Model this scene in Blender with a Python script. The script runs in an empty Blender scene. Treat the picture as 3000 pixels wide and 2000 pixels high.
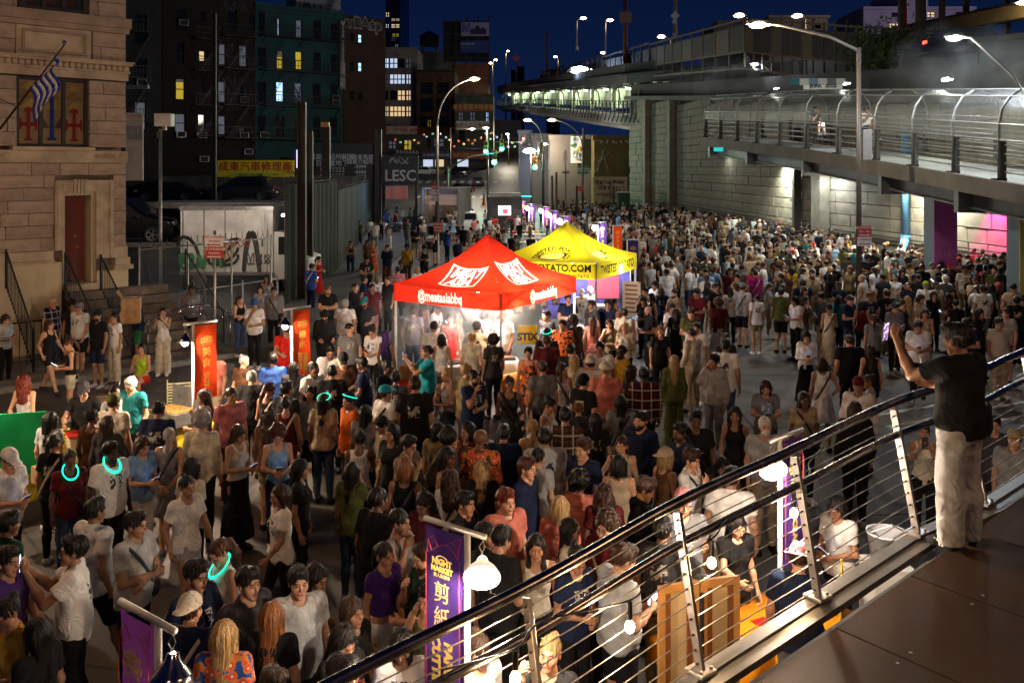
import bpy,math,random,zlib
import numpy as np
from mathutils import Matrix,Vector
SC=bpy.context.scene;COLL=SC.collection
random.seed(7);np.random.seed(7)
# - camera: level, 4.95 m above the street, a shifted lens
CH,HOR,FPX=4.95,490,2700.
cam=bpy.data.cameras.new('camera');camo=bpy.data.objects.new('camera',cam);COLL.objects.link(camo)
camo.location=(0,0,CH);camo.rotation_euler=(math.pi/2,0,0)
cam.sensor_width=36;cam.lens=FPX/3000*36;cam.shift_y=(HOR-1000)/3000
cam.clip_start=.1;cam.clip_end=4000
SC.camera=camo
# - night sky
world=bpy.data.worlds.new('World');SC.world=world;world.use_nodes=True
wn=world.node_tree;bg=wn.nodes['Background']
tc=wn.nodes.new('ShaderNodeTexCoord');sep=wn.nodes.new('ShaderNodeSeparateXYZ');cr=wn.nodes.new('ShaderNodeValToRGB')
wn.links.new(tc.outputs['Generated'],sep.inputs[0]);wn.links.new(sep.outputs['Z'],cr.inputs[0]);wn.links.new(cr.outputs[0],bg.inputs[0])
cr.color_ramp.elements[0].position=0.0;cr.color_ramp.elements[0].color=(.0045,.0125,.050,1)
cr.color_ramp.elements[1].position=.30;cr.color_ramp.elements[1].color=(.0004,.0024,.017,1)
bg.inputs[1].default_value=1.0
SC.view_settings.view_transform='Standard';SC.view_settings.look='None';SC.view_settings.exposure=.15;SC.view_settings.gamma=1
SC.cycles.use_denoising=True
SC.cycles.max_bounces=5;SC.cycles.diffuse_bounces=2;SC.cycles.glossy_bounces=3;SC.cycles.transmission_bounces=3;SC.cycles.transparent_max_bounces=12
SC.cycles.sample_clamp_indirect=4;SC.cycles.sample_clamp_direct=0
SC.cycles.caustics_reflective=False;SC.cycles.caustics_refractive=False
SC.cycles.volume_bounces=0
# - materials
_memo={}
def memo(k,fn):
 if k not in _memo:_memo[k]=fn()
 return _memo[k]
def setin(b,n,v):
 if n in b.inputs:b.inputs[n].default_value=v
def newmat(name,col=(.5,.5,.5),rough=.7,metal=0,spec=.5):
 m=bpy.data.materials.new(name);m.use_nodes=True;b=m.node_tree.nodes['Principled BSDF']
 b.inputs['Base Color'].default_value=(*col,1);b.inputs['Roughness'].default_value=rough;b.inputs['Metallic'].default_value=metal
 setin(b,'Specular IOR Level',spec)
 return m,m.node_tree,b
def N(nt,t,**kw):
 n=nt.nodes.new('ShaderNode'+t)
 for k,v in kw.items():setattr(n,k,v)
 return n
def MIX(nt,fac,a,b,mode='MIX'):
 n=nt.nodes.new('ShaderNodeMix');n.data_type='RGBA';n.blend_type=mode
 for s,v in((0,fac),(6,a),(7,b)):
  if isinstance(v,(int,float)):n.inputs[s].default_value=v
  elif isinstance(v,(tuple,list)):n.inputs[s].default_value=(*v[:3],1)
  else:nt.links.new(v,n.inputs[s])
 return n.outputs[2]
def MATH(nt,op,a,b=None,c=None):
 n=nt.nodes.new('ShaderNodeMath');n.operation=op
 for i,v in enumerate((a,b,c)):
  if v is None:continue
  if isinstance(v,(int,float)):n.inputs[i].default_value=v
  else:nt.links.new(v,n.inputs[i])
 return n.outputs[0]
def pbr(name,col,rough=.7,metal=0,noise=None,bump=None,spec=.5,dirt=None):
 """noise = (scale, amount, detail) varies the colour; bump = (scale, strength, distance); dirt = (scale, colour, amount)"""
 m,nt,b=newmat(name,col,rough,metal,spec)
 tc=N(nt,'TexCoord')
 out=None
 if noise:
  nz=N(nt,'TexNoise');nz.inputs['Scale'].default_value=noise[0];nz.inputs['Detail'].default_value=5;nt.links.new(tc.outputs['Object'],nz.inputs['Vector'])
  mr=N(nt,'MapRange');mr.inputs[1].default_value=.3;mr.inputs[2].default_value=.7;mr.inputs[3].default_value=1-noise[1]*2;mr.inputs[4].default_value=1+noise[1]
  nt.links.new(nz.outputs[0],mr.inputs[0])
  out=MIX(nt,1.,(*col,1),mr.outputs[0],'MULTIPLY')
  rr=MATH(nt,'MULTIPLY_ADD',nz.outputs[0],.25,rough-.12);nt.links.new(rr,b.inputs['Roughness'])
 if dirt:
  d=N(nt,'TexNoise');d.inputs['Scale'].default_value=dirt[0];dv=N(nt,'Mapping');dv.inputs['Scale'].default_value=(1,1,dirt[3]if len(dirt)>3 else 1);nt.links.new(tc.outputs['Object'],dv.inputs[0]);d.inputs['Detail'].default_value=8;d.inputs['Roughness'].default_value=.65;nt.links.new(dv.outputs[0],d.inputs['Vector'])
  mr=N(nt,'MapRange');mr.inputs[1].default_value=.45;mr.inputs[2].default_value=.7;mr.inputs[3].default_value=0;mr.inputs[4].default_value=dirt[2];nt.links.new(d.outputs[0],mr.inputs[0])
  out=MIX(nt,mr.outputs[0],out if out is not None else(*col,1),dirt[1])
 if out is not None:nt.links.new(out,b.inputs['Base Color'])
 if bump:
  bn=N(nt,'TexNoise');bn.inputs['Scale'].default_value=bump[0];bn.inputs['Detail'].default_value=bump[3]if len(bump)>3 else 4;bn.inputs['Distortion'].default_value=1.6 if len(bump)>3 else 0;nt.links.new(tc.outputs['Object'],bn.inputs['Vector'])
  bp=N(nt,'Bump');bp.inputs['Strength'].default_value=bump[1];bp.inputs['Distance'].default_value=bump[2];nt.links.new(bn.outputs[0],bp.inputs['Height']);nt.links.new(bp.outputs[0],b.inputs['Normal'])
 return m
def emit(name,col,st):
 m,nt,b=newmat(name,col,.5)
 setin(b,'Emission Color',(*col,1));setin(b,'Emission Strength',st)
 return m
def hair_shader(name,c):
 m,nt,b=newmat(name,c,.42,spec=.35)
 tc=N(nt,'TexCoord');mp=N(nt,'Mapping');mp.inputs['Scale'].default_value=(110,110,7);nt.links.new(tc.outputs['Object'],mp.inputs[0])
 nz=N(nt,'TexNoise');nz.inputs['Scale'].default_value=1;nz.inputs['Detail'].default_value=3;nt.links.new(mp.outputs[0],nz.inputs['Vector'])
 mr=N(nt,'MapRange');mr.inputs[1].default_value=.3;mr.inputs[2].default_value=.7;mr.inputs[3].default_value=.35;mr.inputs[4].default_value=1.8;nt.links.new(nz.outputs[0],mr.inputs[0])
 nt.links.new(MIX(nt,1.,(*c,1),mr.outputs[0],'MULTIPLY'),b.inputs['Base Color'])
 bp=N(nt,'Bump');bp.inputs['Strength'].default_value=.8;bp.inputs['Distance'].default_value=.01;nt.links.new(nz.outputs[0],bp.inputs['Height']);nt.links.new(bp.outputs[0],b.inputs['Normal'])
 return m
def pattern_mat(name,c,pat):
 m,nt,b=newmat(name,c,.9,spec=.2);tc=N(nt,'TexCoord');sp=N(nt,'SeparateXYZ');nt.links.new(tc.outputs['Object'],sp.inputs[0])
 def band(s,f,w):return MATH(nt,'GREATER_THAN',MATH(nt,'SINE',MATH(nt,'MULTIPLY',s,f)),w)
 if pat=='stripe':
  col=MIX(nt,band(sp.outputs['Z'],135,.15),(.72,.7,.66),c)
 elif pat=='plaid':
  l=tuple(min(1,x*.25+.0)for x in c)
  col=MIX(nt,MATH(nt,'MULTIPLY',band(sp.outputs['Z'],85,-.1),.6),c,l)
  col=MIX(nt,MATH(nt,'MULTIPLY',band(sp.outputs['X'],85,-.1),.6),col,l)
  col=MIX(nt,MATH(nt,'MULTIPLY',band(sp.outputs['X'],42,.9),.6),col,(.6,.55,.5));col=MIX(nt,MATH(nt,'MULTIPLY',band(sp.outputs['Z'],42,.9),.6),col,(.6,.55,.5))
 elif pat=='print':
  nz=N(nt,'TexNoise');nz.inputs['Scale'].default_value=26;nz.inputs['Detail'].default_value=1;nt.links.new(tc.outputs['Object'],nz.inputs['Vector'])
  m1=MATH(nt,'LESS_THAN',MATH(nt,'ABSOLUTE',sp.outputs['X']),.085);m2=MATH(nt,'LESS_THAN',MATH(nt,'ABSOLUTE',MATH(nt,'SUBTRACT',sp.outputs['Z'],1.28)),.075);mk=MATH(nt,'MULTIPLY',MATH(nt,'MULTIPLY',m1,m2),MATH(nt,'GREATER_THAN',nz.outputs[0],.50))
  col=MIX(nt,mk,c,(.45,.42,.36)if sum(c)<.6 else(.05,.05,.07));bn=N(nt,'TexNoise');bn.inputs['Scale'].default_value=7.5;bn.inputs['Distortion'].default_value=1.6;nt.links.new(tc.outputs['Object'],bn.inputs['Vector']);bp=N(nt,'Bump');bp.inputs['Strength'].default_value=.55;bp.inputs['Distance'].default_value=.04;nt.links.new(bn.outputs[0],bp.inputs['Height']);nt.links.new(bp.outputs[0],b.inputs['Normal'])
 else:
  v=N(nt,'TexVoronoi');v.inputs['Scale'].default_value=15;nt.links.new(tc.outputs['Object'],v.inputs['Vector'])
  cr=N(nt,'ValToRGB');e=cr.color_ramp;e.interpolation='CONSTANT';e.elements[0].color=(.7,.6,.4,1);e.elements[1].position=.62;e.elements[1].color=(*c,1)
  x=e.elements.new(.18);x.color=(.65,.06,.03,1);x=e.elements.new(.42);x.color=(.55,.18,.05,1)
  nt.links.new(v.outputs['Distance'],cr.inputs[0]);col=cr.outputs[0]
 nt.links.new(col,b.inputs['Base Color'])
 return m
M0=newmat('plain')[0]
EYE=newmat('eye_dark',(.012,.008,.006),.25)[0]
GLOW=emit('glow_stick',(.0,1.,.62),1.6)
def lip_mat(s):return memo(('lip',s),lambda:newmat('lip_'+s,tuple(x*y for x,y in zip(SKIN[s],(.75,.42,.42))),.4)[0])
# - figures: distance fields turned into meshes
def surfnet(f,X,Y,Z):
 ins=f<0
 nx,ny,nz=f.shape
 cx=ins[:-1,:-1,:-1]
 same_and=cx.copy();same_or=cx.copy()
 for i,j,k in((1,0,0),(0,1,0),(0,0,1),(1,1,0),(1,0,1),(0,1,1),(1,1,1)):
  v=ins[i:nx-1+i,j:ny-1+j,k:nz-1+k]
  same_and&=v;same_or|=v
 act=same_or&~same_and
 idx=np.full(act.shape,-1,np.int64)
 ci=np.argwhere(act);n=len(ci)
 idx[act]=np.arange(n)
 P=np.zeros((n,3));C=np.zeros(n)
 G=(X,Y,Z)
 for ax in range(3):
  o1,o2=[a for a in range(3)if a!=ax]
  for a in(0,1):
   for b in(0,1):
    p0=ci.copy();p0[:,o1]+=a;p0[:,o2]+=b
    p1=p0.copy();p1[:,ax]+=1
    f0=f[p0[:,0],p0[:,1],p0[:,2]];f1=f[p1[:,0],p1[:,1],p1[:,2]]
    m=(f0<0)!=(f1<0)
    t=np.where(m,f0/np.where(m,f0-f1,1),0)
    pos=np.empty((n,3))
    for q in range(3):pos[:,q]=G[q][p0[:,q]]
    pos[:,ax]+=t*(G[ax][p1[:,ax]]-G[ax][p0[:,ax]])
    P[m]+=pos[m];C[m]+=1
 P/=np.maximum(C,1)[:,None]
 quads=[]
 for ax in range(3):
  o1,o2=[(1,2),(2,0),(0,1)][ax]
  a=[slice(None)]*3;b=[slice(None)]*3
  a[ax]=slice(0,-1);b[ax]=slice(1,None)
  fa=ins[tuple(a)];fb=ins[tuple(b)]
  e=np.argwhere(fa!=fb)
  e=e[(e[:,o1]>0)&(e[:,o2]>0)&(e[:,o1]<f.shape[o1]-1)&(e[:,o2]<f.shape[o2]-1)]
  def cell(d1,d2):
   c=e.copy();c[:,o1]-=d1;c[:,o2]-=d2
   return idx[c[:,0],c[:,1],c[:,2]]
  q=np.stack([cell(1,1),cell(0,1),cell(0,0),cell(1,0)],1)
  fl=fa[e[:,0],e[:,1],e[:,2]]
  q[~fl]=q[~fl][:,::-1]
  quads.append(q)
 return P,np.concatenate(quads)
def pr(a,b,ra,rb=None,k=.03,s=(1,1,1),cut=None,sub=False):
 return dict(a=np.array(a,float),b=np.array(b,float),ra=ra,rb=ra if rb is None else rb,k=k,s=np.array(s,float),cut=cut,sub=sub)
def el(c,r,k=.02,sub=False,cut=None):
 m=min(r);return pr(c,c,m,m,k,(r[0]/m,r[1]/m,r[2]/m),cut,sub)
def field(prims,h,cuts=()):
 lo=np.full(3,1e9);hi=np.full(3,-1e9)
 for p in prims:
  if p['sub']:continue
  for e,r in((p['a'],p['ra']),(p['b'],p['rb'])):
   lo=np.minimum(lo,e-r*p['s']);hi=np.maximum(hi,e+r*p['s'])
 for c,nrm in cuts:
  for ax in range(3):
   if abs(nrm[ax])>.999:
    if nrm[ax]>0:hi[ax]=min(hi[ax],c[ax])
    else:lo[ax]=max(lo[ax],c[ax])
 lo-=2.2*h;hi+=2.2*h
 ax=[np.arange(lo[i],hi[i]+h,h)for i in range(3)]
 X,Y,Z=ax
 f=np.full((len(X),len(Y),len(Z)),.1)
 for p in prims:
  sl=[]
  r=max(p['ra'],p['rb']);m=p['k']+2*h
  for i in range(3):
   l=min(p['a'][i],p['b'][i])-r*p['s'][i]-m;u=max(p['a'][i],p['b'][i])+r*p['s'][i]+m
   i0=np.searchsorted(ax[i],l);i1=np.searchsorted(ax[i],u)
   sl.append(slice(i0,i1))
  sl=tuple(sl)
  x=X[sl[0]][:,None,None];y=Y[sl[1]][None,:,None];z=Z[sl[2]][None,None,:]
  if x.size==0 or y.size==0 or z.size==0:continue
  s=p['s'];a=p['a']/s;b=p['b']/s;ab=b-a;L=float(ab@ab)
  px,py,pz=x/s[0]-a[0],y/s[1]-a[1],z/s[2]-a[2]
  if L>1e-9:
   t=np.clip((px*ab[0]+py*ab[1]+pz*ab[2])/L,0,1)
   px,py,pz=px-t*ab[0],py-t*ab[1],pz-t*ab[2]
   r=p['ra']+t*(p['rb']-p['ra'])
  else:r=p['ra']
  d=(np.sqrt(px*px+py*py+pz*pz)-r)*min(s)
  if p['cut']:
   for c,nn in p['cut']:
    d=np.maximum(d,(x-c[0])*nn[0]+(y-c[1])*nn[1]+(z-c[2])*nn[2])
  k=p['k'];g=f[sl]
  if p['sub']:
   d=-d;hh=np.clip(.5-.5*(g-d)/k,0,1)
   f[sl]=g*(1-hh)+d*hh+k*hh*(1-hh)
  else:
   hh=np.clip(.5+.5*(g-d)/k,0,1)
   f[sl]=d*hh+g*(1-hh)-k*hh*(1-hh)
 x=X[:,None,None];y=Y[None,:,None];z=Z[None,None,:]
 for c,nn in cuts:
  f=np.maximum(f,(x-c[0])*nn[0]+(y-c[1])*nn[1]+(z-c[2])*nn[2])
 return f,X,Y,Z
def sdf(prims,h,cuts=()):
 return surfnet(*field(prims,h,cuts))
def mk_mesh(name,P,Q,mats=None,smooth=True,matidx=None):
 me=bpy.data.meshes.new(name)
 P=np.asarray(P,np.float32);Q=np.asarray(Q,np.int32)
 me.vertices.add(len(P));me.vertices.foreach_set('co',P.ravel())
 me.loops.add(Q.size);me.loops.foreach_set('vertex_index',Q.ravel())
 me.polygons.add(len(Q));me.polygons.foreach_set('loop_start',np.arange(0,Q.size,Q.shape[1],dtype=np.int32))
 for m in(mats or[]):me.materials.append(m)
 if matidx is not None:me.polygons.foreach_set('material_index',np.asarray(matidx,np.int32))
 me.update(calc_edges=True)
 if smooth:me.polygons.foreach_set('use_smooth',np.ones(len(Q),bool))
 return me
def rotm(yaw,pitch):
 c,s=math.cos(yaw),math.sin(yaw);cp,sp=math.cos(pitch),math.sin(pitch)
 Rz=np.array([[c,-s,0],[s,c,0],[0,0,1]]);Rx=np.array([[1,0,0],[0,cp,-sp],[0,sp,cp]])
 return Rz@Rx
# - head, in its own frame: origin between the ears, face towards -y
def head_prims(fem):
 q=.93 if fem else 1
 P=[el((0,.012,.032),(.077,.098,.09)),el((0,-.03,-.045),(.056*q,.06,.068*q),.03),el((0,-.075,-.098*q),(.022*q,.016,.018),.03),
   pr((0,-.093,.004),(0,-.112,-.026),.007,.0125*q,.012),pr((-.036,-.088,.024),(.036,-.088,.024),.010,.010,.02),
   el((.031,-.104,.007),(.015,.012,.010),.012,True),el((-.031,-.104,.007),(.015,.012,.010),.012,True),
   el((.031,-.082,.006),(.012,.012,.010),.006),el((-.031,-.082,.006),(.012,.012,.010),.006),
   el((.044,-.055,-.022),(.026,.03,.026),.03),el((-.044,-.055,-.022),(.026,.03,.026),.03),
   pr((-.017,-.091,-.052),(.017,-.091,-.052),.0065,.0065,.008),pr((-.013,-.090,-.063),(.013,-.090,-.063),.0075,.0075,.008),
   el((.079,.012,-.004),(.009,.019,.03),.01),el((-.079,.012,-.004),(.009,.019,.03),.01)]
 return P
def hair_mesh(style):
 h=.0085
 base=[el((0,.018,.04),(.086,.106,.094),.03)]
 face=[el((0,-.125,-.05),(.078,.075,.115),.02,True)]
 cut=[((0,0,-.03),(0,-.35,-.94))]
 if style=='short':
  P=base+[el((0,-.05,.105),(.055,.05,.03),.03)]+face;cuts=cut
 elif style=='crop':
  P=[el((0,.016,.038),(.084,.104,.094),.03)]+face;cuts=[((0,0,-.015),(0,-.35,-.94))]
 elif style=='swept':
  P=base+[el((.015,-.045,.112),(.07,.06,.038),.03),el((0,.06,.07),(.07,.06,.07),.03)]+face;cuts=cut
 elif style=='bob':
  P=base+[el((0,.05,-.05),(.09,.07,.085),.04),pr((.078,-.02,.03),(.083,-.01,-.1),.026,.022,.03),pr((-.078,-.02,.03),(-.083,-.01,-.1),.026,.022,.03)]+face;cuts=[]
 elif style=='long':
  P=base+[pr((0,.07,0),(0,.105,-.34),.052,.03,.05,(1.75,.85,1)),pr((.076,-.015,.03),(.088,.035,-.22),.024,.022,.04),pr((-.076,-.015,.03),(-.088,.035,-.22),.024,.022,.04)]+face;cuts=[]
 elif style=='longfront':
  P=base+[pr((0,.07,0),(0,.095,-.26),.052,.03,.05,(1.7,.85,1)),pr((.078,-.02,.03),(.075,-.06,-.16),.022,.022,.04),pr((.075,-.06,-.16),(.07,-.10,-.32),.022,.012,.04),
      pr((-.078,-.02,.03),(-.078,-.03,-.16),.022,.022,.04),pr((-.078,-.03,-.16),(-.08,-.02,-.30),.022,.012,.04)]+face;cuts=[]
 elif style=='tail':
  P=[el((0,.016,.038),(.082,.103,.093),.03)]+face+[el((0,.112,.05),(.026,.026,.026),.02),pr((0,.135,.035),(.01,.15,-.12),.03,.034,.02),pr((.01,.15,-.12),(.02,.13,-.25),.034,.008,.02)];cuts=[]
  P.insert(1,el((0,-.0,-.11),(.12,.16,.075),.03,True))
 elif style=='bun':
  P=[el((0,.016,.038),(.082,.103,.093),.03),el((0,-.0,-.11),(.12,.16,.075),.03,True)]+face+[el((.004,.098,.098),(.04,.038,.037),.012)];cuts=[]
 elif style=='curly':
  P=[el((0,.03,.045),(.118,.122,.115),.03)];rr=random.Random(5)
  for i in range(90):
   a=rr.uniform(0,6.283);b=rr.uniform(-.35,1.45)
   P.append(el((.115*math.cos(a)*math.cos(b),.03+.118*math.sin(a)*math.cos(b),.045+.115*math.sin(b)),(.02,.02,.02),.015))
  P+=[el((0,-.135,-.04),(.082,.09,.115),.02,True)];cuts=[((0,0,-.09),(0,-.2,-.97))]
 elif style=='curllong':
  P=base+[pr((0,.07,0),(0,.10,-.26),.055,.05,.05,(1.8,1,1))];rr=random.Random(9)
  for i in range(80):
   z=rr.uniform(-.32,.1);a=rr.uniform(-.5,3.64)
   P.append(el((.105*math.cos(a),.05+.075*math.sin(a),z),(.024,.024,.03),.02))
  P+=face;cuts=[]
 elif style=='braids':
  P=base+face;rr=random.Random(3);cuts=[]
  for i in range(16):
   a=-.5+i*4.14/15;x,y=.085*math.cos(a),.03+.09*math.sin(a)
   P.append(pr((x,y,.02),(x*1.15,y*1.12+.01,-.36-.06*rr.random()),.013,.008,.008))
 f=field(P,h,cuts)
 V,Q=surfnet(*f)
 rr=np.random.RandomState(2)
 ang=np.arctan2(V[:,1]-.01,V[:,0]);d=np.zeros(len(V))
 for n_ in(9,17,31,47):
  d+=np.sin(ang*n_+rr.rand()*6.28+V[:,2]*rr.uniform(-14,14))*.0022
 c=np.array([0,.015,0]);nv=V-c;nv[:,2]*=(V[:,2]>0);nv/=np.maximum(np.linalg.norm(nv,axis=1),1e-6)[:,None]
 V=V+nv*d[:,None]
 if style in('crop',):return V,Q
 fn=np.cross(V[Q[:,1]]-V[Q[:,0]],V[Q[:,2]]-V[Q[:,0]]);vn=np.zeros_like(V)
 for k in range(4):np.add.at(vn,Q[:,k],fn)
 vn/=np.maximum(np.linalg.norm(vn,axis=1),1e-9)[:,None];pick=rr.choice(len(V),min(len(V),420),False);p=V[pick];n_=vn[pick];g=np.array([0,.25,-1.])+rr.randn(len(p),3)*.15
 step=.0085 if style in('short','swept','curly','bun','tail')else .026;sv=[V];sq_=[Q];base=len(V);seg=4;rows=[]
 for k in range(seg+1):
  t_=g-n_*(g*n_).sum(1)[:,None];t_/=np.maximum(np.linalg.norm(t_,axis=1),1e-6)[:,None];sd_=np.cross(t_,n_);w_=.0028*(1-k/(seg+.3));q_=p+n_*(.0015+.0007*k);rows+=[q_-sd_*w_,q_+sd_*w_];p=p+t_*step+rr.randn(len(p),3)*.002
 m_=len(pick);sv.append(np.concatenate(rows))
 for k in range(seg):a=base+2*k*m_+np.arange(m_);sq_.append(np.stack([a,a+m_,a+3*m_,a+2*m_],1))
 return np.concatenate(sv),np.concatenate(sq_)
def hat_mesh(kind):
 if kind in('cap','capback'):
  s=1 if kind=='cap' else-1
  P=[el((0,.014,.055),(.097,.116,.098),.01,cut=[((0,0,.045),(0,0,-1))]),
    el((0,-.125*s+(.02 if s<0 else 0),.052),(.07,.075,.009),.02,cut=[((0,-.05*s,0),(0,s,0))])]
  return sdf(P,.008)
 if kind=='fedora':
  P=[el((0,.01,.06),(.088,.105,.105),.02,cut=[((0,0,.045),(0,0,-1))]),el((0,.01,.175),(.03,.09,.03),.02,True),el((0,.01,.05),(.145,.165,.009),.015)]
  return sdf(P,.008)
 if kind=='bucket':
  P=[el((0,.012,.05),(.09,.106,.09),.01,cut=[((0,0,.03),(0,0,-1))]),pr((0,.012,.05),(0,.012,.02),.1,.125,.02,cut=[((0,0,.055),(0,0,1)),((0,0,.005),(0,0,-1))])]
  return sdf(P,.009)
# - poses: elbow, wrist (right = -x), legs, head
POSES={
 'stand':dict(R=((-.235,.03,1.15),(-.245,-.05,.90)),L=((.235,.03,1.15),(.245,-.05,.90)),head=(0,.03)),
 'turn':dict(R=((-.225,.05,1.15),(-.225,.02,.90)),L=((.24,.0,1.15),(.235,-.12,.93)),head=(.6,.05),legs=((-.1,.02),(.11,-.05))),
 'phone':dict(R=((-.235,.0,1.14),(-.07,-.26,1.16)),L=((.235,.0,1.14),(.06,-.25,1.12)),head=(0,.42)),
 'cross':dict(R=((-.24,-.07,1.16),(.06,-.19,1.16)),L=((.24,-.07,1.15),(-.08,-.17,1.11)),head=(.25,.05)),
 'eat':dict(R=((-.225,-.13,1.14),(-.045,-.21,1.36)),L=((.235,.0,1.13),(.05,-.26,1.12)),head=(0,.18)),
 'photo':dict(R=((-.20,-.22,1.26),(-.06,-.38,1.50)),L=((.20,-.22,1.26),(.06,-.38,1.50)),head=(0,-.08)),
 'raise':dict(R=((-.24,-.2,1.44),(-.13,-.38,1.63)),L=((.235,.0,1.14),(.09,-.24,1.14)),head=(0,-.1)),
 'walk':dict(R=((-.235,.10,1.16),(-.225,.0,.94)),L=((.235,-.07,1.17),(.21,-.24,1.0)),head=(0,.05),legs=((-.09,-.30),(.09,.28))),
 'hip':dict(R=((-.33,.06,1.19),(-.19,-.04,1.02)),L=((.235,.03,1.15),(.245,-.05,.90)),head=(-.4,.05),legs=((-.12,.03),(.10,-.03))),
 'back':dict(R=((-.24,.10,1.14),(-.05,.17,.97)),L=((.24,.10,1.14),(.05,.18,.99)),head=(.3,.0)),
 'face':dict(R=((-.2,-.16,1.22),(-.07,-.15,1.42)),L=((.22,-.07,1.13),(-.05,-.2,1.14)),head=(.3,.1)),
 'tray':dict(R=((-.235,-.04,1.13),(-.17,-.30,1.10)),L=((.235,-.04,1.13),(.17,-.30,1.10)),head=(-.2,.3)),
 'reach':dict(R=((-.26,-.16,1.22),(-.2,-.4,1.18)),L=((.235,.03,1.15),(.235,-.1,.92)),head=(0,.35)),
 'onear':dict(R=((-.25,-.1,1.24),(-.11,-.07,1.50)),L=((.235,.03,1.15),(.245,-.03,.90)),head=(0,.03)),
 'sit':dict(R=((-.22,-.14,1.12),(-.05,-.22,1.36)),L=((.23,-.05,1.14),(.14,-.28,1.02)),head=(.2,.05),sit=True),
 'rail':dict(R=((-.26,-.03,1.13),(-.15,-.33,1.17)),L=((.19,-.27,1.30),(.14,-.46,1.56)),head=(-.1,.12)),
}
SH_M,SH_F=.178,.156
def joints(pose,fem):
 D=POSES[pose];sh=SH_F if fem else SH_M
 k=sh/SH_M
 J={}
 for s,key in((-1,'R'),(1,'L')):
  e,w=D[key]
  J['s'+key]=np.array((s*sh,.005,1.425));J['e'+key]=np.array((e[0]*(.92 if fem else 1),e[1],e[2]));J['w'+key]=np.array((w[0]*(.95 if fem else 1),w[1],w[2]))
 lg=D.get('legs',((-.10,0),(.10,0)))
 for(x,y),key,s in((lg[0],'R',-1),(lg[1],'L',1)):
  hp=np.array((s*.092,0,.92))
  if D.get('sit'):
   J['h'+key]=hp;J['k'+key]=np.array((x*1.3,-.42,.93+(.06 if s<0 else 0)));J['a'+key]=np.array((x*1.2,-.42+(-.1 if s>0 else .02),.50));continue
  lift=.07 if y>.15 else 0
  J['h'+key]=hp;J['a'+key]=np.array((x*1.05,y,.085+lift))
  mid=(J['h'+key]+J['a'+key])/2;mid[1]-=.02+(.06 if y>.15 else 0);mid[2]=.50;J['k'+key]=mid
 return J
def torso(fem,g=0.,loose=0.):
 if fem:
  P=[pr((-.155,.005,1.415),(.155,.005,1.415),.048+g,None,.05),pr((0,.0,1.30),(0,.0,1.36),.088+g,.09+g,.06,(1.55,1.05,1)),
    pr((0,.0,1.10),(0,.0,1.20),.078+g+loose,.082+g+loose*.7,.07,(1.48,1.12,1)),pr((0,.01,.93),(0,.01,.97),.102+g+loose*.8,.098+g+loose,.07,(1.55,1.1,1)),
    el((.07,-.085,1.285),(.056+g*.6,.05+g,.055+g*.6),.04),el((-.07,-.085,1.285),(.056+g*.6,.05+g,.055+g*.6),.04),
    el((.07,.07,.90),(.075+g,.07+g,.08),.05),el((-.07,.07,.90),(.075+g,.07+g,.08),.05)]
 else:
  P=[pr((-.158,.005,1.425),(.158,.005,1.425),.050+g*.8,None,.05),pr((0,.0,1.28),(0,.0,1.36),.100+g,.100+g,.06,(1.55,1.05,1)),
    pr((0,.0,1.08),(0,.0,1.20),.096+g+loose,.1+g+loose*.7,.07,(1.5,1.1,1)),pr((0,.0,.93),(0,.0,.98),.102+g+loose*.6,.1+g+loose,.07,(1.5,1.1,1)),
    el((.07,.06,.90),(.075+g,.065+g,.08),.05),el((-.07,.06,.90),(.075+g,.065+g,.08),.05)]
 P.append(pr((0,.02,1.40),(0,.015,1.47),.075+g*.6,.055+g*.6,.04))
 return P
def arm(J,k,fem,g=0.,frac=None):
 s,e,w=J['s'+k],J['e'+k],J['w'+k];q=.84 if fem else 1.
 if frac is not None and frac<=1:
  d=(e-s)/np.linalg.norm(e-s);c=s+(e-s)*frac
  return[pr(s,e,.056*q+g,.047*q+g*1.25,.03,cut=[(c,d)])]
 P=[pr(s,e,.054*q+g,.041*q+g,.03),pr(e,e+(w-e)*.35,.041*q+g,.042*q+g,.03),pr(e+(w-e)*.35,w,.042*q+g,(.027*q+g),.03)]
 return P
def hand(J,k,curl=.9):
 """palm and five separate, bent fingers in the forearm's frame"""
 e,w=J['e'+k],J['w'+k];d=(w-e)/np.linalg.norm(w-e)
 s=-1 if k=='R' else 1
 side=np.array((0,-1,.25))if abs(d[2])>.8 else np.array((0,0,1.))
 side=side-d*(side@d);side/=np.linalg.norm(side)
 nrm=np.cross(d,side)*s
 if nrm[0]*s>0:nrm=-nrm
 P=[pr(w,w+d*.035,.026,.026,.02),pr(w+d*.035+side*.016,w+d*.075+side*.02,.017,.014,.02),pr(w+d*.035-side*.014,w+d*.072-side*.02,.016,.013,.02),pr(w+d*.04,w+d*.078,.016,.014,.02)]
 for i,(o,L)in enumerate(((.028,.072),(.0095,.08),(-.0095,.075),(-.027,.058))):
  b=w+d*.078+side*o;a1=curl*.45;a2=curl*1.25
  m=b+(d*math.cos(a1)+nrm*math.sin(a1)+side*o*1.2)*L*.5
  t=m+(d*math.cos(a2)+nrm*math.sin(a2))*L*.5
  P+=[pr(b-d*.015,m,.0092,.0083,.004),pr(m,t,.0083,.007,.004)]
 b=w+d*.02+side*.024;m=b+(d*.7+side*.6+nrm*.35)*.042;t=m+(d*.85+side*.1+nrm*.5)*.033
 P+=[pr(b,m,.0125,.0105,.008),pr(m,t,.0105,.008,.006)]
 return P
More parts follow.
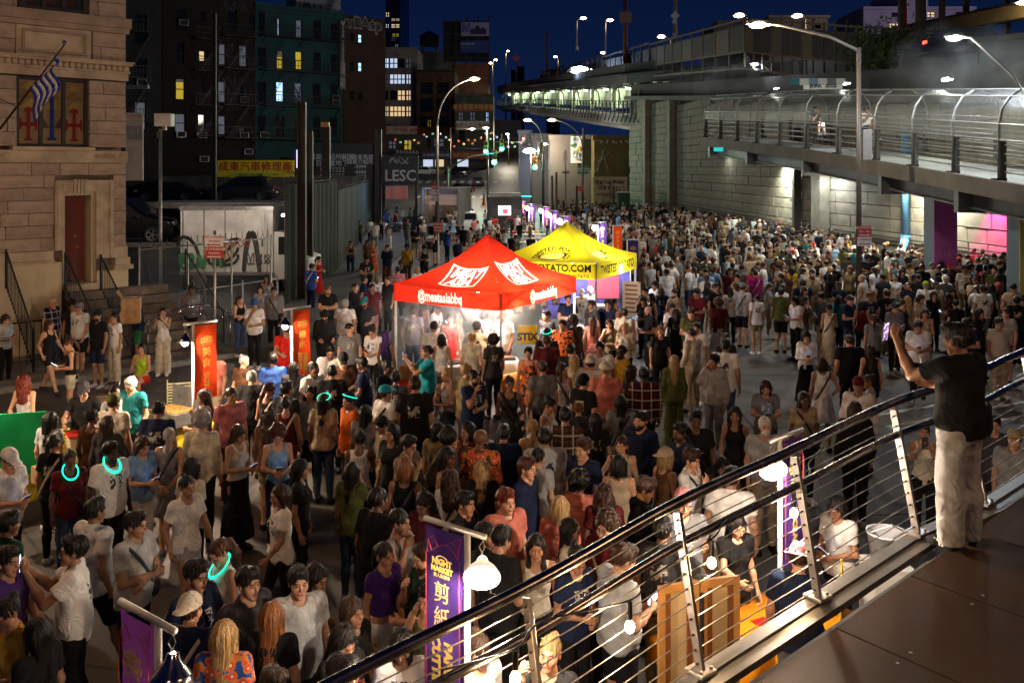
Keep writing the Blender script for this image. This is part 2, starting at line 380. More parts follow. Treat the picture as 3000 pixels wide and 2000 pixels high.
def legs(J,fem,g=0.,flare=0.,stop=None):
 P=[]
 for k in 'RL':
  h,n,a=J['h'+k],J['k'+k],J['a'+k];q=.95 if fem else 1
  P+=[pr(h+np.array((0,.0,-.02)),n,.088*q+g,.054*q+g+flare*.6,.05),pr(n,n+(a-n)*.3+np.array((0,.012,0)),.052*q+g+flare*.6,.053*q+g+flare,.04),
     pr(n+(a-n)*.3+np.array((0,.012,0)),a,.053*q+g+flare,.035+g+flare*1.3,.04)]
 return P
def foot(J,k,g=0.):
 a=J['a'+k];s=-1 if k=='R' else 1
 return[pr(a+np.array((0,.02,-.03)),a+np.array((s*.012,-.115,-.05)),.036+g,.030+g,.03,(1.0,1,1)),pr(a+np.array((s*.012,-.115,-.052)),a+np.array((s*.015,-.165,-.06)),.031+g,.022+g,.02,(1.3,1,1)),pr(a,a+np.array((0,.015,-.045)),.036+g,.033+g,.03)]
HB=HBC=.018
def folds(V,amp,seed,vert=1.):
 r=np.random.RandomState(seed);d=np.zeros(len(V))
 for i in range(7):
  w=r.randn(3)*np.array((22,22,9/vert));d+=np.sin(V@w+r.rand()*6.28+2.2*np.sin(V@(r.randn(3)*7)))/3
 c=np.zeros((len(V),3));c[:,:2]=V[:,:2];n=np.linalg.norm(c,axis=1)
 c/=np.maximum(n,.03)[:,None]
 return V+c*(d*amp)[:,None]
def head_T(pose):
 yaw,pitch=POSES[pose]['head']
 return rotm(yaw,pitch),np.array((0,-.012-.06*pitch,1.602-.02*abs(pitch)))
_cache={}
def body_data(pose,fem):
 hq=.7 if pose=='rail' else 1.
 J=joints(pose,fem)
 P=torso(fem)
 for k in 'RL':P+=arm(J,k,fem)+foot(J,k)
 P+=legs(J,fem)
 V,Q=sdf(P+[pr((0,.02,1.42),(0,.0,1.53),.052 if not fem else .044,.05 if not fem else .042,.03)],HB*hq)
 R,T=head_T(pose)
 Vh,Qh=sdf(head_prims(fem),.0072)
 nh=len(Qh)
 fc=Vh[Qh].mean(1);ax=np.abs(fc[:,0])
 mi=np.zeros(nh,int)
 mi[(np.abs(ax-.031)<.0125)&(np.abs(fc[:,2]-.006)<.0048)&(fc[:,1]<-.075)]=1
 mi[(np.abs(ax-.033)<.019)&(np.abs(fc[:,2]-.0265+(ax-.033)**2*9)<.0035)&(fc[:,1]<-.07)]=1
 mi[(ax<.022)&(np.abs(fc[:,2]+.0575)<.011)&(fc[:,1]<-.084)]=2
 Vs=[V,Vh@R.T+T];Qs=[Q,Qh+len(V)];M=[np.zeros(len(Q),int),mi];n=len(V)+len(Vh)
 for k in 'RL':
  v,q=sdf(hand(J,k),.0062*hq);Vs.append(v);Qs.append(q+n);M.append(np.zeros(len(q),int));n+=len(v)
 return np.concatenate(Vs),np.concatenate(Qs),np.concatenate(M)
def cloth_data(kind,pose,fem):
 J=joints(pose,fem);sd=zlib.crc32((kind+pose).encode())%1000;HB=HBC*(.66 if pose=='rail' else 1.)
 neck=[pr((0,-.02,1.52),(0,-.03,1.46),.062 if not fem else .07,.058 if not fem else .066,.012,(1,1,1),None,True)]
 if kind=='tshirt':
  P=torso(fem,.017,.012 if fem else .024)
  for k in 'RL':P+=arm(J,k,fem,.019,.62)
  P+=neck;V,Q=sdf(P,HB,[((0,0,.865),(0,0,-1))]);return folds(V,.0048,sd),Q
 if kind=='croptop':
  P=torso(fem,.014,.004)
  for k in 'RL':P+=arm(J,k,fem,.013,.42)
  P+=neck;V,Q=sdf(P,HB,[((0,0,1.06),(0,0,-1))]);return folds(V,.003,sd),Q
 if kind in('longshirt','hoodie','jacket'):
  g={'longshirt':.015,'hoodie':.027,'jacket':.024}[kind]
  P=torso(fem,g,.014)
  for k in 'RL':
   P+=arm(J,k,fem,g*.85)
   w=J['w'+k];d=(w-J['e'+k]);d/=np.linalg.norm(d);P[-1]['cut']=[(w-d*.01,d)]
  if kind=='hoodie':P+=[el((0,.095,1.46),(.10,.05,.055),.03)]
  P+=neck;V,Q=sdf(P,HB,[((0,0,.87),(0,0,-1))]);return folds(V,.006,sd),Q
 if kind in('tank','dress','shortdress'):
  fl=kind!='tank'
  P=torso(fem,.010,.004 if fem else .014)
  for s in(-1,1):
   P+=[el((s*(.178 if fem else .20),.005,1.405),(.058,.2,.085),.02,True)]
  P+=[el((0,-.055,1.46),(.078,.1,.085),.02,True),el((0,.08,1.48),(.075,.06,.06),.02,True)]
  z=.875
  if fl:
   z=.30 if kind=='dress' else .58
   P+=[pr((0,.01,1.0),(0,.01,z),.115,.165+(.06 if kind=='dress' else .05),.06,(1.35,1.05,1))]
  V,Q=sdf(P,HB,[((0,0,z),(0,0,-1))]);return folds(V,.009 if fl else .0035,sd,3.),Q
 if kind=='apron':
  P=torso(fem,.03,.01)+[pr((0,0,.95),(0,-.02,.62),.13,.15,.05,(1.3,1,1))]
  V,Q=sdf(P,HB,[((0,0,.64),(0,0,-1)),((0,-.045,1),(0,1,0)),((0,0,1.36),(0,0,1))]);return folds(V,.004,sd),Q
 sit=POSES[pose].get('sit')
 hipsP=[p for p in torso(fem,.012)if p['a'][2]<1.0]
 top=[((0,0,1.0),(0,0,1))]
 if kind=='jeans':
  P=hipsP+legs(J,fem,.011,.0)
  return(lambda VQ:(folds(VQ[0],.003,sd,.4),VQ[1]))(sdf(P,HB,top+([]if sit else[((0,0,.085),(0,0,-1))])))
 if kind=='widepants':
  P=hipsP+legs(J,fem,.02,.03)
  return(lambda VQ:(folds(VQ[0],.007,sd,3.),VQ[1]))(sdf(P,HB,top+([]if sit else[((0,0,.045),(0,0,-1))])))
 if kind=='shorts':
  P=hipsP
  for k in 'RL':
   h,n=J['h'+k],J['k'+k];d=(n-h)/np.linalg.norm(n-h);f=.55 if fem else .86
   P+=[pr(h+np.array((0,0,-.02)),n,.103,.083 if not fem else .075,.04,cut=[(h+(n-h)*f,d)])]
  return(lambda VQ:(folds(VQ[0],.005,sd,2.),VQ[1]))(sdf(P,HB,top))
 if kind=='skirt':
  P=hipsP+[pr((0,.01,.95),(0,0,.55),.118,.15,.05,(1.4,1.1,1))]
  return(lambda VQ:(folds(VQ[0],.007,sd,4.),VQ[1]))(sdf(P,HB,top+[((0,0,.57),(0,0,-1))]))
 if kind=='longskirt':
  P=hipsP+[pr((0,.01,.95),(0,0,.15),.118,.20,.05,(1.4,1.15,1))]
  return(lambda VQ:(folds(VQ[0],.01,sd,4.),VQ[1]))(sdf(P,HB,top+[((0,0,.17),(0,0,-1))]))
 if kind=='shoes':
  P=foot(J,'R',.010)+foot(J,'L',.010)
  c=[]if(sit or pose=='walk')else[((0,0,.003),(0,0,-1)),((0,0,.10),(0,0,1))]
  return sdf(P,.013,c)
 if kind=='bagstrap':
  V=[];Q=[];n=40
  for i in range(n):
   t=2*math.pi*i/n;c,s_=math.cos(t),math.sin(t)
   mid=np.array((.02,.0,1.19));u=np.array((-.17,0,.27));v=np.array((0,1.,0))
   p=mid+u*c*1.02+v*s_*(.165 if not fem else .155)*(.95)
   o=np.array((.32,0,.2));o/=np.linalg.norm(o)
   for q in(-.016,.016):V.append(p+o*q)
   for q in(.016,-.016):V.append(p*1.0+o*q+v*s_*.008+u*c*.03)
  for i in range(n):
   a=i*4;b=((i+1)%n)*4
   for j in range(4):Q.append((a+j,b+j,b+(j+1)%4,a+(j+1)%4))
  return np.array(V),np.array(Q)
 if kind=='pouch':
  return sdf([pr((.15,-.13,.97),(.22,-.09,.99),.055,.05,.02,(1,.6,1.1))],.014)
 if kind=='necklace':
  V=[];Q=[];n=36;m=6
  for i in range(n):
   t=2*math.pi*i/n
   for j in range(m):
    a=2*math.pi*j/m;r=.100+.0085*math.cos(a)
    x=r*math.cos(t);y=r*math.sin(t)*1.0
    V.append((x,y-.045,1.478+y*.85+.0085*math.sin(a)))
  for i in range(n):
   for j in range(m):
    Q.append((i*m+j,((i+1)%n)*m+j,((i+1)%n)*m+(j+1)%m,i*m+(j+1)%m))
  return np.array(V),np.array(Q)
 raise KeyError(kind)
def ring_data(r,rr,n=36,m=6,sy=1.,tilt=0.,c=(0,0,0)):
 V=[];Q=[]
 for i in range(n):
  t=2*math.pi*i/n
  for j in range(m):
   a=2*math.pi*j/m;q=r+rr*math.cos(a);y=q*math.sin(t)*sy
   V.append((c[0]+q*math.cos(t),c[1]+y,c[2]+rr*math.sin(a)+y*tilt))
 for i in range(n):
  for j in range(m):Q.append((i*m+j,((i+1)%n)*m+j,((i+1)%n)*m+(j+1)%m,i*m+(j+1)%m))
 return np.array(V),np.array(Q)
def get_mesh(key,fn,mats,**kw):
 if key not in _cache:
  r=fn()
  _cache[key]=mk_mesh('_'.join(str(k)for k in key),r[0],r[1],mats,matidx=r[2]if len(r)>2 else None,**kw)
 return _cache[key]
# - palettes
SKIN={'light':(.62,.33,.20),'tan':(.46,.23,.13),'olive':(.36,.19,.115),'brown':(.17,.08,.045),'dark':(.075,.037,.022)}
COL={'black':(.012,.012,.014),'white':(.80,.78,.76),'cream':(.62,.55,.43),'beige':(.45,.35,.24),'grey':(.19,.19,.20),'light grey':(.40,.40,.41),'charcoal':(.04,.04,.045),
 'navy':(.014,.022,.06),'blue':(.03,.08,.30),'light blue':(.22,.38,.60),'denim':(.05,.09,.17),'pale denim':(.20,.30,.42),'teal':(.02,.22,.24),'green':(.03,.16,.06),'olive green':(.09,.10,.03),
 'dark green':(.012,.05,.03),'red':(.50,.015,.012),'burgundy':(.12,.012,.018),'maroon':(.09,.012,.015),'pink':(.60,.22,.24),'salmon':(.62,.20,.15),'magenta':(.35,.02,.16),'purple':(.06,.02,.16),
 'yellow':(.65,.42,.02),'mustard':(.48,.26,.02),'orange':(.65,.13,.01),'brown':(.11,.05,.025),'khaki':(.24,.19,.10),'lime':(.35,.50,.03),'turquoise':(.02,.33,.40)}
HAIR={'black':(.008,.006,.006),'brown':(.035,.016,.009),'auburn':(.06,.02,.01),'ginger':(.2,.075,.025),'blond':(.38,.24,.10),'grey':(.30,.29,.28),'white':(.6,.58,.54),'purple':(.05,.01,.16),'red':(.13,.02,.01)}
def skin_mat(n):
 def mk():
  m=pbr('skin_'+n,SKIN[n],rough=.48,noise=(18,.12,.85),spec=.4)
  return m
 return memo(('skin',n),mk)
def cloth_mat(n,pat=None):
 def mk():
  c=COL[n]
  if pat:return pattern_mat('cloth_'+n.replace(' ','_')+'_'+pat,c,pat)
  return pbr('cloth_'+n.replace(' ','_'),c,rough=.88,noise=(9,.16,.8),bump=(7.5,.55,.04,1.2),spec=.18)
 return memo(('cloth',n,pat),mk)
def hair_mat(n):
 def mk():return hair_shader('hair_'+n,HAIR[n])
 return memo(('hair',n),mk)
def child(name,mesh,parent,mats,label=None,M=None):
 o=bpy.data.objects.new(name,mesh);COLL.objects.link(o);o.parent=parent
 for i,m in enumerate(mats):
  if i<len(o.material_slots):o.material_slots[i].link='OBJECT';o.material_slots[i].material=m
 if M is not None:o.matrix_local=M
 if label:o['label']=label
 return o
TOPN={'tshirt':'t-shirt','croptop':'crop top','longshirt':'long-sleeved shirt','hoodie':'hoodie','jacket':'jacket','tank':'tank top','dress':'long dress','shortdress':'short dress','shirt':'shirt'}
BOTN={'jeans':'jeans','widepants':'wide trousers','shorts':'shorts','skirt':'skirt','longskirt':'long skirt'}
HAIRN={'short':'short {} hair','crop':'cropped {} hair','swept':'thick {} hair','bob':'{} bob','long':'long {} hair','longfront':'long {} hair over the shoulders','tail':'{} ponytail','bun':'{} hair in a bun','curly':'curly {} hair','curllong':'long curly {} hair','braids':'long {} braids','bald':'shaved head'}
POSEN={'phone':'looking down at both hands','cross':'arms crossed','eat':'hand at the mouth','photo':'both hands raised','raise':'one arm raised','walk':'walking','hip':'hand on hip','back':'hands behind back','face':'hand on the chin','onear':'hand at the ear','tray':'both hands held out','reach':'reaching forward','sit':'sitting'}
people=[]
def add_person(x,y,z,rot,pose='stand',fem=False,top='tshirt',topc='black',bot='jeans',botc='denim',hair='short',hairc='black',skin='tan',
      hat=None,hatc='white',shoe='white',extra=(),pat=None,botpat=None,H=None,w=1.,flip=False,hint=None,label=None):
 H=H or(1.64 if fem else 1.75);sc_=H/1.73
 fem=bool(fem)
 bm=get_mesh(('body',pose,fem),lambda:body_data(pose,fem),[M0,M0,M0])
 r=bpy.data.objects.new('person',bm);COLL.objects.link(r)
 r.location=(x,y,z);r.rotation_euler=(0,0,rot);r.scale=(sc_*w*(-1 if flip else 1),sc_*w,sc_)
 for i,m in enumerate((skin_mat(skin),EYE,lip_mat(skin))):r.material_slots[i].link='OBJECT';r.material_slots[i].material=m
 tm=cloth_mat(topc,pat)
 kind='tshirt' if top=='shirt' else top
 child({'tshirt':'tshirt','tank':'tank_top','croptop':'crop_top','dress':'dress','shortdress':'dress','hoodie':'hoodie','jacket':'jacket'}.get(kind,'shirt'),
    get_mesh((kind,pose,fem),lambda:cloth_data(kind,pose,fem),[M0]),r,[tm])
 if top not in('dress','shortdress')and bot:
  child({'jeans':'jeans','widepants':'trousers','shorts':'shorts'}.get(bot,'skirt'),get_mesh((bot,pose,fem),lambda:cloth_data(bot,pose,fem),[M0]),r,[cloth_mat(botc,botpat)])
 child('shoes',get_mesh(('shoes',pose,fem),lambda:cloth_data('shoes',pose,fem),[M0]),r,[cloth_mat(shoe)])
 R,T=head_T(pose)
 HM=Matrix([list(R[i])+[T[i]]for i in range(3)]+[[0,0,0,1]])
 if hair and hair!='bald':
  hk='crop' if(hat and hair in('short','swept','curly','bun'))else hair
  child('hair',get_mesh(('hair',hk),lambda:hair_mesh(hk),[M0]),r,[hair_mat(hairc)],M=HM)
 if hat:child({'cap':'cap','capback':'cap','fedora':'hat','bucket':'hat'}[hat],get_mesh(('hat',hat),lambda:hat_mesh(hat),[M0]),r,[cloth_mat(hatc)],M=HM)
 for e in extra:
  if e=='bag':
   child('bag_strap',get_mesh(('bagstrap',fem),lambda:cloth_data('bagstrap',pose,fem),[M0]),r,[cloth_mat('charcoal')])
   child('bag',get_mesh(('pouch',),lambda:cloth_data('pouch',pose,fem),[M0]),r,[cloth_mat('charcoal')])
  if e=='tote':
   child('bag_strap',get_mesh(('bagstrap',fem),lambda:cloth_data('bagstrap',pose,fem),[M0]),r,[cloth_mat('cream')])
  if e=='apron':child('apron',get_mesh(('apron',pose,fem),lambda:cloth_data('apron',pose,fem),[M0]),r,[cloth_mat('red')])
  if e=='necklace':child('glow_necklace',get_mesh(('necklace',),lambda:cloth_data('necklace',pose,fem),[M0]),r,[GLOW])
  if e=='halo':child('glow_headband',get_mesh(('halo',),lambda:ring_data(.10,.0065,sy=1.1,tilt=-.35,c=(0,.01,.075)),[M0]),r,[GLOW],M=HM)
  if e=='glasses':child('glasses',get_mesh(('glasses',),glasses_data,[M0]),r,[EYE],M=HM)
  if e=='beard':child('beard',get_mesh(('beard',),beard_data,[M0]),r,[hair_mat(hairc)],M=HM)
  if e=='moustache':child('moustache',get_mesh(('moustache',),lambda:sdf([pr((-.02,-.106,-.042),(.02,-.106,-.042),.006,.006,.004),pr((.02,-.104,-.042),(.03,-.094,-.055),.006,.003,.004),pr((-.02,-.104,-.042),(-.03,-.094,-.055),.006,.003,.004)],.0045),[M0]),r,[hair_mat(hairc)],M=HM)
  if e=='mask':child('face_mask',get_mesh(('mask',),lambda:sdf([el((0,-.065,-.05),(.058,.058,.05),.02)],.007),[M0]),r,[cloth_mat('white')],M=HM)
 nb=TOPN.get(top,top)
 pn={'plaid':'plaid ','stripe':'striped ','floral':'floral '}.get(pat,'')
 d=f"{topc} {pn}{nb}"
 if top not in('dress','shortdress')and bot:d+=f" and {botc} {BOTN[bot]}"
 hn=HAIRN.get(hair,'').format(hairc)
 if hat:hn=hatc+' '+{'cap':'cap','capback':'backwards cap','fedora':'fedora','bucket':'bucket hat'}[hat]
 people.append(dict(o=r,d=d,hn=hn,top=f"{topc} {pn}{nb}",pose=POSEN.get(pose,''),p=(x,y),extra=extra,label=label,hint=hint))
 r['category']='person';r['group']='people at the night market'
 return r
def glasses_data():
 V=[];Q=[];n=0
 for s in(-1,1):
  v,q=ring_data(.019,.0022,20,4);v2=np.stack([v[:,0]*1.1+s*.031,v[:,2]-.104,v[:,1]*.9+.004],1)
  V.append(v2);Q.append(q[:,::-1]+n);n+=len(v2)
  v,q=sdf([pr((s*.052,-.10,.006),(s*.082,.0,.004),.0025,.0025,.003)],.002);V.append(v);Q.append(q+n);n+=len(v)
 return np.concatenate(V),np.concatenate(Q)
def beard_data():
 P=[el((0,-.035,-.055),(.062,.064,.072),.03),el((0,-.078,-.10),(.03,.024,.03),.03),el((0,-.11,-.03),(.022,.03,.017),.01,True),el((0,-.12,-.056),(.018,.035,.006),.006,True),el((0,-.06,.03),(.1,.1,.05),.02,True)]
 return sdf(P,.007)
# - mesh helpers
def W(px,py,Z):
 return Vector(((px-1500)*Z/FPX,Z,CH-(py-HOR)*Z/FPX))
def G(px,py,z=0.):
 Z=(CH-z)*FPX/(py-HOR);return Vector(((px-1500)*Z/FPX,Z,z))
class MB:
 def __init__(s):s.v=[];s.f=[]
 def add(s,vs,fs):
  n=len(s.v);s.v+=[tuple(v)for v in vs];s.f+=[tuple(i+n for i in f)for f in fs];return s
 def box(s,c,d,rz=0.,R=None,tap=1.):
  x,y,z=d[0]/2,d[1]/2,d[2]/2
  vs=[Vector((sx*x*(tap if sz>0 else 1),sy*y*(tap if sz>0 else 1),sz*z))for sz in(-1,1)for sx,sy in((-1,-1),(1,-1),(1,1),(-1,1))]
  M=R if R is not None else Matrix.Rotation(rz,3,'Z');c=Vector(c)
  return s.add([M@v+c for v in vs],[(3,2,1,0),(4,5,6,7),(0,1,5,4),(1,2,6,5),(2,3,7,6),(3,0,4,7)])
 def bar(s,a,b,w,h=None,up=(0,0,1)):
  a=Vector(a);b=Vector(b);d=b-a;L=d.length
  if L<1e-6:return s
  y=d/L;x=y.cross(Vector(up));x=x.normalized()if x.length>1e-4 else Vector((1,0,0));z=x.cross(y)
  R=Matrix((x,y,z)).transposed();return s.box((a+b)/2,(w,L,h or w),R=R)
 def tube(s,pts,r,n=8,r2=None,cap=True):
  pts=[Vector(p)for p in pts];m=len(pts);rings=[];px=None
  for i,p in enumerate(pts):
   d=(pts[min(i+1,m-1)]-pts[max(i-1,0)]).normalized()
   if px is None:
    px=d.orthogonal().normalized()
   px=(px-d*px.dot(d)).normalized();py=d.cross(px)
   rr=r+(r2-r)*i/(m-1)if r2 is not None else r
   rings+=[p+(px*math.cos(2*math.pi*j/n)+py*math.sin(2*math.pi*j/n))*rr for j in range(n)]
  fs=[(i*n+j,i*n+(j+1)%n,(i+1)*n+(j+1)%n,(i+1)*n+j)for i in range(m-1)for j in range(n)]
  if cap:fs+=[tuple(range(n))[::-1],tuple((m-1)*n+j for j in range(n))]
  return s.add(rings,fs)
 def lathe(s,prof,c=(0,0,0),n=16,R=None):
  c=Vector(c);vs=[]
  for r,z in prof:
   for j in range(n):
    v=Vector((r*math.cos(2*math.pi*j/n),r*math.sin(2*math.pi*j/n),z));vs.append((R@v if R else v)+c)
  fs=[(i*n+j,i*n+(j+1)%n,(i+1)*n+(j+1)%n,(i+1)*n+j)for i in range(len(prof)-1)for j in range(n)]
  return s.add(vs,fs)
 def prism(s,poly,h,o=(0,0,0),R=None):
  o=Vector(o);n=len(poly)
  vs=[Vector((x,0,z))for x,z in poly]+[Vector((x,h,z))for x,z in poly]
  if R:vs=[R@v for v in vs]
  return s.add([v+o for v in vs],[tuple(range(n)),tuple(range(2*n-1,n-1,-1))]+[(i,i+n,(i+1)%n+n,(i+1)%n)for i in range(n)])
 def quad(s,*p):return s.add(p,[tuple(range(len(p)))])
 def mesh(s,name,smooth=False):
  me=bpy.data.meshes.new(name);me.from_pydata(s.v,[],s.f);me.update()
  if smooth:me.shade_smooth()if hasattr(me,'shade_smooth')else None
  return me
 def build(s,name,mat,parent=None,smooth=False,label=None,cat=None,group=None,kind=None,bevel=0,loc=None):
  me=s.mesh(name,smooth);me.materials.append(mat)
  return link(name,me,parent,label,cat,group,kind,bevel,loc)
def link(name,me,parent=None,label=None,cat=None,group=None,kind=None,bevel=0,loc=None):
 o=bpy.data.objects.new(name,me);COLL.objects.link(o);o.parent=parent
 if loc is not None:o.location=loc
 for k,v in(('label',label),('category',cat),('group',group),('kind',kind)):
  if v:o[k]=v
 if bevel:
  b=o.modifiers.new('bevel','BEVEL');b.width=bevel;b.segments=2;b.limit_method='ANGLE'
 return o
def thing(name,label,cat,loc=(0,0,0),rz=0.,group=None):
 o=bpy.data.objects.new(name,None);COLL.objects.link(o);o.location=loc;o.rotation_euler=(0,0,rz)
 o['label']=label;o['category']=cat
 if group:o['group']=group
 return o
def copy_tree(o,parent=None):
 c=o.copy();COLL.objects.link(c);c.parent=parent
 for ch in list(o.children):copy_tree(ch,c)
 return c
def sphere(r,n=10,m=6,c=(0,0,0),sc=(1,1,1)):
 return MB().lathe([(r*sc[0]*math.sin(math.pi*i/m)+1e-5,-r*sc[2]*math.cos(math.pi*i/m))for i in range(m+1)],c,n)
def text(body,size,mat,loc,R,parent=None,name='lettering',bold=.0,ext=.004,align='CENTER',shear=0,sx=1.,spacing=1.,label=None,line=1.):
 cu=bpy.data.curves.new('lettering','FONT');cu.body=body;cu.size=size;cu.align_x=align;cu.align_y='CENTER';cu.extrude=ext;cu.offset=bold*size;cu.shear=shear;cu.space_character=spacing;cu.space_line=line;cu.resolution_u=2
 t=bpy.data.objects.new('t',cu);me=bpy.data.meshes.new_from_object(t);bpy.data.objects.remove(t);bpy.data.curves.remove(cu)
 me.materials.clear();me.materials.append(mat)
 o=link(name,me,parent);M=R.to_4x4()if R else Matrix.Identity(4);M.translation=Vector(loc);o.matrix_local=M@Matrix.Diagonal((sx,1,1,1))
 if label:o['label']=label
 return o
def facing(d,up=(0,0,1)):
 n=-Vector(d).normalized();u=Vector(up);x=u.cross(n).normalized();u=n.cross(x)
 return Matrix((x,u,n)).transposed()
def point_light(loc,energy,col=(1,1,1),r=.05,name='lamp_light',parent=None):
 l=bpy.data.lights.new(name,'POINT');l.energy=energy;l.color=col;l.shadow_soft_size=r
 o=bpy.data.objects.new(name,l);COLL.objects.link(o);o.location=loc;o.parent=parent;return o
def spot_light(loc,to,energy,col=(1,1,1),r=.1,ang=120,blend=.6,name='lamp_light'):
 l=bpy.data.lights.new(name,'SPOT');l.energy=energy;l.color=col;l.shadow_soft_size=r;l.spot_size=math.radians(ang);l.spot_blend=blend
 o=bpy.data.objects.new(name,l);COLL.objects.link(o);o.location=loc
 o.rotation_euler=(Vector(to)-Vector(loc)).to_track_quat('-Z','Y').to_euler();return o
def sq(m,s=1.):return bytes()
def wires(mb,A,B,z0,z1,pitch,w,dz=(0,0)):
 """two layers of slanting wires between A and B (plan points); bottom z0[+], top z1"""
 A=Vector(A);B=Vector(B);L=(B-A).length;u=(B-A)/L;n=Vector((-u.y,u.x));H=z1-z0
 for sgn in(1,-1):
  k=-H
  while k<L:
   a,b=k,k+H;za,zb=(z0,z1)if sgn>0 else(z1,z0)
   if a<0:za+=(zb-za)*(-a/H);a=0
   if b>L:zb=za+(zb-za)*((L-a)/(b-a))if b>a else zb;b=L
   if b-a>.02:
    pa,pb=A+u*a,A+u*b;s0=dz[0]+(dz[1]-dz[0])*a/L;s1=dz[0]+(dz[1]-dz[0])*b/L
    o=n*(.004*sgn);
    q=w/1.4
    mb.add([(pa.x+o.x,pa.y+o.y,za+s0-q),(pb.x+o.x,pb.y+o.y,zb+s1-q),(pb.x+o.x,pb.y+o.y,zb+s1+q),(pa.x+o.x,pa.y+o.y,za+s0+q),
      (pa.x+o.x+n.x*w,pa.y+o.y+n.y*w,za+s0),(pb.x+o.x+n.x*w,pb.y+o.y+n.y*w,zb+s1)],[(0,1,2,3),(3,2,5,4),(4,5,1,0)])
   k+=pitch
# - shared materials
def asphalt_mat():
 m,nt,b=newmat('asphalt',(.05,.05,.05),.75);tc=N(nt,'TexCoord')
 a=N(nt,'TexNoise');a.inputs['Scale'].default_value=.35;a.inputs['Detail'].default_value=9;a.inputs['Roughness'].default_value=.7;nt.links.new(tc.outputs['Object'],a.inputs['Vector'])
 f=N(nt,'TexNoise');f.inputs['Scale'].default_value=30;f.inputs['Detail'].default_value=3;nt.links.new(tc.outputs['Object'],f.inputs['Vector'])
 cr=N(nt,'ValToRGB');cr.color_ramp.elements[0].position=.32;cr.color_ramp.elements[0].color=(.038,.036,.035,1);cr.color_ramp.elements[1].position=.7;cr.color_ramp.elements[1].color=(.11,.105,.098,1)
 nt.links.new(a.outputs[0],cr.inputs[0])
 v=N(nt,'TexVoronoi');v.feature='DISTANCE_TO_EDGE';v.inputs['Scale'].default_value=.28;nt.links.new(tc.outputs['Object'],v.inputs['Vector'])
 crack=MATH(nt,'LESS_THAN',v.outputs['Distance'],.006)
 col=MIX(nt,MATH(nt,'MULTIPLY',crack,.7),cr.outputs[0],(.015,.015,.015))
 nt.links.new(MIX(nt,1.,col,MATH(nt,'MULTIPLY_ADD',f.outputs[0],.7,.65),'MULTIPLY'),b.inputs['Base Color'])
 nt.links.new(MATH(nt,'MULTIPLY_ADD',a.outputs[0],.5,.3),b.inputs['Roughness'])
 bp=N(nt,'Bump');bp.inputs['Strength'].default_value=.4;bp.inputs['Distance'].default_value=.01;nt.links.new(f.outputs[0],bp.inputs['Height']);nt.links.new(bp.outputs[0],b.inputs['Normal'])
 return m
ASPHALT=asphalt_mat()
PLAZA=pbr('plaza_concrete',(.15,.145,.14),.8,noise=(1.3,.22,1),bump=(25,.3,.01),dirt=(.5,(.07,.065,.06),.7))
WALKC=pbr('sidewalk_concrete',(.20,.18,.16),.85,noise=(2,.2,1),bump=(30,.3,.01),dirt=(.8,(.08,.07,.06),.7))
STONE=pbr('rusticated_limestone',(.46,.34,.26),.85,noise=(2.2,.16,1),bump=(4,.6,.05),dirt=(1.1,(.28,.20,.16),.5))
STONEB=pbr('brown_limestone',(.39,.285,.22),.85,noise=(2.2,.16,1),bump=(4,.6,.05),dirt=(1.4,(.25,.18,.14),.5))
TRIM=pbr('dressed_stone',(.56,.44,.31),.8,noise=(2,.14,1),bump=(30,.15,.01),dirt=(1.6,(.25,.19,.14),.6))
STUCCO=pbr('cream_stucco',(.66,.53,.33),.8,noise=(1.2,.14,1),bump=(14,.2,.02),dirt=(1.2,(.34,.26,.18),.55))
DOORM=pbr('oxblood_door_paint',(.16,.022,.014),.5,noise=(2,.15,1))
IRON=pbr('black_iron',(.012,.012,.013),.5,noise=(20,.2,1))
STEEL=pbr('galvanised_steel',(.33,.33,.32),.42,.75,noise=(9,.16,1))
DSTEEL=pbr('dark_rusty_steel',(.028,.020,.017),.6,.2,noise=(3,.35,1),dirt=(3,(.07,.028,.012),.5));LPOLE=pbr('bronze_lamp_pole',(.12,.10,.085),.5,.3)
CHROME=pbr('polished_stainless',(.60,.58,.56),.16,1.,noise=(14,.06,1))
GREY=pbr('dark_grey_concrete',(.10,.10,.095),.85,noise=(.7,.25,1),dirt=(.4,(.05,.05,.05),.7))
CONC=pbr('weathered_concrete',(.135,.125,.108),.85,noise=(.8,.2,1),bump=(8,.3,.02),dirt=(.8,(.12,.115,.10),.7,.12))
DCONC=pbr('sooty_concrete',(.034,.031,.027),.85,noise=(.5,.3,1),dirt=(.7,(.03,.03,.027),.8,.12))
GRANITE=pbr('granite_block',(.215,.19,.14),.8,noise=(1.2,.22,1),bump=(9,.25,.012),dirt=(.9,(.12,.105,.085),.85,.15))
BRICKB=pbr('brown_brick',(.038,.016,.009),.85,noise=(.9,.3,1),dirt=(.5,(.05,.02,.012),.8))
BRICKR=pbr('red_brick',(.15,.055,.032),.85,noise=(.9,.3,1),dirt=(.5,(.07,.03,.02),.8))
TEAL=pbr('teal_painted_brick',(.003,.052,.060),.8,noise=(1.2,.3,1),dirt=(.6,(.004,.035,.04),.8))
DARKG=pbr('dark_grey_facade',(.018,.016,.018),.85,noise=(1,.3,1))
TAN=pbr('tan_facade',(.42,.34,.30),.85,noise=(1,.2,1))
SOOTW=pbr('sooty_pale_metal',(.22,.21,.20),.6,noise=(2,.2,1));WPAINT=pbr('white_paint',(.75,.74,.71),.5,noise=(2,.12,1),dirt=(1.3,(.42,.40,.36),.5))
LINE=pbr('road_paint',(.62,.62,.58),.6,noise=(3,.3,1))
YLINE=pbr('yellow_road_paint',(.55,.35,.04),.6,noise=(3,.3,1))
GLASSD=newmat('dark_window_glass',(.012,.014,.02),.08)[0]
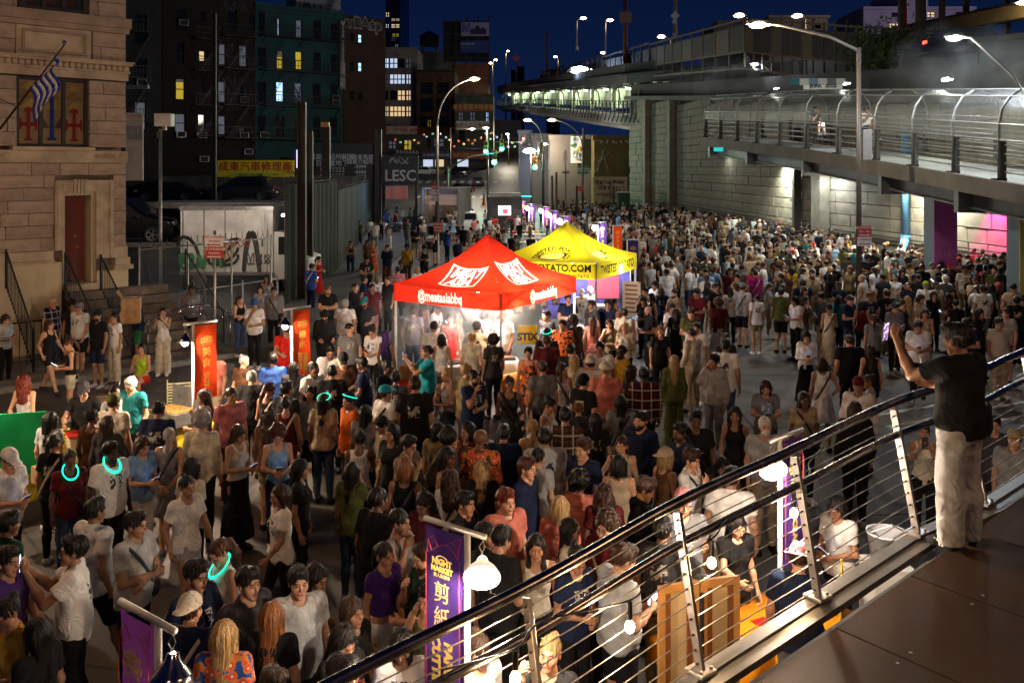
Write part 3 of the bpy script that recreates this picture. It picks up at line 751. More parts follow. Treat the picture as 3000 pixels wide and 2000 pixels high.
BLK=newmat('black_plastic',(.012,.012,.012),.4)[0]
TYRE=newmat('tyre_rubber',(.02,.02,.02),.85)[0]
CARB=newmat('black_car_paint',(.010,.011,.014),.14,.3)[0]
CARG=newmat('grey_car_paint',(.045,.048,.055),.14,.4)[0]
CARW=newmat('white_car_paint',(.65,.65,.66),.2)[0]
LITW=emit('lit_window_warm',(1,.72,.40),.65);LITC=emit('lit_window_cool',(.66,.76,1),.7);LITY=emit('lit_window_yellow',(1,.72,.05),.28);LITD=emit('dim_window',(.28,.30,.42),.12);LITB=emit('blue_white_window',(.45,.7,1),1.5)
WHITEL=emit('white_lamp_glow',(1,.96,.90),26);WARML=emit('warm_lamp_glow',(1,.75,.42),22);COOLL=emit('cool_lamp_glow',(.75,.85,1),26)
YPRINT=newmat('yellow_print',(.70,.50,.10),.6)[0];WPRINT=newmat('white_print',(.78,.76,.70),.6)[0];KPRINT=newmat('black_print',(.015,.013,.012),.6)[0];RPRINT=newmat('red_print',(.42,.03,.02),.6)[0];GPRAF=newmat('grey_spray_paint',(.30,.30,.32),.7)[0]
# - ground
def struct(name,mb,mat,**k):return mb.build(name,mat,kind='structure',**k)
struct('ground',MB().quad((-400,-30,-.008),(400,-30,-.008),(400,900,-.008),(-400,900,-.008)),pbr('far_ground',(.05,.05,.05),.9))
def zr(y):return 0 if y<100 else(min(y,240)-100)**1.5/80**1.5*3.9
rd_=MB().quad((-13,-20,0),(22,-20,0),(16,100,0),(-16,100,0));ys_=list(range(100,250,10))
for a,c in zip(ys_,ys_[1:]):rd_.quad((-60,a,zr(a)),(16 if a<130 else 40,a,zr(a)),(16 if c<130 else 40,c,zr(c)),(-60,c,zr(c)))
struct('road',rd_,ASPHALT)
struct('plaza',MB().quad((2.6,7,.004),(24,7,.004),(17.8,46,.004),(15.4,88,.004),(4.6,74,.004),(4.2,30,.004)),PLAZA)
jm=MB()
for i in range(16):
 y=9+i*4.4;x0=2.8 if y<20 else 4.2;jm.box(((x0+17)/2,y,.0065),(17-x0,.03,.002),rz=.06)
for i in range(4):jm.box((5.2+i*3.3,38,.0065),(.03,58,.002),rz=-.03)
struct('pavement_joints',jm,newmat('joint_dark',(.03,.03,.03),.9)[0])
UF=Vector((.716,.698,0));NF=Vector((.698,-.716,0));PC=Vector((-10.68,25.5,0))
sw=[PC+NF*.0-UF*16,PC-UF*16+NF*3.4,PC+NF*3.4+UF*2.2,Vector((-5.6,32,0)),Vector((-6.5,66,0)),Vector((-9.5,100,0)),Vector((-14,100,0)),PC]
sm=MB();n_=len(sw);vs=[Vector((p.x,p.y,z))for z in(0,.12)for p in sw]
sm.add(vs,[tuple(range(n_,2*n_))]+[(i,(i+1)%n_,(i+1)%n_+n_,i+n_)for i in range(n_)]);struct('sidewalk',sm,WALKC)
km=MB()
for a,b in zip(sw[1:5],sw[2:6]):km.bar(a+Vector((.06,0,.06)),b+Vector((.06,0,.06)),.16,.13)
struct('kerb',km,pbr('granite_kerb',(.28,.27,.25),.8,noise=(4,.2,1)))
def crossing(label,pts,n,w,ln):
 t=thing('crosswalk',label,'crosswalk',(0,0,.0));a,b=Vector(pts[0]),Vector(pts[1]);d=(b-a).normalized();r=math.atan2(d.y,d.x)
 me=MB().box((0,0,.006),(w,ln,.003)).mesh('stripe');me.materials.append(LINE)
 for i in range(n):
  o=link('stripe',me,t);o.location=a+(b-a)*(i/(n-1));o.rotation_euler=(math.atan((zr(a.y+2)-zr(a.y-2))/4),0,r)
crossing('white striped crosswalk on the far avenue, beyond the open box truck',((-11,66,0),(4.4,66,0)),13,.55,3.2)
crossing('faint white crosswalk beneath the green traffic lights',((-13,128,zr(128)+.02),(6,128,zr(128)+.02)),16,.6,4)
crossing('white crosswalk at the far end of the avenue',((-20,158,zr(158)+.03),(10,158,zr(158)+.03)),22,.7,6)
lm=MB().box((-1.9,88,.006),(.14,34,.003),rz=.03);lm.box((-2.2,88,.006),(.14,34,.003),rz=.03)
lm.build('lane_line',YLINE,label='double yellow line painted along the avenue beyond the stalls',cat='road marking')
lm=MB();lm.box((3.9,76,.006),(.12,22,.003),rz=.06);lm.build('lane_line',LINE,label='thin white edge line painted along the right side of the avenue',cat='road marking')
lm=MB()
for i in range(5):lm.box((7.5+i*1.5,18.5,.0095),(.12,4.2,.003),rz=-1.1)
lm.build('bay_line',LINE,label='worn white bay lines on the open pavement at right',cat='road marking')
# - church on the left
church=thing('church','tan rusticated stone church front with red door and stained glass','church',PC)
Lc=church.location
def fs(px,py):
 dx,dy,dz=(px-1500)/FPX,1.,-(py-HOR)/FPX
 t=(PC.dot(NF))/(dx*NF.x+dy*NF.y);p=Vector((dx*t,dy*t,CH+dz*t));return(PC-p).dot(UF),p.z
RF=Matrix((-UF,NF,Vector((0,0,1)))).transposed()
def fpart(name,boxes,mat,bevel=.008,parent=church,label=None):
 """boxes: (s0, s1, z0, z1, y0, y1) on the front"""
 mb=MB()
 for s0,s1,z0,z1,y0,y1 in boxes:mb.box(RF@Vector(((s0+s1)/2,(y0+y1)/2,(z0+z1)/2)),(abs(s1-s0),abs(y1-y0),abs(z1-z0)),R=RF)
 return mb.build(name,mat,parent,bevel=bevel,label=label)
SL=16.
_,z_base=fs(200,765);_,z_ledge=fs(200,730)
zc0=fs(200,228)[1];zc1=fs(200,172)[1];zc2=fs(200,85)[1];zc3=fs(200,40)[1]
w0,wz1=fs(262,235);w1,_=fs(49,235);wz0=fs(160,430)[1]
u0,_=fs(245,20);u1,_=fs(70,20);uz0=fs(160,22)[1]
d0,dz1=fs(273,572);d1,dz0=fs(190,835)
fpart('wall_core',[(0,d0,0,11,-.9,-.35),(d1,SL,0,11,-.9,-.35),(d0,d1,dz1,11,-.9,-.35),(d0,d1,0,dz0,-.9,-.35)],STONEB,0)
fpart('side_wall',[(0,.3,0,11,-9,-.905)],STONEB,0)
import itertools
unit=MB().box((0,0,0),(1,1,1)).mesh('stone');unit.materials.append(STONE);unit2=MB().box((0,0,0),(1,1,1)).mesh('stone_b');unit2.materials.append(STONEB)
rs=random.Random(4)
def block(s0,s1,z0,z1,depth=.36,proud=0.):
 o=link('stone',rs.choice((unit,unit,unit2)),church);j=.012
 c=RF@Vector(((s0+s1)/2,-depth/2+proud,(z0+z1)/2));o.location=c;o.scale=(s1-s0-j,depth,z1-z0-j)
 o.rotation_euler=RF.to_euler()
 b=o.modifiers.new('b','BEVEL');b.width=.02;b.segments=1
def courses(z0,z1,h,s0=0.,s1=6.5,holes=()):
 n=max(1,round((z1-z0)/h));hh=(z1-z0)/n
 for i in range(n):
  za,zb=z0+i*hh,z0+(i+1)*hh;s=s0;first=True
  while s<s1-.05:
   L=rs.uniform(.55,1.25);e=min(s1,s+L)
   segs=[(s,e)]
   for ha,hb,hz0,hz1 in holes:
    if zb>hz0+.02 and za<hz1-.02:
     segs=[q for a,b in segs for q in((a,min(b,ha)),(max(a,hb),b))if q[1]-q[0]>.03]
   for a,b in segs:block(a,b,za,zb,.36,rs.uniform(-.012,.022))
   s=e
df0,df1=fs(332,600)[0],fs(160,600)[0];dfz=fs(240,528)[1]
hd=[(df0,df1,0,dfz+.02)]
courses(z_ledge+.0,wz0-.42,.33,holes=hd)
courses(wz0+.0,wz1,.36,holes=[(w0-.0,w1+.0,wz0-.1,wz1+.1)])
s_m0,s_m1=fs(266,120)[0],fs(52,120)[0]
courses(zc1+.0,zc2,.42,0,s_m0-.05);courses(zc1,zc2,.42,s_m1+.05,6.5)
courses(zc3+.02,10.6,.42,holes=[(u0-.15,u1+.15,9.,12)])
fpart('wall_panel',[(s_m0-.03,s_m1+.03,zc1,zc2,-.3,-.03)],TRIM);fpart('panel_moulding',[(s_m0+.1,s_m1-.1,zc2-.16,zc2-.09,-.03,.03),(s_m0+.1,s_m1-.1,zc1+.1,zc1+.17,-.03,.03),(s_m0+.1,s_m0+.17,zc1+.17,zc2-.16,-.03,.03),(s_m1-.17,s_m1-.1,zc1+.17,zc2-.16,-.03,.03)],STONEB)
fpart('upper_sill',[(-.06,SL,zc2,zc2+.14,-.3,.10),(-.1,SL,zc2+.14,zc3,-.3,.16)],STONEB)
fpart('cornice',[(-.04,SL,zc0,zc0+.19,-.3,.08),(-.07,SL,zc0+.19,zc0+.25,-.3,.13),(-.10,SL,zc1-.11,zc1-.05,-.3,.24),(-.14,SL,zc1-.05,zc1,-.3,.28),(-.06,SL,zc0+.25,zc1-.11,-.3,.09)],TRIM)
em=MB().lathe([(.001,-.09),(.055,-.075),(.07,-.02),(.07,.03),(.055,.075),(.001,.08)],n=10).mesh('dentil',True);em.materials.append(TRIM)
for i in range(30):
 o=link('egg_moulding',em,church);o.location=RF@Vector((.06+i*.155,.12,(zc0+.25+zc1-.11)/2));o.scale=(1,1.3,1)
zs=wz0-.0
fpart('window_sill',[(w0-.12,w1+.12,wz0-.10,wz0-.002,-.3,.10)],TRIM);fpart('frieze',[(0,SL,wz0-.42,wz0-.36,-.3,.09),(-.03,SL,wz0-.36,wz0-.102,-.3,.04)],TRIM)
for a,b in((.05,w0-.15),(w1+.15,w1+1.4)):
 m=MB();rr=random.Random(2)
 for k in range(13):
  cx=a+(b-a)*(k+.5)/13;r=.065;z=wz0-.23+rr.uniform(-.03,.03)
  m.tube([RF@Vector((cx+r*(1-t*.6)*math.cos(t*7+k),.05+.02*math.sin(t*5),z+r*(1-t*.6)*math.sin(t*7+k)))for t in[q/9 for q in range(10)]],.013,5)
 m.build('carved_scroll',TRIM,church,smooth=True)
fpart('water_table',[(d1+.30,SL,z_ledge-.02,z_ledge+.0,-.3,.10),(d1+.30,SL,z_base+.06,z_ledge-.02,-.3,.06),(d1+.28,SL,z_base,z_base+.06,-.3,.15)],TRIM)
fpart('water_table',[(-.06,df0,z_ledge-.5,z_ledge-.30,-.3,.16),(-.02,df0+.1,z_ledge-.30,z_ledge,-.3,.08),(-.12,df0+.06,z_ledge-.62,z_ledge-.5,-.3,.24)],TRIM)
fpart('base_wall',[(d1+.10,SL,0,z_base,-.3,.09),(-.02,d0-.05,0,z_ledge-.62,-.3,.12)],STUCCO,.01)
fpart('door_surround',[(df0,d0-.06,z_ledge-.3,dfz,-.34,.05),(d1+.06,df1,z_ledge-.02,dfz,-.34,.05),(d0-.06,d1+.06,dz1+.10,dfz,-.34,.05),(d0-.06,d0,dz0,dz1+.1,-.34,.01),(d1,d1+.06,dz0,dz1+.1,-.34,.01),(d0,d1,dz1,dz1+.1,-.34,.01)],TRIM,.01)
fpart('surround_moulding',[(df0+.05,df0+.12,z_ledge+.02,dfz-.05,.05,.08),(df1-.12,df1-.05,z_ledge+.02,dfz-.05,.05,.08),(df0+.12,df1-.12,dfz-.12,dfz-.05,.05,.08)],TRIM)
for k in range(4):fpart('keystone',[((d0+d1)/2-.17+k*.09,(d0+d1)/2-.10+k*.09,dz1+.06,dfz+.02,.05,.12-abs(k-1.5)*.01)],TRIM)
fpart('inner_frame',[(d0,d0+.05,dz0,dz1,-.6,-.02)],STUCCO)
door=fpart('door',[(d0+.05,d1,dz0+.03,dz1,-.55,-.48)],DOORM,.004)
MB().box(RF@Vector((d1-.42,-.46,dz0+1.25)),(.05,.03,.05),R=RF).build('lock',STEEL,door);MB().box(RF@Vector((d1-.47,-.455,dz0+.95)),(.07,.05,.03),R=RF).build('handle',STEEL,door)
fpart('threshold',[(d0-.05,d1+.05,dz0-.14,dz0+.03,-.5,.35)],TRIM)
SB=pbr('worn_brownstone_step',(.17,.13,.10),.85,noise=(3,.25,1),bump=(12,.4,.02))
nst=8
for k in range(nst):
 z=(dz0-.14)*(1-k/nst);fpart('step',[(-.9,d1+.10-.0*k if k==0 else d1+.1,0 if k==nst-1 else z-(dz0-.14)/nst,z,.36+.30*k,.36+.30*(k+1)+.02)],SB,.012)
GW={'gold':(.34,.22,.05),'sand':(.30,.20,.11),'ochre':(.22,.13,.04),'red':(.20,.012,.01),'blue':(.012,.03,.16),'brown':(.09,.05,.03)}
GM={k:newmat('stained_glass_'+k,v,.25)[0]for k,v in GW.items()}
fr=fpart('window_frame',[(w0,w1,wz0,wz0+.07,-.34,-.12),(w0,w1,wz1-.07,wz1,-.34,-.12)]+[(w0+(w1-w0)*a-.045,w0+(w1-w0)*a+.045,wz0+.07,wz1-.07,-.34,-.12)for a in(.025,.34,.655,.975)],pbr('dark_bronze_frame',(.03,.022,.018),.5),.004)
def gpanel(a,b,kind):
 def pp(pts,mat,y=-.2,name='glass_pane'):
  mb=MB();mb.prism([(p[0],p[1])for p in pts],.012);me=mb
  me.v=[tuple(RF@Vector((a+(b-a)*v[0],y+v[1],wz0+.07+(wz1-wz0-.14)*v[2])))for v in me.v];me.build(name,mat,fr)
 pp([(0,0),(1,0),(1,1),(0,1)],GM['sand'],-.235)
 for i in range(3):
  z=.56+.145*i;pp([(.02,z),(.98,z),(.5,z+.14)],GM['gold']if i%2==0 else GM['ochre'])
  pp([(0,z+.002),(.02,z+.005),(.5,z+.1425),(.5,z+.145),(0,z+.145)],GM['sand'],-.215);
 if kind=='cross':
  for r,(x0,x1,z0,z1)in enumerate(((.42,.58,.08,.53),(.13,.87,.28,.335),(.08,.17,.22,.40),(.83,.92,.22,.40),(.30,.70,.05,.08))):pp([(x0,z0),(x1,z0),(x1,z1),(x0,z1)],GM['red'],-.19-.013*(r>0))
  pp([(.3,.50),(.7,.50),(.66,.55),(.5,.58),(.34,.55)],GM['red'],-.178)
 else:
  for x0,x1,z0,z1 in((.40,.60,.10,.80),(.28,.72,.06,.10)):pp([(x0,z0),(x1,z0),(x1,z1),(x0,z1)],GM['blue'],-.19)
  pp([(0,.25),(.38,.25),(.0,.45)],GM['brown'],-.19);pp([(1,.25),(.62,.25),(1,.45)],GM['brown'],-.19)
ww=w1-w0
gpanel(w0+ww*.045,w0+ww*.32,'cross');gpanel(w0+ww*.36,w0+ww*.635,'sword');gpanel(w0+ww*.675,w0+ww*.955,'cross')
fu=fpart('upper_window',[(u0-.12,u1+.12,uz0-.12,uz0,-.3,-.02),(u0-.12,u0,uz0,10.6,-.3,-.02),(u1,u1+.12,uz0,10.6,-.3,-.02),(u0+(u1-u0)*.33-.05,u0+(u1-u0)*.33+.05,uz0,10.6,-.3,-.05),(u0+(u1-u0)*.66-.05,u0+(u1-u0)*.66+.05,uz0,10.6,-.3,-.05)],pbr('dark_bronze_frame2',(.03,.022,.018),.5),.004)
fpart('glass_pane',[(u0,u1,uz0,10.6,-.26,-.24)],GM['brown'],0,fu)
for k in range(3):
 c=u0+(u1-u0)*(k+.5)/3
 m=MB().lathe([(.17,-.01),(.26,-.01),(.26,.01),(.17,.01)],n=14,R=RF@Matrix.Rotation(math.pi/2,3,'X'),c=RF@Vector((c,-.22,uz0+.15)));m.build('glass_arc',newmat('teal_glass',(.01,.08,.09),.3)[0],fu)
def picket_rail(name,label,pts,h=.95,parent=None,step=.14,knob=None):
 t=thing(name,label,'railing',pts[0]);o=Vector(pts[0]);P=[Vector(p)-o for p in pts]
 m=MB();m.tube([p+Vector((0,0,h))for p in P],.022,6);m.tube([p+Vector((0,0,.1))for p in P],.012,5);m.build('handrail',IRON,t,smooth=True)
 k=0;bm_=MB().box((0,0,h/2),(.014,.014,h)).mesh('baluster');bm_.materials.append(IRON)
 for a,b in zip(P,P[1:]):
  n=max(1,int((b-a).length/step))
  for i in range(n+1):c=link('baluster',bm_,t);c.location=a+(b-a)*i/n
 pm=MB().box((0,0,(h+.05)/2),(.045,.045,h+.05)).mesh('rail_post');pm.materials.append(IRON)
 for p in P:link('post',pm,t,loc=p)
 return t
def fw(s,y,z):return PC+RF@Vector((s,y,z))
picket_rail('stair_railing','black iron stair railing sloping down left of the red church door',[fw(d1+.12,.4,dz0-.1),fw(d1+.12,2.7,.12)],.95)
picket_rail('stair_railing','black iron stair railing sloping down right of the red church door',[fw(d0-.0,.55,dz0-.2),fw(d0-.0,2.75,.12)],.95)
picket_rail('stair_railing','black iron railing at the far left edge of the church steps',[fw(3.1,.3,1.9),fw(3.1,2.4,.15)],.95)
picket_rail('stair_railing','black iron stair railing at the church corner beside the chain-link fence',[fw(-1.5,.45,dz0-.2),fw(-1.5,2.75,.12)],.95)
picket_rail('iron_fence','low black iron fence on the sidewalk before the church base wall',[fw(d1+.5,1.3,.12),fw(6.5,1.3,.12)],1.05,step=.16)
t=thing('entry_gate','arched chrome gate rail with silver balls at the foot of the church steps','gate',fw(-.3,2.9,.12))
m=MB();m.tube([RF@Vector((1.1*math.cos(a)-.2,0,.85+.4*math.sin(a)))for a in[math.pi*k/16 for k in range(17)]],.022,7);m.tube([RF@Vector((1.0*math.cos(a)-.2,0,.70+.34*math.sin(a)))for a in[math.pi*k/16 for k in range(17)]],.016,6)
for s in(-1.3,-.9,.5,.9):m.tube([RF@Vector((s,0,0)),RF@Vector((s,0,.9))],.018,6)
m.build('rail',CHROME,t,smooth=True)
for s in(-1.3,-.5,.1,.9):sphere(.05).build('ball',CHROME,t,smooth=True,loc=RF@Vector((s,0,1.0 if abs(s+.2)>.9 else 1.14)))
fl=thing('flag','blue and white striped flag on a leaning pole by the church window','flag',W(0,378,23.0))
tip=W(188,133,22.3)-W(0,378,23.0);m=MB();m.tube([(0,0,0),tip],.03,8,.018);m.build('pole',DSTEEL,fl,smooth=True)
sphere(.055).build('finial',CHROME,fl,smooth=True,loc=tip+Vector((0,0,.06)))
STB=newmat('flag_blue',(.012,.045,.42),.8)[0];STW=newmat('flag_white',(.70,.68,.64),.8)[0]
dirp=tip.normalized();L0=tip.length
hang=[W(150,200,22.4),W(135,232,22.3),W(52,306,22.5),W(132,306,22.4),W(172,292,22.2)]
for k in range(9):
 a=k/9;b=(k+1)/9;m=MB();ra=[]
 for t_ in(a,b):
  row=[]
  for q in range(9):
   u=q/8;base=tip*(.86-.36*t_);drop=Vector((.06*u+.06*math.sin(u*9+t_*5),.10*math.sin(u*8+t_*3),-.35*u-.42*u*u-.10*t_*u))
   row.append(base+drop)
  ra.append(row)
 for q in range(8):m.quad(ra[0][q],ra[0][q+1],ra[1][q+1],ra[1][q])
 o=m.build('stripe',STB if k%2==0 else STW,fl,smooth=True);s_=o.modifiers.new('s','SOLIDIFY');s_.thickness=.006
m=MB();m.tube([W(0,290,22.9)-fl.location,W(48,312,23.2)-fl.location],.012,5);m.build('guy_wire',IRON,fl)
# - parking lot behind the fence
struct('parking_lot',MB().box((-27,62,.1),(42,76,.36)),GREY)
def chain_fence(name,label,A,B,z0,z1,pitch=.07,posts=5,wire=.0035,z1b=None,mat=None,screen=None,zz=None):
 A=Vector(A);B=Vector(B);t=thing(name,label,'fence',(A.x,A.y,z0));o=Vector((A.x,A.y,z0));a2=Vector((0,0));b2=Vector((B.x-A.x,B.y-A.y))
 m=MB();wires(m,a2,b2,0,z1-z0,pitch,wire);m.build('wire_mesh',STEEL if mat is None else mat,t,kind='stuff')
 m=MB();m.tube([(0,0,z1-z0),(b2.x,b2.y,z1-z0)],.022,6);m.tube([(0,0,.04),(b2.x,b2.y,.04)],.014,5);m.build('rail',mat or STEEL,t,smooth=True)
 pm=MB().lathe([(.03,0),(.03,z1-z0+.1),(.001,z1-z0+.13)],n=8).mesh('fence_post',True);pm.materials.append(mat or STEEL)
 for i in range(posts+1):link('post',pm,t,loc=(b2.x*i/posts,b2.y*i/posts,0))
 if screen:
  n=40;m=MB();nv=Vector((-b2.y,b2.x)).normalized();rr=random.Random(3)
  pts=[(b2.x*i/n-nv.x*(.04+.03*math.sin(i*1.7)),b2.y*i/n-nv.y*(.04+.03*math.sin(i*1.7)))for i in range(n+1)]
  for i in range(n):m.quad((*pts[i],.05),(*pts[i+1],.05),(*pts[i+1],z1-z0-.1),(*pts[i],z1-z0-.1))
  s_=m.build('screen_cloth',screen,t);q=s_.modifiers.new('s','SOLIDIFY');q.thickness=.006
 return t
GSCR=pbr('green_fence_screen',(.003,.012,.007),.9,noise=(1.5,.35,1),dirt=(.8,(.004,.005,.004),.8))
chain_fence('chain_link_fence','tall chain-link fence between the church corner and the green screened fence',(-10.6,26.2,0),(-8.0,30.6,0),.12,2.6,posts=3,pitch=.11,wire=.003)
lb_=thing('work_lamp','small white lamp glowing on the corner of the graffiti truck','lamp',(-8.35,33.6,3.2));sphere(.06).build('bulb',WHITEL,lb_,smooth=True);MB().bar((0,0,0),(0,.4,0),.04).build('bracket',IRON,lb_);point_light((-9.4,31.2,3.6),130,(1,.86,.70),.3);point_light((-13.2,32.5,4.5),60,(1,.86,.75),.3)  # point lights set apart from the lamp, added to brighten truck and lot
t=chain_fence('chain_link_fence','slatted grey chain-link fence low in front of the graffiti truck',(-10.2,26.9,0),(-7.9,31.0,0),.12,1.2,posts=3,pitch=.11)
chain_fence('screened_fence','tall chain-link fence with dark green screen cloth along the sidewalk',(-7.75,31.5,0),(-8.0,42,0),.12,4.4,posts=4,screen=GSCR,mat=DSTEEL,pitch=.14)
chain_fence('screened_fence','dark screened fence running back toward the open box truck',(-8.0,42.2,0),(-12.6,88,0),.12,4.0,posts=9,screen=GSCR,pitch=.2,wire=.006,mat=DSTEEL)
m=MB();A=Vector((-10.6,26.2,2.75));B=Vector((-8,30.6,2.75));m.tube([A+(B-A)*(i/160)+Vector((.0,.13*math.cos(i*.9),.13*math.sin(i*.9)))for i in range(161)],.008,4)
A=Vector((-7.75,31.5,4.6));B=Vector((-8,42,4.6));m.tube([A+(B-A)*(i/200)+Vector((.2*math.cos(i*.9),0,.2*math.sin(i*.9)))for i in range(201)],.009,4)
m.build('razor_wire',DSTEEL,label='coils of razor wire along the top of the lot fence',cat='razor wire')
def steel_post(label,px,Z,ytop,w=.3,mat=DSTEEL,z0=0.):
 p=W(px,ytop,Z);t=thing('steel_column',label,'steel column',(p.x,Z,z0));H=p.z-z0
 m=MB();m.box((-w/2,0,H/2),(.03,w,H));m.box((w/2,0,H/2),(.03,w,H));m.build('flange',mat,t);MB().box((0,0,H/2),(w-.03,.025,H)).build('web',mat,t);MB().box((0,0,.02),(w*1.6,w*1.6,.04)).build('base_plate',mat,t)
 return t
steel_post('tall dark steel column at the near end of the green screened fence',885,32.8,300,.25)
steel_post('dark steel column standing behind the green screened fence',908,35,385,.2)
steel_post('tall rust-stained steel column where the fence bends, topped by a small lamp',957,41,372,.28)
steel_post('thin dark steel column just left of the LESC billboard',1108,72,380,.5)
steel_post('old rusty steel post in the lot behind the truck',628,46,40,.16)
lt=thing('flood_lamp','small unlit amber floodlight on top of the rusty steel column','lamp',W(953,372,41));MB().box((0,0,.1),(.35,.2,.22)).build('housing',pbr('amber_housing',(.45,.2,.03),.5),lt);MB().tube([(0,0,-.15),(0,0,.02)],.03,6).build('bracket',IRON,lt)
p=W(470,830,27.5)
t=thing('utility_pole','grey metal pole with a white equipment box, rising from the lot fence','pole',(p.x,27.5,.1));top=W(470,378,27.5).z-.1
MB().tube([(0,0,0),(0,0,top)],.055,8,.05).build('pole',STEEL,t,smooth=True)
b_=W(482,352,27.5)-t.location;MB().box(b_,(.5,.35,.38)).build('equipment_box',WPAINT,t,bevel=.02);MB().box(b_+Vector((-.14,-.05,-.45)),(.12,.1,.2)).build('small_box',GREY,t);MB().box(b_+Vector((0,0,-.24)),(.1,.1,.12)).build('mount',STEEL,t)
MB().box((W(382,255,27.5)-t.location)+Vector((-.3,0,0)),(1.7,.12,.1)).build('cross_arm',pbr('blue_painted_steel',(.04,.07,.12),.5),t)
t=thing('rate_board','tall white parking rate board with blue figures behind the church corner','sign',W(394,430,30));MB().box((0,0,0),(.56,.05,2.2)).build('board',pbr('faded_board',(.42,.42,.42),.6,dirt=(3,(.2,.2,.2),.6)),t)
BLU=newmat('blue_print',(.01,.02,.20),.6)[0];FR=facing((0,-1,0));FR=Matrix(((1,0,0),(0,0,-1),(0,1,0)))
text('DAY RATE',.09,RPRINT,(0,-.03,.98),FR,t);text('\n'.join('UP TO %dHR  $%d'%(i+1,i*3+9)for i in range(6)),.07,BLU,(0,-.03,.45),FR,t,line=1.1)
# - vehicles
def car(label,loc,rz,mat,L=4.5,Wd=1.85,H=1.65,suv=True,cat='car',name='parked_car'):
 t=thing(name,label,cat,loc,rz);h=H
 if suv:prof=[(-L/2,.30),(-L/2+.02,.75),(-L/2+.12,.98),(-L/2+.35,1.05),(-L/2+.55,h*.98),(-L/2+1.0,h),(L/2-2.1,h*.985),(L/2-1.15,1.08),(L/2-.25,.92),(L/2-.03,.70),(L/2,.34),(L/2-.1,.24),(-L/2+.1,.24)]
 else:prof=[(-L/2,.30),(-L/2+.02,.72),(-L/2+.15,.92),(-L/2+.75,.98),(-L/2+1.45,h*.97),(-L/2+1.9,h),(L/2-2.0,h*.97),(L/2-1.15,.98),(L/2-.25,.80),(L/2-.03,.62),(L/2,.30),(L/2-.1,.2),(-L/2+.1,.2)]
 bm_=[];n=len(prof);rows=[]
 for yy,inset in((-Wd/2,1),(-Wd/2+.07,0),(0,0),(Wd/2-.07,0),(Wd/2,1)):
  row=[]
  for x,z in prof:
   k=max(0,(z-.95)/(h-.95));row.append((x*(1-.012*inset),yy*(1-.17*k),z-(.03*inset if z>.9 else 0)))
  rows.append(row)
 m=MB();m.add([v for r in rows for v in r],[(i*n+j,i*n+(j+1)%n,(i+1)*n+(j+1)%n,(i+1)*n+j)for i in range(4)for j in range(n)]+[tuple(range(n))[::-1],tuple(4*n+j for j in range(n))])
 b=m.build('body',mat,t,smooth=True,bevel=.03)
 g0=1.02;g1=h-.12
 for s in(-1,1):
  m=MB()
  def yz(z):return s*(Wd/2*(1-.17*max(0,(z-.95)/(h-.95)))+.004)
  xa,xb=(-L/2+.75,L/2-2.0)if suv else(-L/2+1.35,L/2-2.0)
  for x0,x1,x2,x3 in((xa-.1,xa+.95,xa+.95,xa+.12),(xa+1.02,L/2-1.3,L/2-2.05,xa+1.02)):m.quad((x0,yz(g0),g0),(x1,yz(g0),g0),(x2,yz(g1),g1),(x3,yz(g1),g1))
  o=m.build('side_window',GLASSD,t);q=o.modifiers.new('s','SOLIDIFY');q.thickness=.012;q.offset=0
 m=MB();f=L/2-1.15;m.quad((f-.02,-Wd*.41,1.10),(f-.02,Wd*.41,1.10),(L/2-2.06,Wd*.36,h*.965),(L/2-2.06,-Wd*.36,h*.965));o=m.build('windscreen',GLASSD,t,loc=(.02,0,.015));q=o.modifiers.new('s','SOLIDIFY');q.thickness=.012;q.offset=0
 r0=-L/2+.36 if suv else-L/2+.75;r1=-L/2+.56 if suv else-L/2+1.45
 m=MB();m.quad((r0,Wd*.40,1.06),(r0,-Wd*.40,1.06),(r1,-Wd*.36,h*.95),(r1,Wd*.36,h*.95));o=m.build('rear_window',GLASSD,t,loc=(-.015,0,.01));q=o.modifiers.new('s','SOLIDIFY');q.thickness=.012;q.offset=0
 wm=MB().lathe([(.23,-.1),(.33,-.1),(.345,-.05),(.345,.05),(.33,.1),(.23,.1)],n=20,R=Matrix.Rotation(math.pi/2,3,'X')).mesh('tyre',True);wm.materials.append(TYRE)
 rm=MB();rm.lathe([(.001,.02),(.06,.02),(.07,.0)],n=12,R=Matrix.Rotation(math.pi/2,3,'X'));rm.lathe([(.20,.03),(.235,.04),(.235,-.04)],n=20,R=Matrix.Rotation(math.pi/2,3,'X'))
 for k in range(5):a=k*2*math.pi/5;rm.bar((.05*math.cos(a),-.01,.05*math.sin(a)),(.21*math.cos(a),-.02,.21*math.sin(a)),.055,.03,up=(0,1,0))
 rm.box((0,.05,0),(.1,.02,.1));rmm=rm.mesh('rim');rmm.materials.append(STEEL)
 for x in(-L/2+.88,L/2-.85):
  for s in(-1,1):
   arch=MB().lathe([(.39,-.03),(.41,.0),(.39,.03)],n=20,R=Matrix.Rotation(math.pi/2,3,'X')).build('wheel_arch',BLK,t,loc=(x,s*(Wd/2-.01),.36))
   w=link('wheel',wm,t,loc=(x,s*(Wd/2-.09),.345));r=link('rim',rmm,w,loc=(0,s*.075,0));r.rotation_euler=(0,0,0 if s<0 else math.pi)
 for s in(-1,1):
  MB().box((0,0,0),(.14,.36,.13)).build('headlight',newmat('headlight_glass',(.5,.5,.5),.1)[0],t,bevel=.02,loc=(L/2-.10,s*.62,.78))
  MB().box((0,0,0),(.10,.22,.26)).build('tail_light',newmat('tail_lens',(.35,.01,.01),.2)[0],t,bevel=.02,loc=(-L/2+.08,s*.76,.88))
  MB().box((0,0,0),(.14,.2,.12)).build('mirror',mat,t,bevel=.03,loc=(L/2-1.5,s*(Wd/2+.06),1.05))
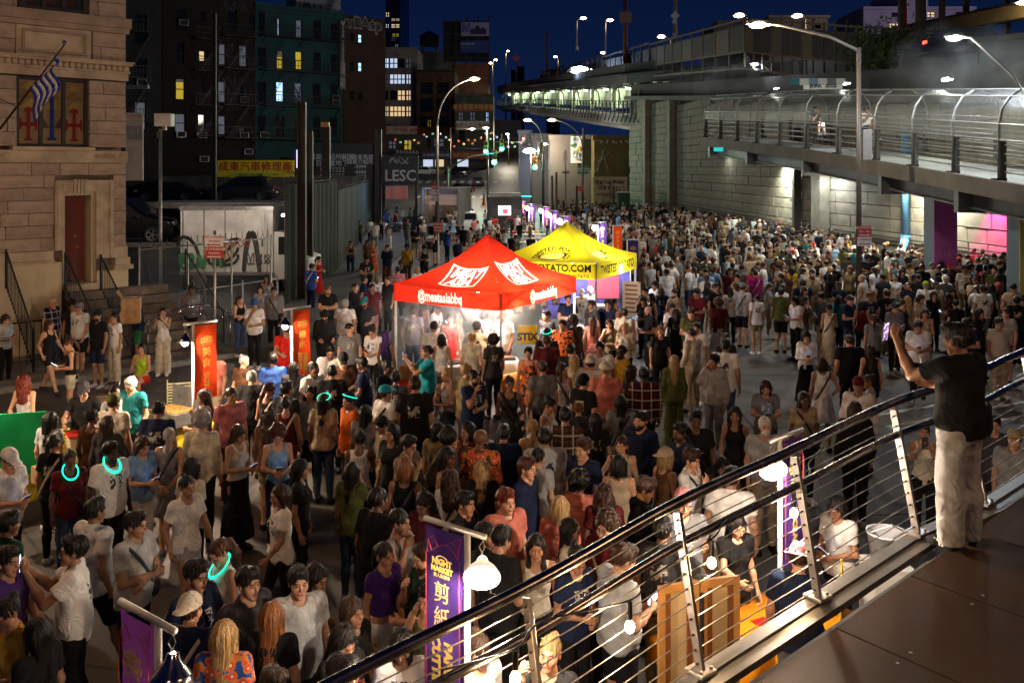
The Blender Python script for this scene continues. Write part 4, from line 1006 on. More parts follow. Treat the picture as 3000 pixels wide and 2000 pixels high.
 MB().box((0,0,0),(.04,.9,.2)).build('grille',BLK,t,loc=(L/2-.0,0,.55));MB().box((0,0,0),(.03,.5,.12)).build('number_plate',WPAINT,t,loc=(-L/2-.005,0,.62))
 return t
def lift(label,loc,L,Wd=2.4,H=2.,rz=0):
 t=thing('car_lift',label,'car lift',loc,rz);MB().box((0,0,H-.08),(L,Wd,.16)).build('platform',DSTEEL,t)
 for sx in(-1,1):
  for sy in(-1,1):MB().box((sx*L*.45,sy*(Wd/2+.1),(H+.2)/2),(.2,.16,H+.2)).build('column',DSTEEL,t)
 MB().box((0,-Wd/2-.02,H-.02),(L,.04,.2)).build('side_rail',STEEL,t)
 return t
Zs=36;p=W(452,712,Zs)
lift('steel parking lift platform carrying the black suv beside the church',(p.x-1.3,Zs+.6,.28),6.2,H=p.z-.28)
car('glossy black suv parked on a lift beside the church corner',(p.x-1.45,Zs+.6,p.z),0,CARB,4.7,H=1.75)
Zs=62;p=W(700,590,Zs)
lift('steel parking lift platform high above the graffiti truck',(p.x-.2,Zs+.6,.28),7.5,H=p.z-.28)
car('dark grey suv parked on the upper lift above the white truck',(p.x+.1,Zs+.6,p.z),math.pi*1.0,CARG,4.6,H=1.7)
lift('steel parking lift beside the garage door',(p.x-5.9,Zs+3.6,.28),5.5,H=2.2);car('dark sedan parked low in the shade left of the upper lift',(p.x-6.,Zs+3.6,2.48),math.pi,CARB,4.5,H=1.45,suv=False)
def squiggle(seed,w,h,n=1,r=.02,turns=5):
 rr=random.Random(seed);m=MB()
 for k in range(n):
  cx=(k+.5)/n*w-w/2;ph=rr.random()*6;a1=rr.uniform(.25,.5)*w/n;a2=rr.uniform(.3,.5)*h;f1=rr.randint(2,4);f2=rr.randint(3,5)
  m.tube([(cx+a1*math.sin(f1*q*turns/10+ph),0,a2*math.cos(f2*q*turns/10+ph*1.3))for q in[i*.22 for i in range(30)]],r,5)
 return m
Zt=34;p0=W(528,805,Zt);p1=W(800,605,Zt)
tk=thing('box_truck','white graffitied box truck parked behind the chain-link fence','truck',((p0.x+p1.x)/2,Zt+1.2,.28));TW=p1.x-p0.x;TH=p1.z-.28;bz=p0.z-.28
MB().box((0,0,(bz+TH)/2),(TW,2.4,TH-bz)).build('cargo_box',WPAINT,tk,bevel=.03)
MB().box((0,-1.22,TH-.06),(TW+.04,.05,.14)).build('top_rail',STEEL,tk);MB().box((0,-1.22,bz+.05),(TW+.04,.05,.12)).build('bottom_rail',STEEL,tk)
dd=MB().box((TW*.30,-1.215,(bz+TH)/2+.1),(.78,.04,1.9)).build('side_door',WPAINT,tk,bevel=.01);MB().box((TW*.30+.3,-1.25,bz+1.2),(.05,.04,.3)).build('handle',BLK,dd)
for k in range(5):MB().box((-TW/2+.1+k*TW/4.4,-1.21,(bz+TH)/2),(.03,.02,TH-bz-.2)).build('side_rib',STEEL,tk)
for i,(sx,sz,w_,h_,sd,n__,mt,r)in enumerate(((-.9,bz+.85,2.0,1.5,3,2,KPRINT,.06),(.45,bz+.85,1.9,1.5,8,2,KPRINT,.06),(-.9,bz+.5,1.7,.6,5,3,newmat('green_spray',(.02,.20,.07),.7)[0],.06),(1.2,bz+.6,.9,.5,12,3,KPRINT,.02),(.2,bz+1.2,1.4,.4,14,3,newmat('red_spray',(.35,.03,.03),.7)[0],.02),(-.2,bz+.95,1.2,.6,21,2,newmat('ochre_spray',(.45,.22,.04),.7)[0],.025))):
 o=squiggle(sd,w_,h_,n__,r).build('graffiti',mt,tk,smooth=True,loc=(sx,-1.235-.012*i,sz));o.scale=(1,.12,1)
pc=W(826,850,Zt);cx=pc.x-tk.location.x
m=MB().prism([(cx-.42,.5),(cx+.95,.5),(cx+.98,1.25),(cx+.45,1.42),(cx+.15,2.25),(cx-.42,2.3)],2.2,(0,-1.1,0));m.build('cab',WPAINT,tk,bevel=.05)
MB().prism([(cx-.15,1.45),(cx+.35,1.45),(cx+.08,2.1),(cx-.15,2.1)],.02,(0,-1.125,0)).build('cab_window',GLASSD,tk)
for x in(cx+.42,-TW*.3):
 w=MB().lathe([(.28,-.14),(.46,-.14),(.48,-.08),(.48,.08),(.46,.14),(.28,.14)],n=20,R=Matrix.Rotation(math.pi/2,3,'X'),c=(x,-.95,.48)).build('wheel',TYRE,tk,smooth=True)
 MB().lathe([(.001,-.02),(.28,-.06),(.28,.05)],n=12,R=Matrix.Rotation(math.pi/2,3,'X'),c=(x,-1.05,.48)).build('hub',STEEL,w)
t=thing('metal_canopy','long pale corrugated canopy edge above the white truck','canopy',W(610,602,37.5));MB().box((0,1.5,0),(5.4,3,.22)).build('roof',SOOTW,t);MB().box((0,-.03,0),(5.4,.04,.24)).build('fascia',STEEL,t)
for s in(-2.5,2.5):MB().box((s,.2,-1.7),(.12,.12,3.3)).build('post',STEEL,t)
gb=thing('garage_building','low grey repair garage behind the lot with a yellow sign on its roof edge','garage',(W(740,500,66).x,68,.28))
MB().box((0,2,2.0),(14,6,4.0)).build('wall',GREY,gb);MB().box((1.7,-1.03,1.6),(3.4,.06,3.1)).build('roller_door',pbr('roller_shutter',(.12,.12,.125),.6),gb)
for k in range(12):MB().box((1.7,-1.08,.2+k*.25),(3.3,.03,.05)).build('slat',STEEL,gb)
sgn=thing('shop_sign','bright yellow repair shop sign with red Chinese characters','sign',W(749,494,64));MB().box((0,.06,0),(5.35,.1,1.15)).build('board',newmat('yellow_sign_paint',(.80,.62,.02),.5)[0],sgn)
text('成東汽車修理廠',.72,RPRINT,(0,0,.1),FR,sgn,bold=.012,spacing=1.05);text('汽車驗車   電腦檢查  大小修理',.2,newmat('green_print',(.02,.22,.06),.6)[0],(.3,0,-.42),FR,sgn)
sg2=thing('small_sign','green and yellow price banner under the yellow repair shop sign','sign',W(735,513,63.6));MB().box((0,.02,0),(3.0,.03,.34)).build('board',newmat('lime_banner',(.45,.52,.06),.6)[0],sg2);text('INSPECTION  檢驗',.2,KPRINT,(0,0,0),FR,sg2)
# - tenements
UT=Vector((.785,.62,0)).normalized();NT=Vector((UT.y,-UT.x,0));RT=Matrix((UT,NT,Vector((0,0,1)))).transposed()
RT=Matrix((UT,-NT,Vector((0,0,1)))).transposed()
TP=Vector((W(1005,500,80).x,80,0))
def ts(px,py):
 dx,dy,dz=(px-1500)/FPX,1.,-(py-HOR)/FPX
 t=TP.dot(NT)/(dx*NT.x+dy*NT.y);p=Vector((dx*t,dy*t,CH+dz*t));return(p-TP).dot(UT),p.z
def tbox(mb,s0,s1,z0,z1,y0,y1):return mb.box(RT@Vector(((s0+s1)/2,(y0+y1)/2,(z0+z1)/2)),(abs(s1-s0),abs(y1-y0),abs(z1-z0)),R=RT)
LITS={'w':LITW,'c':LITC,'y':LITY,'d':LITD,'b':LITB,'k':GLASSD}
def facade(name,label,px0,px1,ytop,mat,wins,cat='building',trim=None,depth=12,escape=None,top=None):
 """wins: list of (px0,px1,py0,py1,light)"""
 s0,_=ts(px0,400);s1,_=ts(px1,400);zt=ts((px0+px1)/2,ytop)[1]if top is None else top
 b=thing(name,label,cat,TP)
 m=MB();tbox(m,s0,s1,0,zt,.12,depth);m.build('core',mat,b)
 R_=[]
 for a,c,y0,y1,k in wins:
  sa,za=ts(a,y1);sb,zb=ts(c,y0);R_.append((sa,sb,za,zb,k))
 ss=sorted({s0,s1}|{r[0]for r in R_}|{r[1]for r in R_});m=MB()
 for a,c in zip(ss,ss[1:]):
  if c-a<.01:continue
  mid=(a+c)/2;hs_=sorted([(r[2],r[3])for r in R_ if r[0]<=mid<=r[1]]);z=0
  for h0,h1 in hs_:
   if h0>z:tbox(m,a,c,z,h0,-.12,.12)
   z=max(z,h1)
  if z<zt:tbox(m,a,c,z,zt,-.12,.12)
 m.build('wall',mat,b)
 if trim is not False:
  m=MB();tbox(m,s0-.1,s1+.1,zt-.15,zt+.1,-.45,.0);tbox(m,s0-.05,s1+.05,zt-.5,zt-.16,-.3,-.13);m.build('cornice',trim or mat,b)
 for sa,sb,za,zb,k in R_:
  m=MB();tbox(m,sa-.08,sb+.08,za-.13,za-.005,-.2,-.122);m_=m.build('window',trim or mat,b)
  m=MB();tbox(m,sa,sb,za,zb,.06,.1);m.build('pane',LITS[k],m_)
  m=MB();zm=(za+zb)/2;w=.035
  for q in((sa,sa+w*1.6,za,zb),(sb-w*1.6,sb,za,zb),(sa+w*1.6,sb-w*1.6,zm-w,zm+w),(sa+w*1.6,sb-w*1.6,zb-w*1.6,zb),(sa+w*1.6,sb-w*1.6,za,za+w*1.6)):tbox(m,*q,.02,.058)
  m.build('sash',DARKG,m_)
  if k in 'wcby' and(sb-sa)>.5 and rs.random()<.6:
   m=MB();tbox(m,sa+.06,sb-.06,zb-(zb-za)*rs.uniform(.15,.5),zb-.06,.045,.05);m.build('blind',memo('blind',lambda:newmat('window_blind',(.5,.45,.36),.8)[0]),m_)
 return b
def fire_escape(b,px0,px1,rows,mat=IRON):
 s0,_=ts(px0,300);s1,_=ts(px1,300);zs_=[ts((px0+px1)/2,y)[1]for y in rows]
 for i,z in enumerate(zs_):
  m=MB();tbox(m,s0,s1,z-.05,z,-1.2,-.13)
  for k in range(int((s1-s0)/.25)+1):q=s0+k*.25;tbox(m,q-.012,q+.012,z,z+.85,-1.2,-1.17)
  tbox(m,s0,s1,z+.83,z+.88,-1.21,-1.16);tbox(m,s0,s1,z+.42,z+.45,-1.2,-1.17)
  for q in(s0+.2,(s0+s1)/2,s1-.2):m.bar(RT@Vector((q,-1.15,z-.05)),RT@Vector((q,-.13,z-.7)),.05)
  m.build('fire_escape',mat,b)
  if i+1<len(zs_):
   z2=zs_[i+1];lo_,hi_=(z2,z)if z2<z else(z,z2);m=MB()
   a=RT@Vector((s0+.5,-.9,lo_));c=RT@Vector((s0+2.2,-.9,hi_));a2=RT@Vector((s0+.5,-.5,lo_));c2=RT@Vector((s0+2.2,-.5,hi_))
   m.bar(a,c,.04);m.bar(a2,c2,.04)
   for q in range(9):m.bar(a+(c-a)*(q+.5)/9,a2+(c2-a2)*(q+.5)/9,.14,.02)
   m.build('ladder',mat,b)
def acs(b,pts):
 for px,py in pts:
  s,z=ts(px,py);m=MB();tbox(m,s-.36,s+.36,z-.24,z+.24,-.5,-.125);a=m.build('air_conditioner',DARKG,b)
  m=MB()
  for q in(-.34,.34):tbox(m,s+q-.02,s+q+.02,z-.22,z+.22,-.52,-.502)
  for q in(-.22,.20):tbox(m,s-.34,s+.34,z+q,z+q+.02,-.52,-.502)
  m.build('grille',STEEL,a)
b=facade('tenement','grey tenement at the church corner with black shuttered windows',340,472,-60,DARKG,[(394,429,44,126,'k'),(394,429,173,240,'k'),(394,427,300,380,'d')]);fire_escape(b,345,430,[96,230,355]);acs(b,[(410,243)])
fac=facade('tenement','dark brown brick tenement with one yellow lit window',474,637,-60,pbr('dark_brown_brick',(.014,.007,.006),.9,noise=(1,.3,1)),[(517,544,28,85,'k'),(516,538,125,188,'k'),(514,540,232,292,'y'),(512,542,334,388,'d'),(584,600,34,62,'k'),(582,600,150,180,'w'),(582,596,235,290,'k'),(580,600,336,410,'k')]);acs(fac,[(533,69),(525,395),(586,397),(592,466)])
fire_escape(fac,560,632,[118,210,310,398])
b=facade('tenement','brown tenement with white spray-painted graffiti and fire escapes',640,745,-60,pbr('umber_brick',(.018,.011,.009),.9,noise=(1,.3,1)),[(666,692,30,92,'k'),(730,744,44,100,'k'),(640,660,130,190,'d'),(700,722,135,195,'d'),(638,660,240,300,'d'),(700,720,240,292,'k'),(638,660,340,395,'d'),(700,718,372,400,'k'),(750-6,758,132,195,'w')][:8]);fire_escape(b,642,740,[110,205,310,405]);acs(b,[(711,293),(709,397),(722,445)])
for i,(px,py,w_,h_,sd,n__)in enumerate(((690,150,2.2,1.3,31,2),(684,255,2.,1.5,33,2),(690,22,2,.8,35,2))):
 s,z=ts(px,py);o=squiggle(sd,w_,h_,n__,.02).build('graffiti',memo('dimg',lambda:newmat('faded_spray',(.10,.10,.11),.7)[0]),b,smooth=True);o.location=RT@Vector((s,-.135-.01*i,z));o.rotation_euler=RT.to_euler();o.scale=(1,.15,1)
tb=facade('tenement','teal painted tenement with several lit windows and black fire escapes',746,1004,28,TEAL,
  [(812,818,55,105,'c'),(866,884,60,110,'d'),(916,938,62,115,'k'),(967,986,70,118,'k'),(810,829,150,202,'y'),(864,884,152,204,'y'),(916,937,155,208,'k'),(967,985,160,212,'k'),(808,830,241,298,'b'),(862,884,244,302,'d'),(914,937,246,306,'k'),(966,986,248,308,'k'),
   (807,831,342,402,'k'),(862,883,343,400,'k'),(914,936,342,404,'k'),(962,985,344,400,'k'),(752,778,140,195,'k'),(752,778,240,300,'k'),(752,776,338,396,'k'),(756,774,38,92,'k')]);fire_escape(tb,756,985,[116,213,314,408]);acs(tb,[(977,288),(977,303),(767,396)])
s,z=ts(878,450);m=MB();tbox(m,s-.35,s+.35,z-1.2,z+.3,-.2,-.13);m.build('lit_doorway',emit('violet_lit_door',(.55,.5,1),2.2),tb)
for px,h_ in((855,1.8),(852,.6)):
 o=squiggle(int(px),1.4,h_*1.4,1,.05).build('graffiti',KPRINT,tb,smooth=True);s,z=ts(px,270 if h_>1 else 350);o.location=RT@Vector((s,-.14,z));o.rotation_euler=RT.to_euler();o.scale=(1,.15,1)
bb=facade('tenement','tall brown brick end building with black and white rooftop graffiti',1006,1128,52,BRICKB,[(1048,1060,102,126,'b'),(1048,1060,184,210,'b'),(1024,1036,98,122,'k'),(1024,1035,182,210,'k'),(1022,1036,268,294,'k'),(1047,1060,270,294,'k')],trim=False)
s0,z=ts(1066,72)
for i,(ch,dx)in enumerate(zip('mBAtp',(-1.45,-.7,.05,.75,1.4))):
 text(ch,1.5,memo('sg',lambda:newmat('silver_graffiti',(.20,.20,.19),.7)[0]),RT@Vector((s0+dx,-.15,z)),RT@FR,bb,name='graffiti',bold=.05);text(ch,1.2,KPRINT,RT@Vector((s0+dx,-.19,z)),RT@FR,bb,name='graffiti',bold=.0)
s,z=ts(998,165);R2=RT@FR
vs=thing('vertical_sign','tall narrow sign with a phone number and Chinese characters on the teal tenement','sign',TP+RT@Vector((s,-.4,0)));MB().box(RT@Vector((0,.1,(ts(998,65)[1]+ts(998,262)[1])/2)),(.66,.15,ts(998,62)[1]-ts(998,264)[1]),R=RT).build('board',pbr('black_sign',(.02,.02,.02),.5),vs)
for i,ch in enumerate('925-2000買賣介紹所'):text(ch,.56,memo('sl',lambda:newmat('silver_lettering',(.40,.37,.35),.5)[0]),RT@Vector((0,-.0,ts(998,76)[1]-(ts(998,76)[1]-ts(998,258)[1])*i/12.2)),R2,vs,bold=.02)
text('212',.3,WPRINT,RT@Vector((0,-.0,ts(998,67)[1])),R2,vs)
rw=thing('rooftop_bulkhead','white graffitied rooftop bulkhead with a metal stair','rooftop structure',TP);sa,za=ts(912,32);sb,zb=ts(1046,-20);m=MB();tbox(m,sa,sb,za-1.6,zb+2,3,5);m.build('wall',pbr('grubby_white_wall',(.30,.30,.32),.8,dirt=(.8,(.1,.1,.1),.8)),rw)
m=MB();a=RT@Vector((ts(968,36)[0],2.4,za-.9));c=RT@Vector((ts(1030,0)[0],2.4,zb+.6))
for y in(0,.9):m.bar(a+RT@Vector((0,-y,0)),c+RT@Vector((0,-y,0)),.08,.25)
for q in range(10):m.bar(a+(c-a)*(q+.5)/10,a+(c-a)*(q+.5)/10+RT@Vector((0,-.9,0)),.3,.05)
m.build('stair',STEEL,rw)
o=squiggle(77,3,1.3,3,.05).build('graffiti',KPRINT,rw,smooth=True);o.location=RT@Vector((ts(945,14)[0],2.95,za+.6));o.rotation_euler=RT.to_euler();o.scale=(1,.1,1)
nb=thing('painted_sign_wall','dark wall painted with white Chinese characters and telephone numbers','sign wall',W(1010,500,72));MB().box((0,.2,-1.5),(4.6,.3,7.2)).build('wall',pbr('black_wall',(.022,.022,.024),.8),nb)
WP2=newmat('chalky_white_paint',(.45,.45,.47),.8)[0]
text('職業介紹所招租\n百老匯地下\n126-2222\n125-5555',.52,WP2,(-1.0,.03,.3),FR,nb,line=.95);text('新加坡星馬銀行\n職業介紹所\n-9999\n-6666\n-3333\n-5555\n27-5155',.42,WP2,(1.2,.03,-.1),FR,nb,line=.9)
lb=thing('billboard','black billboard painted with large grey letters LESC','billboard',W(1171,496,74));MB().box((0,.2,0),(2.95,.25,2.25)).build('board',pbr('black_board',(.02,.02,.022),.7),lb);text('LESC',1.25,newmat('grey_letter',(.38,.38,.38),.7)[0],(.05,.06,-.55),FR,lb,bold=.02,sx=.95)
o=squiggle(51,1.6,.6,2,.03).build('graffiti',GPRAF,lb,smooth=True,loc=(-.1,.06,.7));o.scale=(1,.15,1)
for s in(-1.3,1.3):MB().box((s,.3,-2.6),(.2,.2,3.2)).build('leg',DSTEEL,lb)
pk=thing('pink_banner','pink cloth banner hanging below the black billboard','banner',W(1163,565,73));m=MB()
for i in range(12):x0,x1=-.88+i*.147,-.88+(i+1)*.147;m.quad((x0,.04*math.sin(i),-.5),(x1,.04*math.sin(i+1),-.5),(x1,.04*math.sin(i+1),.5),(x0,.04*math.sin(i),.5))
o=m.build('cloth',newmat('pink_cloth',(.62,.22,.19),.8)[0],pk);q=o.modifiers.new('s','SOLIDIFY');q.thickness=.01
MB().box((0,.02,.52),(1.85,.05,.05)).build('rod',STEEL,pk)
# - far street: buildings that face the camera
def block_building(name,label,px0,px1,ytop,Z,mat,wins=(),depth=14,cat='building',trim=None,z0=0.,roof=()):
 a=W(px0,ytop,Z);c=W(px1,ytop,Z);t=thing(name,label,cat,(a.x,Z,z0));w=c.x-a.x;h=a.z-z0
 R_=[]
 for x0,x1,y0,y1,k in wins:p=W(x0,y1,Z);q=W(x1,y0,Z);R_.append((p.x-a.x,q.x-a.x,p.z-z0,q.z-z0,k))
 MB().box((w/2,depth/2+.3,h/2),(w,depth,h)).build('core',mat,t)
 m=MB();ss=sorted({0,w}|{r[0]for r in R_}|{r[1]for r in R_})
 for s0,s1 in zip(ss,ss[1:]):
  if s1-s0<.02:continue
  mid=(s0+s1)/2;z=0
  for h0,h1 in sorted((r[2],r[3])for r in R_ if r[0]<=mid<=r[1]):
   if h0>z:m.box(((s0+s1)/2,0,(z+h0)/2),(s1-s0,.6,h0-z))
   z=max(z,h1)
  if z<h:m.box(((s0+s1)/2,0,(z+h)/2),(s1-s0,.6,h-z))
 m.build('wall',mat,t)
 if trim is not False:MB().box((w/2,-.4,h-.25),(w+.4,.8,.5)).build('cornice',trim or mat,t)
 for s0,s1,h0,h1,k in R_:
  f=MB().box(((s0+s1)/2,-.42,h0-.12),(s1-s0+.3,.3,.22)).build('window',trim or mat,t)
  MB().box(((s0+s1)/2,.2,(h0+h1)/2),(s1-s0,.05,h1-h0)).build('pane',LITS[k],f)
  fw_=max(.05,Z*.0011);m=MB();m.box(((s0+s1)/2,.12,(h0+h1)/2),(fw_,.05,h1-h0));m.box(((s0+s1)/2,.13,(h0+h1)/2),(s1-s0,.04,fw_));m.build('glazing_bar',DARKG,f)
 return t
wl=[]
for r,(y0,y1)in enumerate(((172,200),(219,246),(266,294),(313,341))):
 for c,(x0,x1)in enumerate(((1128,1138),(1143,1164),(1166,1186),(1191,1203))):wl.append((x0,x1,y0,y1,('bckd','dccc','kkww','wwww')[r][c]))
block_building('loft_building','pale loft building with four rows of brightly lit windows',1126,1222,140,215,TAN,wl)
block_building('arched_building','brown brick building with tall arched upper windows',1220,1332,206,205,BRICKR,[(1231,1268,242,275,'k'),(1280,1316,242,275,'k'),(1231,1268,288,327,'k'),(1280,1316,288,327,'k'),(1231,1268,340,372,'k'),(1253,1262,352,372,'y'),(1280,1316,340,372,'k')][:5]+[(1253,1262,352,372,'y'),(1280,1316,340,372,'k')],trim=pbr('green_cornice',(.02,.035,.025),.8))
block_building('rooftop_house','grey clad building with white graffiti walls behind the arched building',1222,1325,152,240,pbr('grey_cladding',(.11,.10,.12),.8,dirt=(.2,(.03,.03,.03),.9)),[])
cb=block_building('corner_building','dark corner building hung with red and white Chinese signs',1332,1445,276,192,GREY,[(1345,1356,330,352,'d'),(1378,1391,330,352,'d'),(1425,1430,330,360,'b'),(1345,1362,382,412,'k')])
block_building('upper_block','dark tower block behind the corner building',1329,1432,188,240,BRICKR,[])
def flat_sign(name,label,px0,px1,y0,y1,Z,mat,body,size,tm,sx=1.,depth=.12,cat='sign',border=None,line=1.):
 a=W(px0,y0,Z);c=W(px1,y1,Z);t=thing(name,label,cat,((a.x+c.x)/2,Z,(a.z+c.z)/2));MB().box((0,depth/2+.01,0),(c.x-a.x,depth,a.z-c.z)).build('board',mat,t)
 if border:
  m=MB();w,h=c.x-a.x,a.z-c.z
  for q in((0,h/2,w,.04*h),(0,-h/2,w,.04*h)):m.box((q[0],-.01,q[1]),(q[2],.04,q[3]))
  for q in(-w/2,w/2):m.box((q,-.01,0),(.04*h,.04,h*1.04))
  m.build('border',border,t)
 if body:text(body,size,tm,(0,-.0,0),FR,t,sx=sx,bold=.01,line=line)
 return t
REDS=newmat('red_sign_paint',(.30,.02,.015),.5)[0];GOLDP=newmat('gold_print',(.6,.35,.05),.5)[0]
flat_sign('shop_sign','faded red Chinese sign high on the corner building',1333,1441,306,325,191,REDS,'東方茶葉海味參茸',1.14,GOLDP,border=GOLDP,sx=.95)
flat_sign('shop_sign','white Chinese banner with red characters on the corner building',1336,1435,355,381,191,WPAINT,'美國今日已營保險',1.02,RPRINT,sx=.95)
flat_sign('shop_sign','cream restaurant banner with scattered red characters left of the arched building',1131,1222,370,393,186,TAN,'又一村酒樓 餐廳',.9,RPRINT,sx=1.)
flat_sign('shop_awning','red shop awning with yellow lettering by the green traffic lights',1324,1425,444,466,186,REDS,'鴻運大酒樓 WELCOME',.8,GOLDP,sx=.8)
flat_sign('shop_awning','blue shop awning with white lettering beside the red awning',1236,1322,444,466,186,newmat('blue_awning',(.02,.03,.14),.5)[0],'C. WONG BROS INC',.72,WPRINT,sx=.8)
flat_sign('shop_sign','dark shop front covered in numerals left of the blue awning',1150,1235,440,452,185,BLK,'3446666',1.1,WP2,sx=1.2)
for i,(a,c,k)in enumerate(((1150,1180,'w'),(1240,1268,'c'),(1275,1300,'w'),(1340,1372,'c'))):
 p=W((a+c)/2,478,187);q=thing('shop_window','lit shop window under the %s'%('dark numeral shop front','left half of the blue awning','right half of the blue awning','red awning')[i],'shop window',p);MB().box((0,0,0),((c-a)*187/FPX,.1,1.4)).build('pane',LITS[k],q);MB().box((0,-.06,-.8),((c-a)*187/FPX+.2,.1,.1)).build('sill',GREY,q)
block_building('shop_building','low row of shops below the lit loft building',1128,1332,395,188,pbr('soot_facade',(.08,.07,.065),.9,dirt=(.3,(.03,.03,.03),.8)),[(1140,1160,415,435,'d'),(1185,1205,412,438,'y'),(1250,1262,405,432,'k'),(1272,1300,408,428,'d')])
bt=block_building('glass_tower','blue glass skyscraper rising behind the tenements with scattered lit floors',1130,1173,-60,480,pbr('blue_curtain_wall',(.015,.035,.10),.25,noise=(.06,.3,1)),[(1131,1140,38,50,'w'),(1147,1170,56,62,'w'),(1131,1139,72,82,'c'),(1147,1170,72,82,'w'),(1150,1168,100,108,'y'),(1158,1166,132,137,'c'),(1147,1158,112,120,'d')],trim=False,depth=40)
m=MB()
for k in range(6):m.box((3.7,-.45,150-6*k*.55),(7.6,.2,.5))
bf=thing('rooftop_billboard','dark rooftop billboard frame with a lilac white poster above a blue one','billboard',W(1366,130,200));u=200/FPX
m=MB()
for x in(-66,-30,0,35,66):
 m.bar((x*u,0,-55*u),(x*u,0,(72+(x+66)*.1)*u),.35)
for z in(-40,-5,30,66):m.bar((-66*u,0,z*u),(66*u,0,z*u),.3)
for x in(-66,0):m.bar((x*u,0,-55*u),((x+66)*u,0,-5*u),.2);m.bar((x*u,2,-55*u),((x+60)*u,2,60*u),.2)
m.build('frame',IRON,bf);MB().box((0,1,10*u),(132*u,.8,118*u)).build('backing',DARKG,bf)
MB().box((26*u,-.3,43*u),(82*u,.2,40*u)).build('poster',newmat('lilac_white_poster',(.33,.30,.48),.6)[0],bf);text('BLUE\nMAN\nGROUP',11*u,BLU,(0*u,-.42,47*u),FR,bf,bold=.04,line=.8)
m=MB();rr=random.Random(6);m.prism([(12*u,28*u),(12*u,40*u),(18*u,46*u),(24*u,43*u),(30*u,54*u),(36*u,54*u),(42*u,44*u),(50*u,48*u),(58*u,44*u),(58*u,28*u)],.05,(0,-.45,0));m.build('poster_silhouette',newmat('poster_navy',(.02,.02,.07),.6)[0],bf)
MB().box((26*u,-.3,-8*u),(82*u,.2,36*u)).build('poster',newmat('blue_poster',(.02,.05,.22),.6)[0],bf);text('LOVE JESHA?',8*u,WPRINT,(5*u,-.42,0*u),FR,bf);text('redfinite-unique tower',5*u,newmat('teal_print',(.05,.35,.3),.6)[0],(5*u,-.42,-10*u),FR,bf)
wt=thing('water_tank','wooden rooftop water tank with conical roof left of the billboard','water tank',W(1258,118,210));u=210/FPX
MB().lathe([(28*u,-18*u),(28*u,12*u),(30*u,12*u),(4*u,26*u)],n=18).build('tank',DARKG,wt);
for k in range(4):MB().box((20*u*(1 if k%2 else-1),20*u*(1 if k>1 else-1),-26*u),(.4,.4,18*u)).build('leg',IRON,wt)
def pier(px0,px1,y0,Z,mat,name,label,extra=()):return block_building(name,label,px0,px1,y0,Z,mat,extra,depth=8)
pier(1521,1560,382,118,pbr('pale_blue_wall',(.10,.11,.14),.8,dirt=(.3,(.08,.08,.09),.8)),'kiosk_building','narrow pale building with strung lanterns right of the avenue',[(1530,1555,400,430,'k')])
pier(1560,1612,392,116,pbr('grey_brown_wall',(.07,.06,.05),.85,dirt=(.4,(.06,.05,.05),.8)),'brick_building','grey-brown building behind the small traffic lights',[(1575,1585,415,470,'k'),(1614-12,1609,415,465,'k')])
gp=pier(1612,1740,396,108,pbr('grimy_wall',(.12,.10,.08),.85,dirt=(.35,(.08,.07,.07),.85)),'poster_building','grimy pale building with a green pictorial poster on its front')
po=flat_sign('poster','tall framed green and white poster on the grimy building',1672,1705,399,478,107,WPAINT,'',1,WPRINT,cat='poster');rr=random.Random(8)
for k in range(26):
 c=rr.choice(('green','yellow','white','light blue','olive green'));MB().box((rr.uniform(-.5,.5),-.02-.004*k,rr.uniform(-1.4,1.4)),(rr.uniform(.08,.4),.02,rr.uniform(.08,.5))).build('printed_shape',newmat('poster_'+str(k),COL[c],.7)[0],po)
yb=pier(1740,1846,398,104,pbr('ochre_wall',(.17,.105,.035),.8,noise=(.4,.2,1)),'mural_building','ochre wall with a white painted K and PETC graffiti')
text('→PETC',1.0,newmat('chalk_graffiti',(.48,.45,.40),.7)[0],(W(1798,411,103.6)-yb.location),FR,yb,name='graffiti',bold=.03,sx=1.3)
m=MB();
for pa,pb in(((1749,502),(1770,440)),((1765,440),(1782,500)),((1757,476),(1790,443)),((1753,470),(1757,474))):m.bar(W(*pa,103.6)-yb.location,W(*pb,103.6)-yb.location,.3,.03)
m.build('graffiti',newmat('white_graffiti',(.45,.42,.38),.8)[0],yb)
lw=flat_sign('hoarding','cream plywood hoarding scrawled with black graffiti below the mural wall',1738,1838,518,592,92,pbr('cream_hoarding',(.42,.34,.22),.8,dirt=(.7,(.2,.16,.1),.6)),'',1,KPRINT,cat='hoarding')
for i,(x,z,w_,h_,sd,n__,r)in enumerate(((-.7,.7,1.6,.5,5,4,.03),(.8,.75,1.2,.4,9,3,.03),(-.6,.2,1.4,.5,12,3,.025),(.9,.0,1.0,.7,15,2,.02),(-.6,-.5,1.6,.3,19,5,.015),(.7,-.75,1.6,.3,23,5,.015))):
 o=squiggle(sd,w_,h_,n__,r).build('graffiti',KPRINT,lw,smooth=True,loc=(x,-.03-.01*i,z));o.scale=(1,.15,1)
wb=thing('dumpster','dark green metal cabinet against the masonry corner','cabinet',W(1829,592,88));MB().box((0,.5,0),(1.1,.9,1.8)).build('body',newmat('dark_green_metal',(.01,.06,.03),.5)[0],wb,bevel=.03);MB().box((0,.45,.93),(1.2,1.05,.08)).build('lid',WPAINT,wb)
